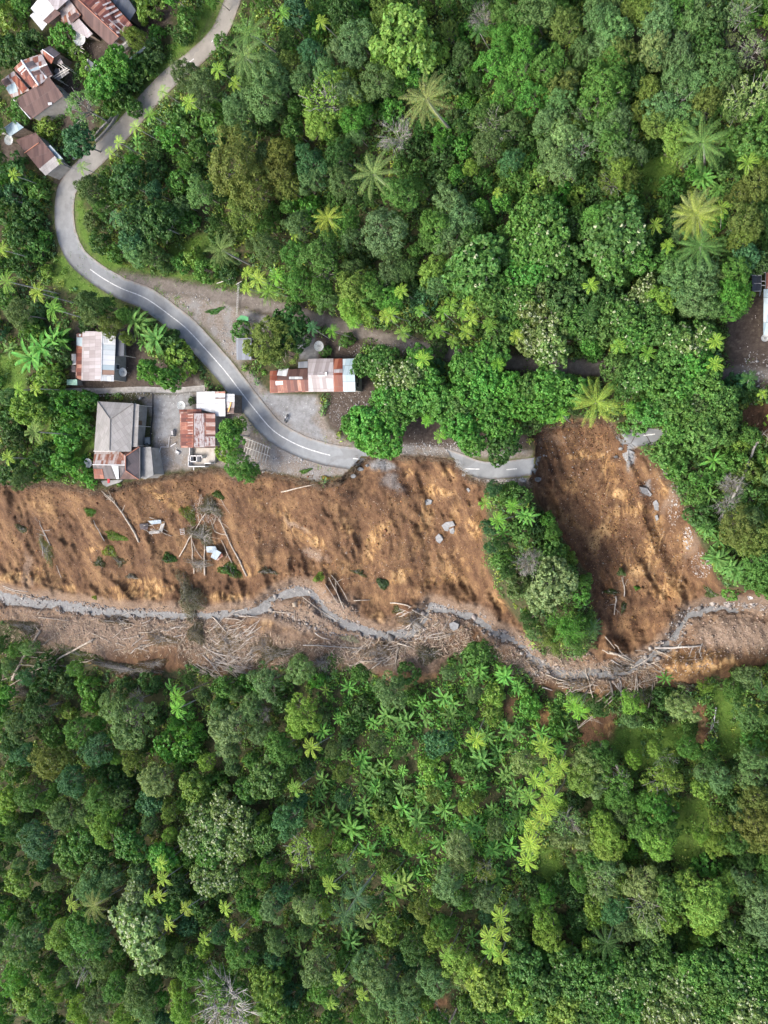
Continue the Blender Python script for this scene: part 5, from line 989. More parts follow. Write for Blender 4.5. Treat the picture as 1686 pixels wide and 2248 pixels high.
for pts, m_ in (([(380,340),(500,300),(570,380),(450,420)], M_DARK), ([(450,440),(600,380),(620,420),(470,465)], M_BLUEZ), ([(480,480),(600,440),(630,500),(510,530)], M_BROWN), ([(600,420),(720,370),(790,510),(700,540)], M_BROWN), ([(620,430),(650,420),(720,560),(690,575)], M_ZINC)): h.patch(m_, Z(pts), qb, [4.4, 3.2, 3.2, 4.4], 'loose_sheet')
for pts in ([(265,430),(370,345),(395,375),(300,470)], [(320,490),(395,415),(420,450),(335,520)]): h.patch(M_ZINC, Z(pts), qc, [3.4, 4.4, 4.4, 3.4], 'loose_sheet')
h.cap(Z([(330,295),(590,670)]), 4.4, .2); h.cap(Z([(200,880),(465,1180)]), 3.2, .1); h.cap(Z([(600,400),(720,355)]), 3.7, .12)
h.roof(M_ZINC, Z([(725,935),(785,930),(790,965),(735,975)]), [3.15]*4, 'skylight_sheet', .04)
h.walls(Z([(225,900),(745,545),(965,835),(465,1195)]), 2.9, .6, M_WALL, openings=((2, .5, 1.2, .9, 2.0, 'window'), (2, .2, 1.0, 0, 2.1, 'door'), (1, .5, 1.2, .9, 2.0, 'window'))); h.walls(Z([(60,600),(320,320),(620,220),(760,520),(300,820)]), 2.7, .6, M_BOARD)
h = House('water_tower_hut', 110, 120, 'small dark and rust gabled hut joined behind the patchwork house', 'hut')
h.roof(M_DARK, Z([(645,130),(760,75),(912,190),(820,255)]), [3.8, 3.2, 3.2, 3.8]); h.roof(M_ORANGE, Z([(645,130),(820,255),(780,350),(680,290)]), [3.8, 3.8, 3.0, 3.0]); h.roof(M_PINKZ, Z([(615,150),(645,130),(690,290),(650,260)]), [3.1, 3.7, 3.0, 2.6])
h.cap(Z([(650,130),(820,255)]), 3.8, .1); h.walls(Z([(620,140),(760,75),(912,190),(780,350)]), 3.0, .5, M_BOARD)
h = House('open_frame_shelter', 132, 155, 'half-stripped shelter of bare grey rafters beside the patchwork house', 'shelter')
h.roof(M_GREY, Z([(850,400),(900,440),(870,500),(815,470)]), [1.6]*4); h.roof(M_PINKZ, Z([(830,270),(900,230),(960,340),(890,350)]), [2.4]*4); h.roof(M_GREY, Z([(800,540),(980,400),(1050,480),(880,600)]), [2.5, 2.7, 2.3, 2.2])
for a_ in ([(810,545),(1030,410)],[(830,570),(1060,430)],[(870,350),(1000,450)],[(920,350),(1030,430)],[(950,560),(900,420)],[(1000,520),(940,380)]): h.cap(Z(a_), 2.8, .07, M_BAMBOO, 'rafter')
h.posts(Z([(820,540),(1030,420),(960,350),(880,590)]), 2.4)
# 3 brown long roof
h = House('brown_roof_house', 85, 330, 'long low house with a plain brown roof and pale zinc end, by the road bend')
h.roof(M_BROWN, Z([(230,1500),(540,1390),(830,1740),(590,1940)]), [3.1, 3.1, 3.3, 3.3]); h.roof(M_GREY, Z([(592,1942),(832,1742),(905,1870),(692,2045)]), [3.3, 3.3, 2.8, 2.8])
h.cap(Z([(370,1705),(590,1545)]), 3.25, .1, M_RRIDGE); h.roof(M_BLUEZ, Z([(722,1600),(762,1580),(955,1790),(885,1800)]), [2.8, 2.8, 2.6, 2.6]); h.walls(Z([(230,1500),(540,1390),(870,1840),(692,2045)]), 2.9, .5, M_WALL, openings=((1, .3, 1.2, .9, 2, 'window'), (1, .6, 1.2, .9, 2, 'window'), (2, .5, 1.0, 0, 2.1, 'door')))
h = House('zinc_porch', 30, 283, 'small shed with three white zinc sheets above the dish at the frame edge', 'shed')
h.roof(M_BLUEZ, Z([(50,1320),(220,1200),(360,1310),(150,1450)]), [2.8, 2.8, 2.4, 2.4]); h.walls(Z([(50,1320),(220,1200),(360,1310),(150,1450)]), 2.4, .4, M_BOARD); h.roof(M_PINKZ, Z([(-80,1330),(50,1310),(100,1420),(-80,1400)]), [2.2]*4)

# 4 pale house by the banana plants
Z = zc(130, 700, 5.53)
h = House('pale_zinc_house', 215, 780, 'square house with faded pink-white and pale blue zinc roof by the bananas')
qm = Z([(525,153),(513,752),(268,748),(282,150)]); h.roof(M_PINKZ, qm, [4.4, 4.4, 3.1, 3.1]); qr = Z([(525,153),(513,752),(664,760),(688,162)]); h.roof(M_MIXZ, qr, [4.4, 4.4, 3.3, 3.3])
h.cap(Z([(525,150),(513,754)]), 4.4, .1); qw = Z([(282,176),(268,745),(200,715),(210,178)]); h.roof(M_RUST, qw, [3.0, 3.0, 2.6, 2.6])
for pts, m_ in (([(212,225),(290,225),(290,340),(210,320)], M_BLUEZ), ([(240,185),(268,185),(268,212),(240,212)], M_ZINC)): h.patch(m_, Z(pts), qw, [3.0, 3.0, 2.6, 2.6], 'loose_sheet')
h.patch(M_ZINC, Z([(513,680),(664,682),(664,760),(512,752)]), qr, [4.4, 4.4, 3.3, 3.3], 'loose_sheet'); h.patch(M_ZINC, Z([(530,158),(686,164),(684,290),(524,290)]), qr, [4.4, 4.4, 3.3, 3.3], 'loose_sheet')
h.walls(Z([(205,180),(688,162),(664,760),(200,720)]), 2.7, .5, openings=((1, .3, 1.2, .9, 2, 'window'), (1, .75, 1.0, 0, 2.1, 'door')))
h.roof(M_SLATE, Z([(690,168),(790,175),(787,452),(680,452)]), [2.7, 2.4, 2.4, 2.7], 'porch_roof'); h.posts(Z([(785,180),(783,445)]), 2.4)
h = House('wash_stand', 163, 792, 'white and dark wash shelves along the wall of the pale zinc house', 'shelter')
h.roof(M_WHITE, Z([(150,425),(200,425),(215,555),(150,560)]), [1.3]*4, 'table_top', .05); h.roof(M_DARK, Z([(150,570),(200,570),(200,645),(150,645)]), [1.5]*4, 'cover', .05); h.posts(Z([(155,430),(155,640),(200,640)]), 1.3)
h = House('green_tank', 158, 840, 'flat pale green tank lid at the corner below the pale zinc house', 'tank')
h.roof(plain('pale_green_paint', (0.28, 0.46, 0.36), .5), Z([(92,738),(215,735),(220,805),(92,802)]), [1.0]*4, 'lid', .1); h.walls(Z([(92,738),(215,735),(220,805),(92,802)]), 1.0, .15)

# 5 centre house above the road
Z = zc(490, 600, 5.35)
h = House('striped_roof_house', 725, 820, 'house with dark red, pale pink, orange and sky blue roof bands above the road')
top = lambda x0, x1: Z([(x0, 1195), (x1, 1195), (x1, 1000), (x0, 1005)]); bot = lambda x0, x1: Z([(x0, 1195), (x1, 1195), (x1 + 8, 1388), (x0 + 8, 1392)])
for a_, b_, m_, n_ in ((995, 1293, M_PINKZ, 'pale pink middle roof'), (1293, 1403, M_ORANGE, 'orange rusted roof band'), (1403, 1545, M_BLUEZ, 'sky blue end roof')):
    h.roof(m_, top(a_, b_), [4.3, 4.3, 3.1, 3.1], label=n_); h.roof(m_, bot(a_, b_), [4.3, 4.3, 3.1, 3.1], label=n_)
h.patch(M_PINKZ, Z([(1110,1160),(1215,1160),(1215,1172),(1110,1175)]), top(995, 1293), [4.3, 4.3, 3.1, 3.1], 'loose_sheet'); h.roof(M_WHITE, Z([(1195,1160),(1218,1160),(1218,1205),(1195,1205)]), [4.42]*4, 'loose_sheet', .04); h.roof(M_WHITE, Z([(1110,1195),(1200,1195),(1200,1207),(1110,1207)]), [4.42]*4, 'loose_sheet', .04)
h.patch(M_PINKZ, Z([(1300,1130),(1405,1122),(1405,1168),(1300,1170)]), top(1293, 1403), [4.3, 4.3, 3.1, 3.1], 'loose_sheet')
qa = Z([(548,1255),(1000,1250),(995,1115),(552,1140)]); h.roof(M_BROWN, qa, [3.6, 3.6, 2.9, 2.9]); qb = Z([(548,1255),(1000,1250),(1005,1392),(550,1408)]); h.roof(M_RUST, qb, [3.6, 3.6, 2.9, 2.9])
for q_, w_ in ((qa, [(550,1150),(635,1145),(635,1255),(548,1255)]), (qb, [(548,1258),(620,1258),(640,1400),(550,1405)])): h.patch(M_ORANGE, Z(w_), q_, [3.6, 3.6, 2.9, 2.9], 'loose_sheet')
h.patch(M_ZINC, Z([(655,1128),(768,1120),(745,1210),(632,1200)]), qa, [3.6, 3.6, 2.9, 2.9], 'loose_sheet', .08); h.patch(M_ZINC, Z([(775,1215),(930,1215),(935,1243),(775,1245)]), qa, [3.6, 3.6, 2.9, 2.9], 'loose_sheet'); h.patch(M_ZINC, Z([(615,1268),(700,1265),(705,1305),(620,1315)]), qb, [3.6, 3.6, 2.9, 2.9], 'loose_sheet', .08)
h.roof(M_BLGREY, Z([(882,1040),(995,1032),(995,1110),(880,1112)]), [2.6]*4)
h.walls(Z([(1000,1005),(1545,1000),(1553,1385),(1005,1392)]), 3.0, .45, openings=((1, .5, 1.0, 0, 2.1, 'door'), (1, .2, 1.0, .9, 2, 'window'), (2, .3, 1.2, .9, 2, 'window'), (2, .7, 1.2, .9, 2, 'window'))); h.walls(Z([(560,1130),(990,1115),(1000,1390),(560,1400)]), 2.8, .4, openings=((2, .5, 1.6, 0, 2.2, 'door'),))
h.roof(M_DARK, Z([(1548,1010),(1600,1080),(1595,1300),(1555,1330)]), [1.2, 1.0, 1.0, 1.2], 'shade_sheet')  # dark sheet standing in for the shade along the house's right side
h = House('roadside_kiosk', 533, 765, 'small kiosk under a plain blue-grey sheet roof at the road edge', 'kiosk')
h.roof(M_BLGREY, Z([(150,762),(330,760),(330,1015),(158,1017)]), [2.6, 2.6, 2.3, 2.3]); h.walls(Z([(150,762),(330,760),(330,1015),(158,1017)]), 2.3, .4, M_BOARD)
h = House('green_roof_shelter', 530, 698, 'little shelter with a bright green sheet roof beside the dirt path', 'shelter')
h.roof(M_GREEN, Z([(150,542),(210,490),(297,512),(295,562)]), [2.3, 2.7, 2.7, 2.3]); h.posts(Z([(155,545),(290,560),(290,515),(212,495)]), 2.3); h.roof(M_BOARD, Z([(180,560),(290,575),(290,600),(190,595)]), [1.0]*4, 'counter', .05)

# 6 the two houses at the scarp
Z = zc(190, 840, 4.74)
h = House('grey_hip_house', 240, 925, 'large house with a grey hipped asbestos roof above the landslide')
h.roof(M_GREY, Z([(115,195),(490,215),(250,380)]), [3.2, 3.2, 5.0]); h.roof(M_GREY, Z([(115,195),(250,380),(242,718),(78,710)]), [3.2, 5.0, 5.0, 3.2]); h.roof(M_GREY, Z([(250,380),(490,215),(465,718),(242,718)]), [5.0, 3.2, 3.2, 5.0])
MR = plain('mossy_ridge', (0.17, 0.16, 0.145), .8); h.cap(Z([(120,198),(250,380)]), [3.25, 5.0], .11, MR); h.cap(Z([(487,217),(250,380)]), [3.25, 5.0], .11, MR); h.cap(Z([(250,380),(242,700)]), 5.0, .11, MR)
h.roof(M_GREY, Z([(490,218),(548,226),(530,668),(470,668)]), [2.9, 2.6, 2.6, 2.9], 'veranda_roof'); h.walls(Z([(115,195),(490,215),(465,700),(85,700)]), 3.1, .4, openings=((1, .3, 1.2, .9, 2, 'window'), (1, .6, 1.0, 0, 2.1, 'door'), (1, .8, 1.2, .9, 2, 'window'))); h.posts(Z([(540,235),(535,450),(528,655)]), 2.6)
h.cap(Z([(75,712),(300,720)]), 3.1, .08, M_WHITE, 'gutter')
h = House('dark_hip_house', 250, 1010, 'house with a dark hipped roof and patched rust sheets overhanging the scarp')
h.roof(M_DARK, Z([(408,765),(552,668),(552,1005),(408,912)]), [4.6, 3.0, 3.0, 4.6]); h.roof(M_BROWN, Z([(345,662),(552,668),(408,765)]), [3.0, 3.0, 4.6]); h.roof(M_BROWN, Z([(408,912),(545,1005),(345,1005)]), [4.6, 3.0, 3.0])
qa = Z([(65,852),(408,856),(408,765),(345,715),(85,712)]); h.roof(M_RUSTX, qa, [4.0, 4.4, 4.6, 3.2, 3.0]); qb = Z([(65,856),(408,860),(408,912),(345,1003),(82,1000)]); h.roof(M_DARK, qb, [4.0, 4.4, 4.6, 3.0, 2.9])
h.patch(M_ORANGE, Z([(72,895),(165,898),(185,1000),(85,998)]), [qb[0], qb[1], qb[4]], [4.0, 4.4, 2.9], 'loose_sheet'); h.patch(M_ZINC, Z([(262,860),(335,865),(340,1000),(318,1003)]), [qb[0], qb[1], qb[4]], [4.0, 4.4, 2.9], 'loose_sheet', .12)
h.cap(Z([(408,765),(552,668)]), [4.65, 3.05], .12, M_RRIDGE); h.cap(Z([(408,912),(542,1005)]), [4.65, 3.05], .12, M_RRIDGE); h.cap(Z([(408,765),(408,912)]), 4.65, .12, M_RRIDGE); h.cap(Z([(65,853),(405,857)]), [4.05, 4.5], .08); h.cap(Z([(556,672),(556,1000)]), 3.0, .1, M_GREY, 'gutter')
h.walls(Z([(80,720),(552,668),(552,1005),(82,1000)]), 2.8, .5)
h.roof(M_SLAB, Z([(562,675),(670,668),(697,962),(612,1005),(562,992)]), [2.0]*5, 'terrace_roof', .15); h.walls(Z([(562,675),(670,668),(697,962),(612,1005),(562,992)]), 1.9, .2)
h = House('broken_floor_slab', 245, 1055, 'broken concrete floor slab jutting out over the scarp below the dark roof', 'slab')
h.roof(M_SLAB, Z([(150,1022),(375,1010),(340,1040),(270,1060),(205,1085),(170,1060)]), [.35]*6, 'slab', .3); h.roof(plain('red_cloth', (.35, .02, .03)), Z([(215,1000),(242,1002),(238,1045),(218,1045)]), [.45]*4, 'cloth', .04)
h = House('red_rust_house', 430, 925, 'house with a deep red rusty roof and zigzag zinc streaks beside the gravel yard')
h.roof(M_RUST, Z([(1113,320),(1113,676),(978,678),(972,322)]), [4.4, 4.4, 3.2, 3.2]); qx = Z([(1113,320),(1113,676),(1342,668),(1338,318)]); h.roof(M_RUST, qx, [4.4, 4.4, 3.1, 3.1])
M_ZIG = sheet_mat('zinc_zigzag', [(0.35, (0.083, 0.023, 0.016)), (0.45, (0.146, 0.055, 0.041)), (0.5, (0.303, 0.276, 0.267)), (0.8, (0.351, 0.321, 0.312))], sheet=.42, course=.8, streak=.95)
h.patch(M_ZIG, Z([(1120,322),(1225,322),(1228,672),(1120,672)]), qx, [4.4, 4.4, 3.1, 3.1], 'loose_sheet'); h.patch(M_ZIG, Z([(1232,560),(1338,560),(1340,662),(1232,665)]), qx, [4.4, 4.4, 3.1, 3.1], 'loose_sheet')
for k in range(8): h.patch(M_ORANGE, Z([(1040, 342 + 41 * k), (1108, 340 + 41 * k), (1108, 354 + 41 * k), (1040, 356 + 41 * k)]), Z([(1113,320),(1113,676),(978,678)]), [4.4, 4.4, 3.2], 'loose_sheet')
h.roof(M_RUST, Z([(965,280),(1195,276),(1195,320),(968,322)]), [3.0, 3.0, 3.3, 3.3]); h.cap(Z([(1113,318),(1113,678)]), 4.4, .1, M_RRIDGE)
h.walls(Z([(975,285),(1338,318),(1342,668),(978,678)]), 3.0, .45, openings=((1, .5, 1.2, .9, 2, 'window'), (2, .5, 1.0, 0, 2.1, 'door')))
h = House('white_zinc_stall', 475, 870, 'bright white zinc roofed stall at the edge of the asphalt road', 'stall')
qy = Z([(1145,95),(1442,92),(1445,350),(1340,350),(1335,320),(1145,270)]); h.roof(M_ZINC, qy, [3.0, 3.0, 2.7, 2.7, 2.72, 2.8]); h.roof(M_ZINC, Z([(1446,115),(1540,118),(1540,200),(1446,198)]), [2.6]*4); h.roof(M_PINKZ, Z([(1446,202),(1540,202),(1533,320),(1446,322)]), [2.6, 2.6, 2.3, 2.3]); h.roof(M_RUST, Z([(1338,92),(1442,90),(1442,112),(1338,114)]), [3.08]*4, 'loose_sheet', .04); h.roof(M_BROWN, Z([(1450,265),(1535,262),(1533,315),(1450,318)]), [2.52, 2.52, 2.36, 2.36], 'loose_sheet', .04); h.roof(M_BROWN, Z([(1340,155),(1442,155),(1442,168),(1340,168)]), [2.99]*4, 'loose_sheet', .04)
h.roof(plain('yellow_plank', (.6, .35, .1)), Z([(1468,300),(1478,303),(1508,205),(1498,202)]), [2.75]*4, 'plank', .05); h.walls(Z([(1150,100),(1535,115),(1530,318),(1340,345),(1150,268)]), 2.4, .35, M_BOARD)
h = House('roofless_foundation', 440, 1005, 'roofless room of low white walls on a pale concrete floor at the scarp', 'foundation')
h.roof(M_FLOORC, Z([(1068,682),(1342,677),(1336,842),(1232,846),(1228,870),(1060,870)]), [.35]*6, 'floor_slab', .5)
for a_ in ([(1058,762),(1200,762)],[(1058,762),(1058,872)],[(1058,872),(1230,872)],[(1145,762),(1145,822)],[(1078,822),(1145,822)],[(1078,762),(1078,822)],[(1200,762),(1200,782)],[(1070,682),(1070,762)],[(1230,840),(1290,838)]):
    P = h.p3(Z(a_), 1.5); mb = MB(); u = P[1] - P[0]; L = np.linalg.norm(u); mb.box((P[0] + P[1]) / 2 + (0, 0, -.65), (L + .18, .2, 1.3), math.atan2(u[1], u[0])); mb.build('wall', M_WHITE, h.root)
h.roof(M_BLACK, Z([(1084,768),(1140,768),(1140,816),(1084,816)]), [.45]*4, 'black_sheet', .05)  # thin black sheet just over the floor of the inner room
h.cap(Z([(1117,880),(1117,910)]), [.6, .2], .12, M_WHITE, 'pipe')

# 7 right edge
Z = zc(1560, 570, 6.7)
h = House('sky_blue_house', 1710, 690, 'house with a sky blue sheet roof cut by the frame beside the dark yard')
h.roof(M_BLUEZ, Z([(780,432),(1180,432),(1180,1112),(775,1112)]), [3.2, 4.4, 4.4, 3.2]); h.walls(Z([(780,432),(1180,432),(1180,1112),(775,1112)]), 3.1, .4); h.roof(M_RUST, Z([(810,190),(1100,190),(1100,428),(815,425)]), [3.0, 3.6, 3.6, 3.0]); h.walls(Z([(810,190),(1100,190),(1100,428),(815,425)]), 2.8, .4, M_BOARD)
h = House('carport_frame', 1662, 625, 'half open carport with white rails and a grey sheet beside the sky blue house', 'carport')
h.roof(M_SLATE, Z([(610,225),(745,232),(742,462),(612,465)]), [2.5]*4); 
for a_ in ([(610,185),(810,190)],[(610,228),(750,232)],[(745,232),(742,462)],[(615,465),(745,462)],[(640,350),(750,350)],[(750,318),(805,318)],[(750,378),(805,380)],[(810,190),(805,425)],[(618,468),(612,540)],[(728,468),(720,540)]): h.cap(Z(a_), 2.65, .06, M_STEEL, 'rail')
h.posts(Z([(612,228),(745,235),(742,460),(615,462)]), 2.5, .06, M_STEEL)

# ------------------------------------------------------------------ satellite dishes
def dish(px, py, rp, h, label, tilt=(0.25, 0.1)):
    s = float(metres(np.array([px]), np.array([py]))[0]); R = rp * s * .97
    z = at(px, py)[2] + h; P = on_level(np.array([px]), np.array([py]), np.array([z]))[0]; gz = ground_z(P[None, :2])[0]
    o = empty('satellite_dish', (P[0], P[1], gz), label, 'satellite dish', 'mesh satellite dishes in the village yards')
    rot = Matrix.Rotation(tilt[0], 4, 'Y') @ Matrix.Rotation(tilt[1], 4, 'X'); H = P[2] - gz
    mb = MB(); rings = 6; seg = 28; V = []
    for i in range(rings + 1):
        r = R * i / rings
        for k in range(seg): a = 2 * math.pi * k / seg; V.append(rot @ Vector((r * math.cos(a), r * math.sin(a), .28 * R * (i / rings) ** 2)))
    F = [(i * seg + k, i * seg + (k + 1) % seg, (i + 1) * seg + (k + 1) % seg, (i + 1) * seg + k) for i in range(rings) for k in range(seg)]
    mb.add([(v.x, v.y, v.z + H) for v in V], F); link('reflector', mb.mesh('reflector', M_DISH, True), o)
    rb = MB()
    for k in range(12):
        a = 2 * math.pi * k / 12; pts = [rot @ Vector((R * t * math.cos(a), R * t * math.sin(a), .28 * R * t * t + .03)) for t in (0.05, .4, .7, 1)]; rb.tube([(v.x, v.y, v.z + H) for v in pts], .018, 3)
    pts = [rot @ Vector((R * math.cos(2 * math.pi * k / 24), R * math.sin(2 * math.pi * k / 24), .28 * R)) for k in range(25)]; rb.tube([(v.x, v.y, v.z + H) for v in pts], .03, 3); link('rib_frame', rb.mesh('rib_frame', M_STEEL), o)
    st = MB(); f = rot @ Vector((0, 0, R * .8))
    for k in range(3):
        a = 2 * math.pi * k / 3 + .4; e = rot @ Vector((R * .95 * math.cos(a), R * .95 * math.sin(a), .26 * R)); st.tube([(e.x, e.y, e.z + H), (f.x, f.y, f.z + H)], .02, 3)
    st.box((f.x, f.y, f.z + H), (.14, .14, .14)); link('feed_arm', st.mesh('feed_arm', M_STEEL), o)
    pm = MB(); pm.tube([(0, 0, -.3), (0, 0, H)], .08, 6); link('mast', pm.mesh('mast', M_STEEL), o)
dish(176, 85, 14.5, 1.8, 'big ribbed satellite dish in front of the patched kitchen roof', (.3, .25))
dish(21, 308, 11, 1.8, 'satellite dish beside the small zinc shed at the frame edge')
dish(271, 817, 10, 1.9, 'satellite dish on the bare yard beside the pale zinc house', (.2, .1))
dish(399, 890, 10, 1.8, 'satellite dish at the upper corner of the red rusty roof')
dish(195, 1016, 10.5, 2.0, 'pale satellite dish left of the patched dark hipped house', (.1, .1))
dish(701, 760, 11.5, 1.8, 'satellite dish behind the house with striped roof bands', (.15, .1))
dish(1679, 742, 8, 1.8, 'small satellite dish at the lower corner of the sky blue roof')

# ------------------------------------------------------------------ yard things
def rod_set(name, label, cat, rods, h, r, mt, parent_px, group=None, part='pole'):
    o = root_at(name, *parent_px, label, cat, group)
    for (a_, b_) in rods:
        z = o.location.z + h; P = on_level(np.array([a_[0], b_[0]]), np.array([a_[1], b_[1]]), np.array([z, z])); mb = MB(); mb.tube([P[0], (P[0] + P[1]) / 2 + np.array([0, 0, random.uniform(-.03, .03)]), P[1]], [r, r * .95, r * .85], 5); mb.build(part, mt, o)
    return o
random.seed(4)
Z = zc(500, 860, 4.61); rods = [tuple(Z([(160,460),(432,572)])), tuple(Z([(185,562),(428,652)]))]
for k in range(9):
    x = 200 + k * 27; y = 465 + k * 11; rods.append(tuple(Z([(x, y), (x - 38, y + 150 + k * 4)])))
rod_set('bamboo_rack', 'square lattice of bare bamboo poles lying by the road above the scarp', 'rack', rods, 1.0, .09, M_BAMBOO, (562, 985))
Z = zc(40, 0, 5.53); rods = [tuple(Z(a_)) for a_ in ([(560,470),(800,600)],[(580,520),(790,640)],[(600,590),(720,520)],[(570,600),(780,560)],[(680,500),(640,620)],[(740,520),(690,660)],[(650,660),(700,640)],[(600,640),(760,600)])]
rod_set('stick_trellis', 'tangled trellis of pale sticks in front of the big dish', 'trellis', rods, 1.4, .06, M_BAMBOO, (165, 105))
Z = zc(490, 600, 5.35)
o = rod_set('lattice_mast', 'slim lattice mast lying across the dirt path by the green shelter', 'mast', [tuple(Z([(190,105),(165,520)])), tuple(Z([(172,105),(150,520)]))] + [tuple(Z([(170 - i * 1.2, 120 + i * 20), (190 - i * 1.2, 128 + i * 20)])) for i in range(20)] + [tuple(Z([(150,130),(215,95)]))], .5, .045, M_STEEL, (523, 660), part='rail')
rod_set('leaning_post', 'single white post standing behind the striped house', 'post', [tuple(Z([(1385,770),(1360,905)]))], .9, .1, M_WHITE, (745, 757)); rod_set('fallen_pole', 'pale pole leaning on the bushes above the dirt path fork', 'pole', [((476, 622), (512, 610))], .9, .1, M_BAMBOO, (490, 617))
def table(px, py, w, dpt, h, mt, label, name='table'):
    o = root_at(name, px, py, label, name); mb = MB(); mb.box((0, 0, h), (w, dpt, .06)); link('table_top', mb.mesh('table_top', mt), o)
    for sx in (-1, 1):
        for sy in (-1, 1): l = MB(); l.tube([(sx * w * .42, sy * dpt * .42, 0), (sx * w * .42, sy * dpt * .42, h - .03)], .05, 5); link('leg', l.mesh('leg', M_BOARD), o)
table(664, 766, 1.2, 1.3, .9, M_WHITE, 'small white topped table behind the striped house'); 
def crate_like(name, label, cat, px, py, size, mt, rz=0, mt2=None):
    o = root_at(name, px, py, label, cat); mb = MB(); w, d_, hh = size
    t = .06
    mb.box((0, 0, t / 2), (w, d_, t), rz); 
    for sx in (-1, 1):
        mb.box((sx * (w / 2 - t / 2) * math.cos(rz), sx * (w / 2 - t / 2) * math.sin(rz), hh / 2 + t / 2), (t, d_ - .01, hh - t), rz)
        mb.box((-sx * (d_ / 2 - t / 2) * math.sin(rz), sx * (d_ / 2 - t / 2) * math.cos(rz), hh / 2 + t / 2), (w - 2 * t - .01, t, hh - t), rz)
    link('box', mb.mesh('box', mt), o)
    l = MB(); l.box((.1, .05, hh + .04), (w * .7, d_ * .7, .05), rz + .1); link('lid', l.mesh('lid', mt2 or mt), o); return o
crate_like('water_barrel', 'bright blue water container above the yard dish of the pale house', 'container', 271, 796, (.9, 1.3, .9), M_BLUE); crate_like('plastic_tub', 'grey tub between the blue container and the dish', 'tub', 270, 803, (.7, .8, .6), M_BLGREY)
crate_like('white_box', 'white box lying on the gravel beside the roofless foundation', 'box', 391, 993, (1.1, .7, .4), M_WHITE, -.5); crate_like('water_tank', 'round white bundle outside the pale end of the brown roofed house', 'tank', 125, 381, (1.5, 1.3, 1.1), M_WHITE, .4)
crate_like('white_carton', 'white carton on the gravel above the right end of the stream', 'box', 1647, 1311, (.8, .7, .5), M_WHITE, .3); crate_like('wash_bin', 'pale blue wash bin beside the veranda of the grey hipped house', 'bin', 326, 968, (1.0, 1.6, .8), M_BLUEZ, .1); crate_like('zinc_bin', 'pale zinc bin standing left of the red rusty roof', 'bin', 382, 951, (.7, 1.4, .7), M_ZINC, .0)
o = root_at('plastic_pipe', 351, 982, 'bent white plastic pipe lying on the weedy gravel yard', 'pipe'); Z = zc(190, 840, 4.74); mb = MB(); pp = Z([(752,742),(775,668),(850,670),(862,560)]); mb.tube([at(x, y, .3) for x, y in pp], .08, 5); mb.build('pipe_run', M_WHITE, o)
o = root_at('white_plank', 382, 976, 'short white plank on the yard beside the bent pipe', 'plank'); mb = MB(); pp = Z([(875,662),(930,630)]); mb.tube([at(x, y, .25) for x, y in pp], .14, 4); mb.build('plank', M_WHITE, o)
V, F, s_ = strip([(335, 862), (335.5, 890), (335, 915), (332, 940), (330, 975)], 2.6, .13, .4, 3, 31, jf=5, step=4); add_strip('drain', V, F, M_BLACK); bpy.data.objects['drain']['kind'] = 'structure'
for k, (x, y) in enumerate(((362, 906), (372, 904), (381, 907))):
    pass
def motorbike(px, py, rz, label):
    o = root_at('motorcycle', px, py, label, 'motorcycle', 'motorcycles parked in the yards'); o.rotation_euler.z = rz
    for x in (-.65, .65):
        w = MB(); w.tube([(x + .3 * math.cos(a), 0, .3 + .3 * math.sin(a)) for a in np.linspace(0, 6.2832, 17)], .055, 6, False); c = link('wheel', w.mesh('wheel', M_BLACK, True), o); hb = MB(); hb.tube([(x, -.06, .3), (x, .06, .3)], .16, 8); link('hub', hb.mesh('hub', M_STEEL), c)
    b = MB(); b.tube([(-.55, 0, .62), (-.1, 0, .72), (.25, 0, .8), (.5, 0, .72)], [.1, .17, .17, .07], 7); b.tube([(.1, 0, .35), (.1, 0, .65)], [.17, .12], 6); b.tube([(.65, 0, .3), (.45, 0, .95)], .04, 5); b.tube([(-.65, 0, .3), (0, 0, .4)], .04, 5); link('body', b.mesh('body', M_WHITE, True), o)
    s2 = MB(); s2.tube([(-.65, 0, .8), (-.3, 0, .84), (.05, 0, .82)], [.1, .15, .1], 6); link('seat', s2.mesh('seat', M_BLACK, True), o); hb = MB(); hb.tube([(.35, -.35, 1.0), (.45, 0, .97), (.35, .35, 1.0)], .03, 5); link('handlebar', hb.mesh('handlebar', M_STEEL), o)
motorbike(311, 876, .4, 'white motorcycle parked behind the grey hipped roof'); motorbike(631, 919, 1.3, 'motorcycle parked on the gravel forecourt of the striped house')
# low retaining walls along the road by the upper village
def low_wall(pts, label, w=.35, h=.7):
    o = root_at('retaining_wall', *pts[len(pts) // 2], label, 'wall', 'low walls by the road'); mb = MB()
    P = [at(x, y) for x, y in smooth_line(pts, 8)]
    for a_, b_ in zip(P[:-1], P[1:]):
        u = b_ - a_; mb.box((a_ + b_) / 2 + (0, 0, h / 2 - .2), (np.linalg.norm(u[:2]) + .05, w, h), math.atan2(u[1], u[0]))
    mb.build('coping', M_CONC, o)
low_wall([(163, 350), (180, 337), (200, 318)], 'low concrete wall on the inside of the upper road bend'); low_wall([(210, 300), (225, 282), (240, 268), (250, 256)], 'inner pale wall beside the upper road'); low_wall([(212, 311), (232, 291), (250, 268), (262, 247)], 'outer pale wall nearest the upper road edge')

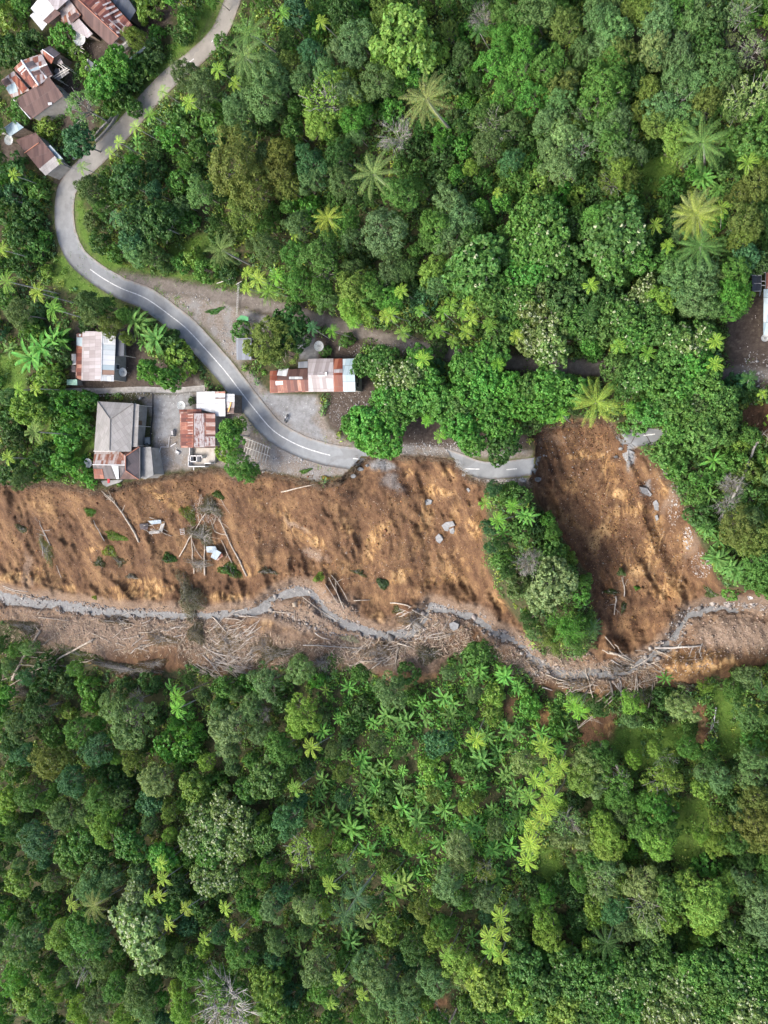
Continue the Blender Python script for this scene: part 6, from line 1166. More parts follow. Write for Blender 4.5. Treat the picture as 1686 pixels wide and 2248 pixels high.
# ------------------------------------------------------------------ fallen trees, logs, drift, wreckage on the slide
rs = np.random.RandomState(21)
def pth(reg, pts): return [im(reg, x, y)[:2] for x, y in pts]
def log(reg, pts, r0, r1, label, name='log', cat='log', lift=.35, m=None, br=0, seg=7, group='fallen trunks and driftwood'):
    P = [at(x, y, lift) for x, y in smooth_line(pth(reg, pts), 14)]; n = len(P); o = empty(name, P[0], label, cat, group)
    mb = MB(); P = [p + rs.normal(0, .05, 3) for p in P]; mb.tube(P, list(np.linspace(r0, r1, n)), seg); mb.build('trunk', m or M_WOOD, o, True)
    if br:
        b = MB(); 
        for k in range(br):
            i = rs.randint(max(1, int(n * .45)), n); st = P[min(i, n - 1)]; d = P[-1] - P[0]; d /= np.linalg.norm(d); e = st + d * rs.uniform(.3, 2.0) + rs.normal(0, 1.2, 3); e[2] = st[2] + rs.uniform(-.1, 1.2)
            b.tube([st, (st + e) / 2 + rs.normal(0, .2, 3), e], [r1 * .8, r1 * .5, .02], 4)
            for j in range(2): e2 = e + rs.normal(0, .8, 3); b.tube([(st + e) / 2, e2], [r1 * .4, .015], 3)
        b.build('branches', m or M_WOOD, o)
    return o
log('g', [(905,1005),(850,900),(760,770),(665,675)], .32, .12, 'bare broken trunk with torn grey roots on the slide below the dark roofed house', br=6)
log('g', [(680,1000),(640,930),(605,865)], .12, .08, 'thin palm trunk fallen on the slide with a small green crown', m=M_PALE_BARK)
log('g', [(330,1035),(300,970),(262,895)], .16, .1, 'grey bleached trunk in the twiggy debris left of the thin palm', m=M_PALE_BARK, br=5)
log('g', [(397,1238),(370,1160)], .12, .08, 'short stake of a trunk below the twiggy debris on the left slide')
log('g', [(1168,1104),(1230,985),(1310,860),(1388,740)], .15, .11, 'pale trunk slanting up to the right across the wreckage heap', br=2)
log('g', [(1605,1228),(1560,1130),(1500,1020),(1460,930),(1428,860)], .26, .12, 'thick pale trunk at the outer side of the fallen tree heap', br=5)
log('g', [(1264,1212),(1250,1060),(1243,890)], .16, .08, 'straight pale trunk on the inner side of the wrecked blue sheets', br=3)
log('g', [(1330,1222),(1330,1100),(1326,960)], .22, .09, 'straight white trunk just beside the wrecked blue sheets', br=6)
log('g', [(1525,1182),(1480,1080),(1438,990)], .15, .1, 'thinner pale trunk between the blue sheets and the thick trunk', br=1)
log('g', [(1320,1118),(1270,1050),(1230,940)], .13, .07, 'crooked grey branch touching the wrecked blue sheets', br=3)
log('g', [(1480,960),(1400,940),(1370,860)], .11, .06, 'forked grey branch crossing the thick pale trunk', br=3)
log('h', [(170,685),(260,662),(385,633)], .16, .12, 'smooth white pole lying just under the scarp below the bamboo lattice', name='pole', cat='pole')
log('k', [(540,365),(500,310),(455,245)], .12, .08, 'dark thin trunk at the inner side of the three above the stream bend', m=M_BARK)
log('k', [(582,408),(530,300),(478,200)], .16, .09, 'middle pale trunk of the three above the stream bend', br=2); log('k', [(605,350),(560,270),(498,188)], .11, .08, 'outer pale trunk of the three above the stream bend', br=1)
log('k', [(640,350),(750,347)], .12, .1, 'short pale pole lying level on the soil above the stream'); log('k', [(880,366),(950,372),(1015,390)], .18, .14, 'grey log half buried above the broken part of the stream')
log('k', [(1025,412),(1080,440),(1133,472)], .16, .12, 'grey log slanting toward the stream above the debris'); log('k', [(305,325),(380,380),(470,440),(550,495)], .13, .08, 'long thin branch lying across the gravel island', br=2)
log('k', [(100,423),(180,428),(250,430)], .12, .1, 'pale stick lying level on the bank of the side brook'); log('k', [(255,412),(256,484)], .11, .09, 'upright pale stick crossing the side brook')
log('k', [(925,625),(970,640),(1010,652)], .2, .13, 'short thick pale log in the drift below the stream', br=2); log('k', [(760,795),(830,740),(912,688)], .15, .08, 'pale branch slanting through the drift below the stream', br=2)
log('k', [(935,655),(922,700),(915,760),(925,825)], .16, .05, 'forked root-like branch pointing down into the trees', br=6); log('k', [(1270,563),(1200,585),(1110,592)], .14, .1, 'pale log along the bank below the grey boulder')
log('k', [(1275,572),(1230,590),(1160,606)], .13, .09, 'second pale log along the bank, nearer the trees'); log('k', [(310,640),(450,645),(600,657),(720,665)], .14, .08, 'long grey trunk lying below the two brooks', m=M_PALE_BARK, br=5); log('k', [(390,560),(430,590),(485,605)], .13, .1, 'curved brown branch beside the side brook', m=M_STONE)
log('l', [(930,650),(1080,648),(1230,637)], .3, .16, 'big grey trunk lying level as a bridge across the right stream', m=M_PALE_BARK, br=4)
log('l', [(640,680),(700,695),(785,738)], .3, .18, 'thick peeled orange-white log above the stream pool'); log('l', [(608,575),(640,612),(675,655)], .12, .1, 'slim pale pole leaning down the slide above the pool')
log('l', [(650,730),(720,768),(790,780)], .14, .12, 'brown curved log along the edge of the pool', m=M_STONE); log('l', [(795,775),(850,745),(925,695)], .12, .1, 'thin brown pole along the stream leading to the trunk bridge', m=M_STONE)
log('l', [(232,822),(300,850),(367,870)], .14, .12, 'pale peeled log on the bank below the bamboo'); log('l', [(540,985),(510,880),(480,782)], .13, .11, 'tall straight grey pole standing up from the drift below the pool')
log('l', [(885,1066),(905,970),(918,885)], .14, .1, 'straight pale pole among the scrub below the trunk bridge'); log('l', [(795,972),(805,900),(812,820)], .16, .1, 'forked pale trunk hanging off the bank, inner prong', br=2); log('l', [(825,935),(818,880),(812,830)], .13, .1, 'forked pale trunk hanging off the bank, outer prong')
log('l', [(668,948),(560,1050),(435,1165)], .16, .08, 'long pale trunk fallen toward the lower scrub, upper of the pair', br=3); log('l', [(672,972),(600,1040),(440,1170)], .14, .08, 'long pale trunk fallen toward the lower scrub, lower of the pair', br=2); log('l', [(660,920),(590,975),(520,1030)], .12, .06, 'shorter pale pole above the pair of fallen trunks')
log('l', [(680,320),(680,370),(668,436)], .2, .09, 'short white broken trunk standing on the right slide', br=2); log('l', [(732,322),(735,260),(718,200)], .13, .07, 'thin leaning stem of the lone sapling on the right slide', br=3)
log('l', [(1325,1035),(1318,1090),(1308,1155)], .18, .06, 'white forked dead branch on the bright grass slope', m=M_WHITE, br=4); log('l', [(1190,715),(1205,665),(1235,720)], .07, .04, 'small white crooked branch on the orange mound', br=2)
log('l', [(205,905),(270,925)], .15, .1, 'short brown log end in the drift below the bamboo', m=M_STONE); log('l', [(300,880),(380,870),(465,850)], .12, .06, 'thin twig lying along the drift below the stream')
log('j', [(80,870),(130,760),(190,660),(262,550)], .42, .3, 'thick brown trunk leaning across the lower left bank', m=M_BARK, br=2)
log('j', [(610,603),(450,690),(300,770),(150,850),(-20,960)], .3, .12, 'long white curved trunk fallen down the lower left bank', m=M_WOOD, br=8); log('j', [(350,722),(200,790),(60,850),(-20,880)], .16, .1, 'second pale trunk under the long white one', m=M_WOOD, br=4)
log('j', [(110,660),(220,682),(320,692)], .12, .1, 'pale stick crossing the thick brown trunk, upper'); log('j', [(80,768),(180,770),(250,777)], .13, .07, 'pale stick crossing the thick brown trunk, lower'); log('j', [(180,716),(340,722)], .1, .08, 'thin pale stick crossing the thick brown trunk, middle'); log('j', [(600,565),(660,590),(725,628)], .1, .08, 'pale stick on the gravel at the tip of the long white trunk')
log('j', [(20,255),(100,285),(180,292)], .12, .1, 'brown pole at the left beginning of the stream', m=M_STONE); log('j', [(30,270),(150,310),(275,347)], .13, .1, 'pale pole slanting over the left beginning of the stream')
log('j', [(245,440),(280,400),(310,372)], .1, .08, 'stick rising from the gravel on the left stream'); log('j', [(250,460),(350,470),(450,480)], .12, .1, 'dark pole lying level under the left stream', m=M_BARK); log('j', [(1380,455),(1430,505),(1485,568)], .18, .15, 'clean pale board-like log right of the withered bush'); log('j', [(1398,640),(1460,590),(1532,540)], .1, .08, 'thin tan stick crossing below the clean pale log')
log('j', [(800,400),(840,435),(880,480)], .11, .09, 'short tan stick on the gravel below the left stream'); log('j', [(905,560),(1020,555)], .1, .07, 'thin twig lying level on the wide gravel bank')
log('a', [(-10,1265),(90,1300),(180,1330)], .12, .12, 'slim grey palm trunk leaning out of frame at the left edge', m=M_PALE_BARK, lift=2); 
log('i', [(1430,722),(1490,600),(1550,440),(1592,355)], .3, .2, 'big bare dead trunk standing over the scrub at the right edge', m=M_PALE_BARK, lift=1.2, br=0)
log('i', [(1592,360),(1630,300),(1668,330)], .14, .05, 'splayed dead crown branches above the big bare trunk', lift=2.0, br=9, m=M_WOOD)
log('q', [(1255,1330),(1240,1290),(1180,1225)], .3, .1, 'forked dead grey limb at the bottom edge of the frame', m=M_PALE_BARK, lift=3, br=3); log('q', [(1255,1330),(1290,1270),(1310,1225)], .25, .2, 'thick dead stub beside the forked limb at the bottom edge', m=M_BARK, lift=3)
# the two heaps of driftwood: every stick an object, looks all alike
def drift(reg, x0, y0, x1, y1, n, ang, label, group, L=(70, 170), rr=(.06, .15)):
    for k in range(n):
        cx, cy = rs.uniform(x0, x1), rs.uniform(y0, y1); a = math.radians(ang + rs.normal(0, 20)); l = rs.uniform(*L) / 2
        pts = [(cx - l * math.cos(a), cy - l * math.sin(a)), (cx + rs.uniform(-9, 9), cy + rs.uniform(-9, 9)), (cx + l * math.cos(a), cy + l * math.sin(a))]
        P = [at(*im(reg, *p)[:2], rs.uniform(.1, .55)) for p in pts]; r = rs.uniform(*rr); mb = MB(); P = [P[0], P[0] * .5 + P[1] * .5 + rs.normal(0, .12, 3), P[1], P[2]]; mb.tube(P, [r, r * .95, r * .8, r * .45], 5); fk = P[1] * .6 + P[2] * .4; mb.tube([fk, fk + rs.normal(0, .55, 3) + (P[3] - P[0]) * .18], [r * .5, r * .15], 4)
        o = mb.build('driftwood_stick', M_WOOD if rs.rand() < .7 else M_STONE); tag(o, label, 'driftwood', group)
drift('j', 1340, 680, 1560, 830, 32, 28, 'bleached stick in the dense heap of parallel driftwood below the withered bush', 'sticks of the parallel driftwood heap', (120, 280))
drift('k', 640, 600, 960, 770, 34, -30, 'pale stick scattered in the drift below the middle stream', 'sticks scattered below the middle stream', (40, 130)); drift('k', 960, 400, 1260, 620, 26, -25, 'stick in the debris between the middle stream and the boulder', 'sticks in the middle debris', (40, 120))
drift('l', 330, 840, 560, 940, 14, -15, 'thin stick in the drift on the bank below the bamboo', 'sticks on the bank below the bamboo', (40, 110)); drift('l', 600, 660, 1000, 820, 26, 15, 'stick lying about the pool on the right stream', 'sticks about the pool', (40, 120))
drift('j', 740, 420, 1240, 680, 34, -10, 'twig lying on the wide gravel bank left of the withered bush', 'twigs on the wide gravel bank', (40, 120)); drift('j', 1400, 430, 1659, 800, 58, -35, 'stick in the messy drift right of the withered bush', 'sticks in the messy drift', (50, 140))
drift('j', 0, 560, 560, 820, 16, -20, 'twig tangled around the fallen trunks on the lower left bank', 'twigs around the lower left trunks', (60, 170)); drift('g', 690, 690, 760, 760, 6, 40, 'splintered plank at the head of the bare broken trunk', 'splintered planks below the scarp', (40, 90))
drift('g', 1290, 740, 1480, 900, 18, 70, 'leafless grey branch in the top of the fallen tree heap', 'leafless branches of the tree heap', (50, 130), (.03, .07)); drift('g', 900, 860, 1080, 950, 8, 10, 'broken rafter around the collapsed blue shed', 'broken rafters of the collapsed shed', (50, 110))
drift('l', 640, 870, 720, 960, 8, 60, 'dry palm frond rib hanging from the bank', 'dry frond ribs', (80, 160)); drift('i', 1360, 540, 1640, 760, 14, -50, 'dry grey branch in the scrub under the big dead trunk', 'dry branches at the right edge', (60, 150), (.03, .07))
# withered bush that lies over the stream, debris foliage
def mound(reg, x, y, rx, ry, ang, label, cat, m_, seedn, name='withered_bush', leaf=(.4, .14), n=2600, hgt=1.4, twigs=40, group=None, col=(.2, .2, .12), lift=.0):
    g = seed(seedn); cx, cy, k = im(reg, x, y); P0 = at(cx, cy); s = float(metres(np.array([cx]), np.array([cy]))[0]) * k; o = empty(name, P0, label, cat, group)
    a = math.radians(-ang); R = np.array([[math.cos(a), -math.sin(a)], [math.sin(a), math.cos(a)]])
    v = rnd_unit(g, n); v[:, 2] = np.abs(v[:, 2]); rad = g.uniform(.35, 1.0, n) ** .5
    lob = .75 + .35 * np.sin(3 * np.arctan2(v[:, 1], v[:, 0]) + g.uniform(0, 6)) * g.uniform(.5, 1) 
    xy = (v[:, :2] * np.array([rx * s, ry * s]) * (rad * lob)[:, None]) @ R.T; z = v[:, 2] * hgt * rad * g.uniform(.5, 1.2, n)
    W_ = P0[None, :2] + xy; gz = ground_z(W_); C_ = np.stack([xy[:, 0], xy[:, 1], gz - P0[2] + z + .1 + lift], -1)
    V, F = leaves(C_, v + g.normal(0, .6, (n, 3)), leaf[0] * g.uniform(.6, 1.4, n), leaf[1] * g.uniform(.6, 1.4, n), g)
    f = link('foliage', mesh_np('foliage', V, F, m_), o); f.color = (*col, 1)
    if twigs:
        mb = MB()
        for j in range(twigs):
            i = g.randint(n); e = C_[i] * np.array([1.05, 1.05, 1]) + (0, 0, .3); st = C_[g.randint(n)] * .4; st[2] = C_[i][2] * .5; mb.tube([st, (st + e) / 2 + g.normal(0, .2, 3), e], [.05, .035, .015], 3)
        link('twigs', mb.mesh('twigs', M_PALE_BARK), o)
    return o
GREYG = (.13, .13, .085)
mound('j', 1240, 330, 110, 200, -12, 'tall withered grey-green bush lying across the left stream', 'bush', M_LEAF, 31, n=5200, hgt=2.6, col=(.15, .15, .10), twigs=90)
mound('j', 1290, 560, 90, 110, 0, 'withered grey-brown lower end of the bush below the stream', 'bush', M_LEAF, 32, n=2400, hgt=1.6, col=(.14, .13, .09), twigs=60)
mound('g', 1380, 780, 110, 90, -10, 'grey leafless crown at the top of the fallen tree heap', 'bush', M_LEAF, 33, n=1600, hgt=1.6, col=GREYG, twigs=110, name='fallen_tree_crown')
mound('g', 1330, 960, 120, 110, 0, 'grey tangled crown around the middle of the fallen tree heap', 'bush', M_LEAF, 34, n=1800, hgt=1.5, col=GREYG, twigs=110, name='fallen_tree_crown')
mound('g', 1240, 830, 60, 90, 0, 'green leaves left on the upper side of the fallen tree heap', 'bush', M_LEAF, 35, n=900, hgt=1.2, col=(.12, .17, .04), name='fallen_tree_crown', twigs=20); mound('g', 1420, 700, 55, 40, 0, 'small dark green tuft at the head of the fallen tree heap', 'bush', M_LEAF, 36, n=600, hgt=1.0, col=(.06, .11, .03), name='leafy_tuft', twigs=5)
mound('g', 1110, 1110, 55, 50, 0, 'dark green tuft at the lower inner corner of the tree heap', 'bush', M_GLOSS, 37, n=700, hgt=1.0, col=(.05, .12, .03), name='leafy_tuft', twigs=5, leaf=(.4, .2)); mound('g', 1490, 1190, 90, 65, 0, 'green leafy clump at the lower outer corner of the tree heap', 'bush', M_GLOSS, 38, n=1200, hgt=1.2, col=(.06, .14, .03), name='leafy_tuft', twigs=8, leaf=(.4, .2))
mound('g', 1290, 1150, 130, 70, 0, 'grey root tangle at the foot of the straight trunks', 'bush', M_LEAF, 39, n=900, hgt=.9, col=(.2, .17, .13), name='root_tangle', twigs=90); mound('g', 310, 1060, 55, 160, 20, 'olive twiggy debris streak running down the left slide', 'bush', M_LEAF, 40, n=1500, hgt=.9, col=(.17, .18, .09), name='withered_bush', twigs=60)
mound('g', 140, 920, 60, 35, 20, 'small grey-green uprooted bush on the far left slide', 'bush', M_LEAF, 41, n=600, hgt=.8, col=(.12, .13, .08), twigs=25); mound('g', 590, 810, 60, 35, -20, 'green fallen palm crown on the slide', 'palm crown', M_PALM, 42, n=500, hgt=.8, col=(.07, .16, .03), name='fallen_palm_crown', leaf=(.8, .1), twigs=0)
mound('g', 760, 970, 110, 45, 10, 'bright green scrub islands on the slide beside the bare broken trunk', 'bush', M_GLOSS, 43, n=900, hgt=.8, col=(.12, .22, .04), name='leafy_tuft', leaf=(.35, .18), twigs=8); mound('g', 720, 1070, 60, 50, -30, 'yellow-green scrub below the foot of the thin fallen palm', 'bush', M_GLOSS, 44, n=600, hgt=.8, col=(.18, .26, .04), name='leafy_tuft', leaf=(.4, .15), twigs=10)
mound('g', 650, 1140, 60, 40, -30, 'dull green bush on the slide below the yellow-green scrub', 'bush', M_LEAF, 45, n=600, hgt=.8, col=(.09, .11, .05), twigs=20); mound('g', 780, 1130, 50, 60, 0, 'dull grey-green bush between scrub and scarp foot on the left slide', 'bush', M_LEAF, 46, n=500, hgt=.7, col=(.12, .12, .07), twigs=25)
mound('g', 860, 1230, 60, 25, 0, 'grey brush pile low on the left slide', 'bush', M_LEAF, 47, n=400, hgt=.6, col=(.15, .14, .11), twigs=30); mound('k', 830, 240, 50, 55, -40, 'uprooted dark green tree crown on the middle slide', 'bush', M_LEAF, 48, n=1100, hgt=1.2, col=(.08, .13, .06), name='fallen_tree_crown', twigs=20)
mound('k', 420, 200, 70, 35, -35, 'small green palm tufts at the head of the three thin trunks', 'bush', M_PALM, 49, n=500, hgt=.9, col=(.14, .23, .04), name='leafy_tuft', leaf=(.7, .1), twigs=0); mound('k', 680, 170, 60, 25, 20, 'thin dark weed patch on the middle slide', 'bush', M_LEAF, 50, n=350, hgt=.5, col=(.08, .10, .04), twigs=15)
mound('k', 80, 160, 90, 30, 5, 'dark weed strip on the ledge left of the stream bend', 'bush', M_LEAF, 51, n=600, hgt=.5, col=(.10, .10, .06), twigs=20); mound('k', 620, 600, 90, 25, 8, 'pale dry palm frond lying beside the middle stream', 'palm frond', M_PALM, 52, n=500, hgt=.3, col=(.42, .42, .3), name='dry_palm_frond', leaf=(.9, .09), twigs=0)
mound('k', 930, 410, 60, 30, 0, 'thin green weeds in the debris above the broken stream', 'bush', M_LEAF, 53, n=400, hgt=.5, col=(.16, .17, .08), twigs=10); mound('l', 720, 160, 35, 35, 0, 'little green crown of the lone sapling on the right slide', 'bush', M_LEAF, 54, n=500, hgt=1.0, col=(.09, .14, .05), name='young_plant', lift=1.0, twigs=10)
mound('l', 650, 290, 55, 25, 0, 'dark crushed foliage on the right slide beside the sapling', 'bush', M_LEAF, 55, n=500, hgt=.6, col=(.06, .09, .03), twigs=15); mound('l', 815, 268, 26, 18, 0, 'tiny bright green plant on the right slide', 'plant', M_GLOSS, 56, n=160, hgt=.5, col=(.08, .2, .03), name='small_plant', twigs=0)
mound('l', 730, 390, 18, 55, 10, 'narrow dull green sprig below the lone sapling', 'plant', M_LEAF, 57, n=260, hgt=.5, col=(.09, .12, .05), name='small_plant', twigs=5); mound('j', 620, 330, 25, 18, 0, 'yellow-green sprig at the edge of the left stream', 'plant', M_GLOSS, 58, n=160, hgt=.5, col=(.2, .27, .05), name='small_plant', twigs=0)
mound('j', 120, 940, 140, 70, -15, 'dry twiggy crown of the long white trunk in the lower left', 'bush', M_DRY, 59, n=1800, hgt=1.8, twigs=120, name='fallen_tree_crown'); mound('j', 170, 520, 180, 60, 5, 'grey bramble on the lower left bank above the brown trunk', 'bush', M_LEAF, 60, n=2200, hgt=.9, col=(.11, .11, .075), twigs=80)
mound('j', 800, 790, 380, 60, 5, 'grey-brown bramble strip between the gravel bank and the lower trees', 'bush', M_LEAF, 61, n=4200, hgt=.8, col=(.12, .115, .075), twigs=120); mound('j', 500, 690, 260, 50, 8, 'sparse green weeds along the lower edge of the left gravel bank', 'bush', M_LEAF, 62, n=1400, hgt=.6, col=(.09, .13, .045), twigs=20)
mound('k', 120, 700, 200, 70, -20, 'brown brush strip below the long grey trunk', 'bush', M_LEAF, 63, n=2200, hgt=.8, col=(.13, .12, .08), twigs=90); mound('k', 1120, 700, 120, 90, 0, 'dull brush on the bare ground above the lower banana grove', 'bush', M_LEAF, 64, n=1400, hgt=.8, col=(.11, .11, .07), twigs=50)
mound('k', 440, 760, 90, 90, 0, 'grey leafless thicket at the top of the lower forest', 'bush', M_LEAF, 65, n=900, hgt=1.0, col=(.14, .125, .10), twigs=110); mound('l', 450, 960, 120, 40, -5, 'green weeds on the bank between the pole and the pale logs', 'bush', M_GLOSS, 66, n=1100, hgt=.7, col=(.08, .15, .04), name='leafy_tuft', leaf=(.4, .16), twigs=10)
mound('l', 860, 960, 180, 60, 0, 'mixed scrub under the trunk bridge and pale poles', 'bush', M_LEAF, 67, n=2400, hgt=.8, col=(.10, .12, .05), twigs=60); mound('l', 1150, 900, 120, 40, 0, 'brown brush at the foot of the orange mound', 'bush', M_LEAF, 68, n=900, hgt=.6, col=(.13, .12, .07), twigs=30)
mound('l', 1300, 300, 80, 40, 20, 'weeds on the gravel at the lower corner of the right slide', 'bush', M_LEAF, 69, n=700, hgt=.5, col=(.08, .13, .04), twigs=10); mound('i', 1180, 640, 90, 60, -40, 'pinkish dry brush along the edge of the right slide', 'bush', M_LEAF, 70, n=900, hgt=.7, col=(.2, .16, .12), twigs=60)
mound('i', 1450, 640, 130, 110, 0, 'grey-green thicket around the foot of the big dead trunk', 'bush', M_LEAF, 71, n=2600, hgt=1.2, col=(.13, .14, .08), twigs=120); mound('h', 330, 545, 60, 18, -15, 'bright green weed strip on the verge above the scarp', 'bush', M_GLOSS, 72, n=700, hgt=.4, col=(.10, .2, .04), name='verge_weeds', leaf=(.25, .1), twigs=0)
mound('h', 460, 590, 40, 20, 0, 'yellow-orange weeds on the verge above the scarp', 'bush', M_GLOSS, 73, n=400, hgt=.4, col=(.35, .27, .06), name='verge_weeds', leaf=(.25, .1), twigs=0); mound('d', 1400, 690, 90, 25, -8, 'bright green weed patch on the gravel between road and dirt path', 'bush', M_GLOSS, 74, n=900, hgt=.4, col=(.07, .2, .04), name='verge_weeds', leaf=(.25, .1), twigs=0)
mound('i', 1380, 430, 130, 60, 0, 'grassy green cover behind the cracked road slab', 'bush', M_GLOSS, 75, n=2200, hgt=.6, col=(.08, .17, .03), name='ground_weeds', leaf=(.35, .12), twigs=0); mound('i', 1100, 430, 150, 50, -8, 'dense green creeper beside the cracked road slab', 'bush', M_GLOSS, 76, n=2600, hgt=.7, col=(.07, .17, .03), name='ground_weeds', leaf=(.35, .16), twigs=0)

# pieces of broken road and other slabs on the slide
M_SLABA = rough_mat('asphalt_piece', (0.13, 0.135, 0.135), (0.23, 0.235, 0.235), 2.0, .85, .2)
def slab(reg, pts, label, m_=None, th=.35, lift=.35, name='road_slab', cat='slab', group='broken slabs on the slide'):
    P = [at(x, y, lift + rs.uniform(-.08, .08)) for x, y in pth(reg, pts)]; c = np.mean(P, 0); o = empty(name, c, label, cat, group); mb = MB(); mb.prism([p for p in P], th); mb.build('slab', m_ or M_SLABA, o); return o
slab('h', [(1212,900),(1240,878),(1285,872),(1300,900),(1262,912),(1255,938),(1232,932)], 'largest piece of broken grey road lying on the middle slide'); slab('h', [(1262,925),(1290,912),(1297,935),(1288,955),(1270,950)], 'small road piece just under the largest one')
slab('h', [(1172,975),(1195,952),(1215,968),(1222,990),(1200,1018),(1178,1000)], 'cracked road piece below and left of the largest one'); slab('h', [(1103,738),(1120,727),(1150,735),(1145,760),(1110,768)], 'flat road piece high on the middle slide'); slab('h', [(1373,662),(1385,654),(1398,670),(1388,685)], 'tiny road piece near the lone stretch of road')
slab('k', [(1262,500),(1290,488),(1325,505),(1318,535),(1290,548),(1268,530)], 'grey concrete boulder on the bank beside the stream', th=.9, lift=.8); slab('i', [(918,740),(940,725),(955,750),(955,795),(930,790)], 'long grey road piece on the right slide'); slab('i', [(930,828),(948,822),(955,850),(940,862)], 'small grey road piece below the long one on the right slide')
slab('i', [(722,435),(760,400),(800,420),(790,490),(760,500)], 'tilted road slab slipped below the cracked road end', lift=.3); slab('i', [(830,640),(880,650),(912,690),(900,705),(850,680)], 'slipped asphalt sheet half way down the right slide', lift=.25)
M_WRB = sheet_mat('crumpled_blue_sheet', [(0.3, (0.13, 0.17, 0.20)), (0.5, (0.22, 0.27, 0.30)), (0.7, (0.33, 0.37, 0.38))], sheet=.5, course=.9, streak=.8)
M_WRG = sheet_mat('crumpled_grey_sheet', [(0.3, (0.12, 0.11, 0.10)), (0.5, (0.24, 0.23, 0.21)), (0.7, (0.36, 0.35, 0.33))], sheet=.5, course=.9, streak=.8)
def wreck(reg, x, y, label, polys, name='collapsed_shed'):
    cx, cy, _ = im(reg, x, y); o = empty(name, at(cx, cy), label, 'wreckage', None)
    for pts, m_, hh, nm in polys: solid(nm, m_, [at(px_, py_, hh + .25 * (i % 2)) for i, (px_, py_) in enumerate(pth(reg, pts))], .06, o)
    return o
wreck('g', 1000, 905, 'collapsed shed with a pale blue sheet and concrete base on the left slide', [([(965,870),(1045,862),(1050,885),(985,893)], M_WRB, .9, 'roof_sheet'), ([(970,938),(1035,932),(1040,950),(970,955)], M_WRG, .6, 'base_slab'), ([(1045,890),(1072,885),(1055,940),(1035,935)], M_WRG, .5, 'wall_panel'), ([(905,890),(965,885),(960,925),(915,925)], M_DARK, .5, 'floor_panel')])
wreck('g', 1390, 1072, 'crushed vehicle-sized bundle of blue-white sheets under the fallen trunks', [([(1340,1035),(1400,1035),(1425,1080),(1345,1075)], M_WRB, 1.0, 'roof_sheet'), ([(1395,1050),(1440,1075),(1405,1125),(1370,1105)], M_WRB, 1.3, 'roof_sheet'), ([(1400,1110),(1445,1080),(1450,1100),(1412,1130)], M_RUST, .8, 'roof_sheet')], 'wrecked_sheets')
rod_set('wooden_ladder', 'small white ladder-like frame on the slide beside the tree heap', 'ladder', [tuple(pth('g', a_)) for a_ in ([(1170,920),(1175,958)],[(1195,915),(1200,955)],[(1170,925),(1196,922)],[(1171,935),(1197,933)],[(1173,946),(1199,944)],[(1175,957),(1200,954)])], .5, .05, M_WHITE, im('g', 1185, 938)[:2], part='rail')

# ------------------------------------------------------------------ loose stones: too many to count
def stones(name, label, spots, n, size, m_, sd):
    g = seed(sd); X = []; Y = []
    w = np.array([s_[4] for s_ in spots], float); ch = g.choice(len(spots), n, p=w / w.sum())
    for k in ch:
        cx, cy, rx, ry, _ = spots[k]; a = g.uniform(0, 6.28); r = math.sqrt(g.rand()); X.append(cx + rx * r * math.cos(a)); Y.append(cy + ry * r * math.sin(a))
    X = np.array(X); Y = np.array(Y); kk = np.array([segdist(X, Y, ROAD_A) > 26]).ravel() & (segdist(X, Y, ROAD_B) > 22) & (segdist(X, Y, ROAD_C) > 20); X, Y = X[kk], Y[kk]; n = len(X); P = surf(X, Y)
    base = np.array([(1, 0, 0), (-1, 0, 0), (0, 1, 0), (0, -1, 0), (0, 0, .8), (0, 0, -.5)], float); fa = np.array([(0, 2, 4), (2, 1, 4), (1, 3, 4), (3, 0, 4), (2, 0, 5), (1, 2, 5), (3, 1, 5), (0, 3, 5)])
    sz = size * np.exp(g.normal(0, .5, n)); a = g.uniform(0, 6.28, n); V = np.repeat(base[None], n, 0) * g.uniform(.6, 1.3, (n, 6, 1)) * sz[:, None, None]
    ca, sa = np.cos(a)[:, None], np.sin(a)[:, None]; V = np.stack([V[..., 0] * ca - V[..., 1] * sa, V[..., 0] * sa + V[..., 1] * ca, V[..., 2]], -1) + P[:, None]
    F = (fa[None] + 6 * np.arange(n)[:, None, None]).reshape(-1, 3); return tag(link(name, mesh_np(name, V.reshape(-1, 3), F, m_)), label, None, None, 'stuff')
M_PEB = leaf_mat('pale_stones', (0.26, 0.205, 0.155), .4, 0.0, .9); M_WPEB = leaf_mat('white_stones', (0.34, 0.33, 0.315), .3, 0.0, .85)
stones('gravel', 'pale pinkish stones strewn along the stream and its banks', [(250,1385,170,40,8),(700,1350,90,40,7),(1620,1395,140,52,2.5),(960,1380,80,40,4),(90,1345,110,30,4),(820,1420,90,40,4),(1200,1450,110,40,4),(520,1420,80,50,4),(1100,1420,80,30,3),(380,1350,70,20,2),(1380,1470,80,30,3),(1500,1455,70,30,1)], 19000, .105, M_PEB, 81)
stones('slide_stones', 'scattered stones on the brown slide faces', [(300,1180,330,110,8),(800,1170,260,150,8),(1350,1150,130,180,7),(1480,1150,60,130,3),(690,1215,30,14,1),(840,1230,200,60,3)], 4200, .075, M_PEB, 82)
stones('pale_rubble', 'white and grey rubble along roads, yards and slide edges', [(640,1020,110,22,5),(1480,1110,14,50,1.2),(1510,1180,12,24,1),(1540,1240,22,30,2),(1470,1030,16,20,1),(1000,985,150,16,6),(1100,1053,60,8,3),(780,900,60,50,4),(1660,830,40,60,2),(330,990,60,40,1),(290,862,140,10,3),(400,660,60,20,2),(520,740,40,40,3),(450,1120,30,30,3),(510,880,20,60,2),(1380,985,14,30,2),(850,770,90,20,2),(1240,1000,60,60,1),(300,905,20,40,1),(545,1020,30,20,2)], 6500, .08, M_WPEB, 83)

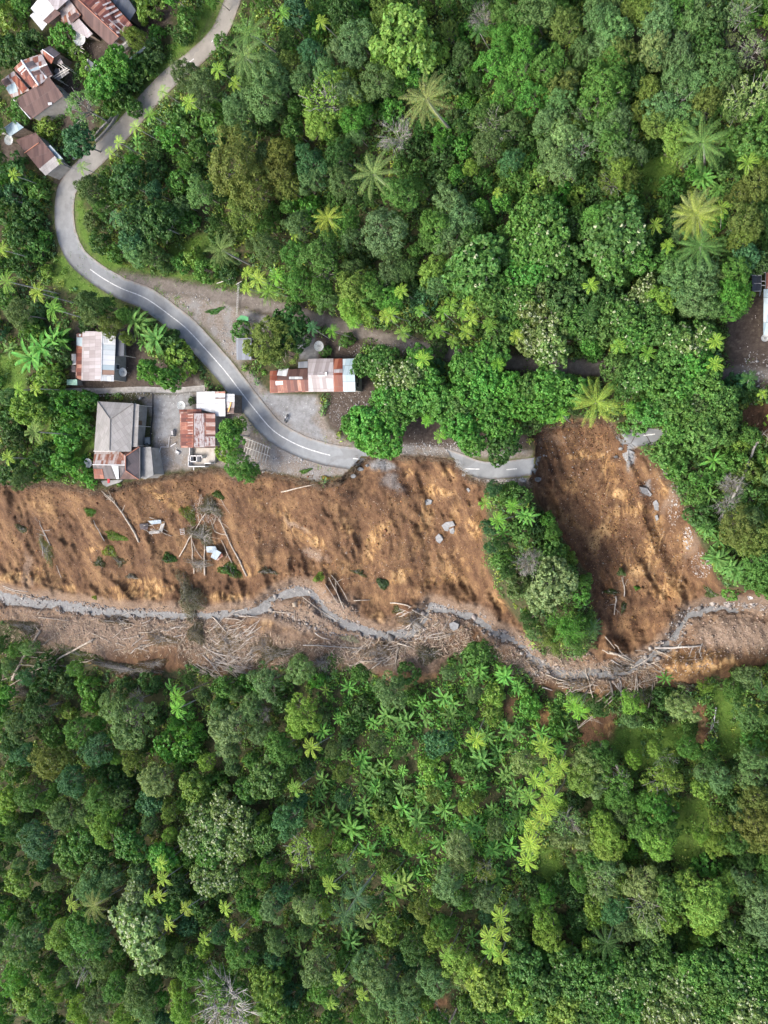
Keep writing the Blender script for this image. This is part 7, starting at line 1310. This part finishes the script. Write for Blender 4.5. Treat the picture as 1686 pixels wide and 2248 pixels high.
M_GPEB = leaf_mat('grey_stones', (0.22, 0.20, 0.18), .5, 0.0, .85)
SP = [(x, y, 26, 9, 3) for x, y in smooth_line(STREAM[2:-1], 30)] + [(x, y, 20, 7, 2) for x, y in smooth_line(BROOK2, 25)] + [(60, 1318, 60, 14, 30), (180, 1335, 60, 14, 26), (300, 1345, 50, 10, 12), (900, 1392, 40, 12, 10), (1220, 1475, 60, 12, 12)]
stones('stream_stones', 'grey and brown stones breaking the surface of the stream', SP, 4200, .2, M_GPEB, 84)
# brush and mud tangles among the drift
TAN = (.24, .185, .125)
for (rg_, x, y, rx, ry, an, lab, sd_) in (('j', 1480, 620, 130, 120, 20, 'tan tangle of roots and twigs among the messy drift', 91), ('k', 60, 650, 130, 90, -10, 'tan brush in the drift at the start of the long grey trunk', 92), ('k', 800, 680, 150, 70, -10, 'tan root tangle in the drift below the middle stream', 93),
    ('j', 1050, 600, 170, 60, 5, 'tan twiggy litter over the wide gravel bank', 94), ('k', 1020, 480, 110, 80, 0, 'brown root tangle in the middle debris near the boulder', 95), ('j', 760, 480, 150, 40, 0, 'thin twiggy litter above the wide gravel bank', 96), ('l', 430, 880, 120, 45, 0, 'tan litter in the drift on the bank below the bamboo', 97), ('l', 700, 780, 90, 60, 0, 'dark brown root mass in the middle of the pool', 98), ('j', 1000, 760, 160, 45, -8, 'brown litter along the lower side of the gravel bank', 99)):
    mound(rg_, x, y, rx, ry, an, lab, 'debris', M_LEAF, sd_, n=1500, hgt=.7, col=TAN if 'tan' in lab else (.15, .115, .08), name='root_tangle', twigs=70, leaf=(.5, .09))

# clods of soil over the slide faces, roots and turf hanging off the scarp
M_CLOD = leaf_mat('soil_clods', (0.135, 0.077, 0.041), .4, 0.0, .95, 0.1); M_CLODO = leaf_mat('ochre_clods', (0.21, 0.12, 0.05), .45, 0.0, .95, 0.1)
SF = [(150,1180,160,100,6),(420,1180,160,110,6),(700,1180,180,110,7),(950,1160,120,130,6),(1320,1110,100,150,7),(1400,1260,120,130,7),(300,1080,330,22,5),(1260,960,90,40,3),(600,1060,200,20,3)]
stones('soil_clods', 'clods and crumbs of brown soil over the slide faces', SF, 15000, .085, M_CLOD, 85); stones('ochre_clods', 'clods of ochre subsoil over the slide faces', SF, 6000, .08, M_CLODO, 86)
g = seed(87); ex = g.uniform(-10, 1520, 2600); ey = pl(EDGE, ex) + g.uniform(-1, 12, 2600); kk = np.abs(slide_sdf(ex, ey)) < 10; ex, ey = ex[kk], ey[kk]; P = surf(ex, ey); n = len(ex); per = 5
C_ = np.repeat(P, per, 0) + g.normal(0, .35, (n * per, 3)) + np.array([0, 0, .15]); V, F = leaves(C_, np.array([0, -1., .3]) + g.normal(0, .6, (n * per, 3)), 1.1 * g.uniform(.4, 1.3, n * per), .07, g)
tag(link('hanging_roots', mesh_np('hanging_roots', V, F, leaf_mat('roots', (0.13, 0.10, 0.065), .5, 0.0, .9))), 'fine roots and dead turf hanging over the scarp edge', None, None, 'stuff')

# chunks broken off the road ends
for k, (x, y, s_, where) in enumerate(((792, 1030, 7, 'under the left road end'), (806, 1022, 5, 'just below the end of the white line'), (775, 1045, 6, 'below the left road end, lowest'), (1003, 1022, 5, 'at the cut left end of the lone road stretch'), (1018, 1042, 6, 'below the cut left end of the lone road stretch'), (1172, 1032, 6, 'at the right end of the lone road stretch'), (1180, 1052, 8, 'under the right end of the lone road stretch'), (1362, 985, 6, 'at the left tip of the cracked road slab'), (1352, 1003, 5, 'below the left tip of the cracked road slab'), (1385, 1002, 7, 'under the middle of the cracked road slab'))):
    a0 = rs.uniform(0, 6.28); nn_ = rs.randint(4, 7); P = [at(x + s_ * rs.uniform(.7, 1.2) * math.cos(a0 + 6.283 * i / nn_), y + s_ * .8 * rs.uniform(.7, 1.2) * math.sin(a0 + 6.283 * i / nn_), .45 + .3 * math.cos(i)) for i in range(nn_)]
    o = empty('asphalt_chunk', np.mean(P, 0), 'broken asphalt chunk ' + where, 'slab', 'asphalt chunks at the road ends'); mb = MB(); mb.prism(P, .3); mb.build('chunk', M_SLABA, o)
g = seed(88); SB = [(250,1400,260,45,8),(480,1430,90,50,6),(560,1430,110,40,5),(700,1440,100,40,4),(820,1430,130,35,6),(980,1400,60,40,4),(1180,1470,100,30,4),(1330,1490,120,30,4),(430,1390,90,40,4),(60,1400,80,50,3)]
w = np.array([s_[4] for s_ in SB], float); ch = g.choice(len(SB), 5200, p=w / w.sum()); A_ = g.uniform(0, 6.28, 5200); R_ = np.sqrt(g.rand(5200)); SBa = np.array(SB)
X = SBa[ch, 0] + SBa[ch, 2] * R_ * np.cos(A_); Y = SBa[ch, 1] + SBa[ch, 3] * R_ * np.sin(A_); P = surf(X, Y) + np.stack([X * 0, X * 0, g.uniform(.03, .35, 5200)], -1)
V, F = leaves(P, np.array([0, 0, 1.]) + g.normal(0, .35, (5200, 3)), 1.7 * g.uniform(.3, 1.5, 5200), .13 * g.uniform(.5, 1.5, 5200), g)
tag(link('driftwood_litter', mesh_np('driftwood_litter', V, F, leaf_mat('splinters', (0.25, 0.20, 0.145), .6, 0.0, .85))), 'splinters and twigs littering the banks of the stream', None, None, 'stuff')

# ------------------------------------------------------------------ labels: each plant is told apart by its look and by the landmark it stands nearest
MARKS = [(530,765,'the roadside kiosk'),(297,2043,'the white-flowered tree'),(483,2215,'the fan-branched bare tree'),(1502,1459,'the orange mound'),(1070,1025,'the lone road stretch'),(1400,955,'the cracked road slab'),(1600,1010,'the big dead trunk'),(1675,690,'the sky blue house'),
 (690,820,'the striped-roof house'),(525,698,'the green shelter'),(135,455,'the road bend'),(90,330,'the brown long roof'),(75,190,'the patchwork house'),(200,50,'the long rusty roof'),(5,5,'the top left corner'),(1680,5,'the top right corner'),(5,2243,'the bottom left corner'),(1680,2243,'the bottom right corner'),
 (843,2,'the top edge middle'),(843,2246,'the bottom edge middle'),(2,1700,'the left edge notch'),(1684,1800,'the right edge low down'),(1684,420,'the right edge high up'),(210,780,'the pale zinc house'),(240,925,'the grey hipped roof'),(1620,790,'the dark bare yard'),(1490,1420,'the trunk bridge'),
 (1240,1370,'the bamboo clump'),(100,1450,'the white fallen trunk'),(490,1450,'the driftwood heap'),(1000,1375,'the grey boulder'),(966,2200,'the lowest bare patch'),(1575,1590,'the bright grass slope'),(938,219,'the olive coconut palm'),(300,615,'the dirt path fork'),(1440,390,'the small green clearing'),
 (1310,1610,'the bare soil scoop'),(500,1830,'the cream-blossomed tree'),(690,1570,'the yellow-green crown'),(1300,870,'the palm above the slide'),(265,420,'the inside of the bend'),(1020,1700,'the little brown gap'),(1520,1820,'the grass strip'),(805,380,'the many-ribbed coconut palm'),(1150,800,'the hidden stretch of path')]
MARKS[20] = (2, 1700, 'the left edge, low down')
DIRS = ['right of', 'above and right of', 'above', 'above and left of', 'left of', 'below and left of', 'below', 'below and right of']
KN = {'D': 'broadleaf tree', 'L': 'large-leaved tree', 'F': 'flowering tree', 'O': 'open-crowned tree', 'S': 'shrub', 'C': 'coconut palm', 'A': 'areca palm', 'B': 'banana plant', 'W': 'bamboo clump', 'X': 'bare-branched tree'}
CAT = {'D': 'tree', 'L': 'tree', 'F': 'tree', 'O': 'tree', 'S': 'shrub', 'C': 'palm tree', 'A': 'palm tree', 'B': 'banana plant', 'W': 'bamboo', 'X': 'tree'}
GRP = {'D': 'broadleaf trees of the hillside forest', 'L': 'large-leaved trees of the hillside forest', 'F': 'trees in cream blossom', 'O': 'open-crowned trees with pale branches showing', 'S': 'shrubs under and between the trees', 'C': 'coconut palms', 'A': 'slender areca palms', 'B': 'banana plants', 'W': 'bamboo clumps', 'X': 'nearly leafless trees'}
ORDN = ['nearest', 'second', 'third', 'fourth', 'fifth', 'sixth', 'seventh', 'eighth', 'ninth', 'tenth', 'eleventh', 'twelfth']
pp = np.array([(p[1], p[2]) for p in placed]); kk = [('Y' if p[0].name.startswith('sapling') else p[4]) + p[5] for p in placed]; KN['Y'] = 'sapling'
best = {}
byk = {}
for i, k_ in enumerate(kk): byk.setdefault(k_, []).append(i)
for k_, ids in byk.items():
    ids = np.array(ids)
    for (mx, my, nm) in MARKS:
        dx = pp[ids, 0] - mx; dy = -(pp[ids, 1] - my); dist = np.hypot(dx, dy); sec = np.round(np.arctan2(dy, dx) / (math.pi / 4)).astype(int) % 8
        for s_ in range(8):
            w = np.where(sec == s_)[0]; w = w[np.argsort(dist[w])]
            for rank, j in enumerate(w[:12]):
                sc_ = rank * 70 + dist[j]
                if ids[j] not in best or sc_ < best[ids[j]][0]: best[ids[j]] = (sc_, rank, s_, nm)
for i, (o, px, py, rp, kd, cc) in enumerate(placed):
    k_ = kk[i]; _, rank, s_, nm = best[i]
    lab = ORDN[rank] + (' ' if rank == 0 else ' nearest ') + CNAME[cc] + ' ' + KN[k_[0]] + ' ' + DIRS[s_] + ' ' + nm
    tag(o, lab, CAT[kd], GRP[kd])
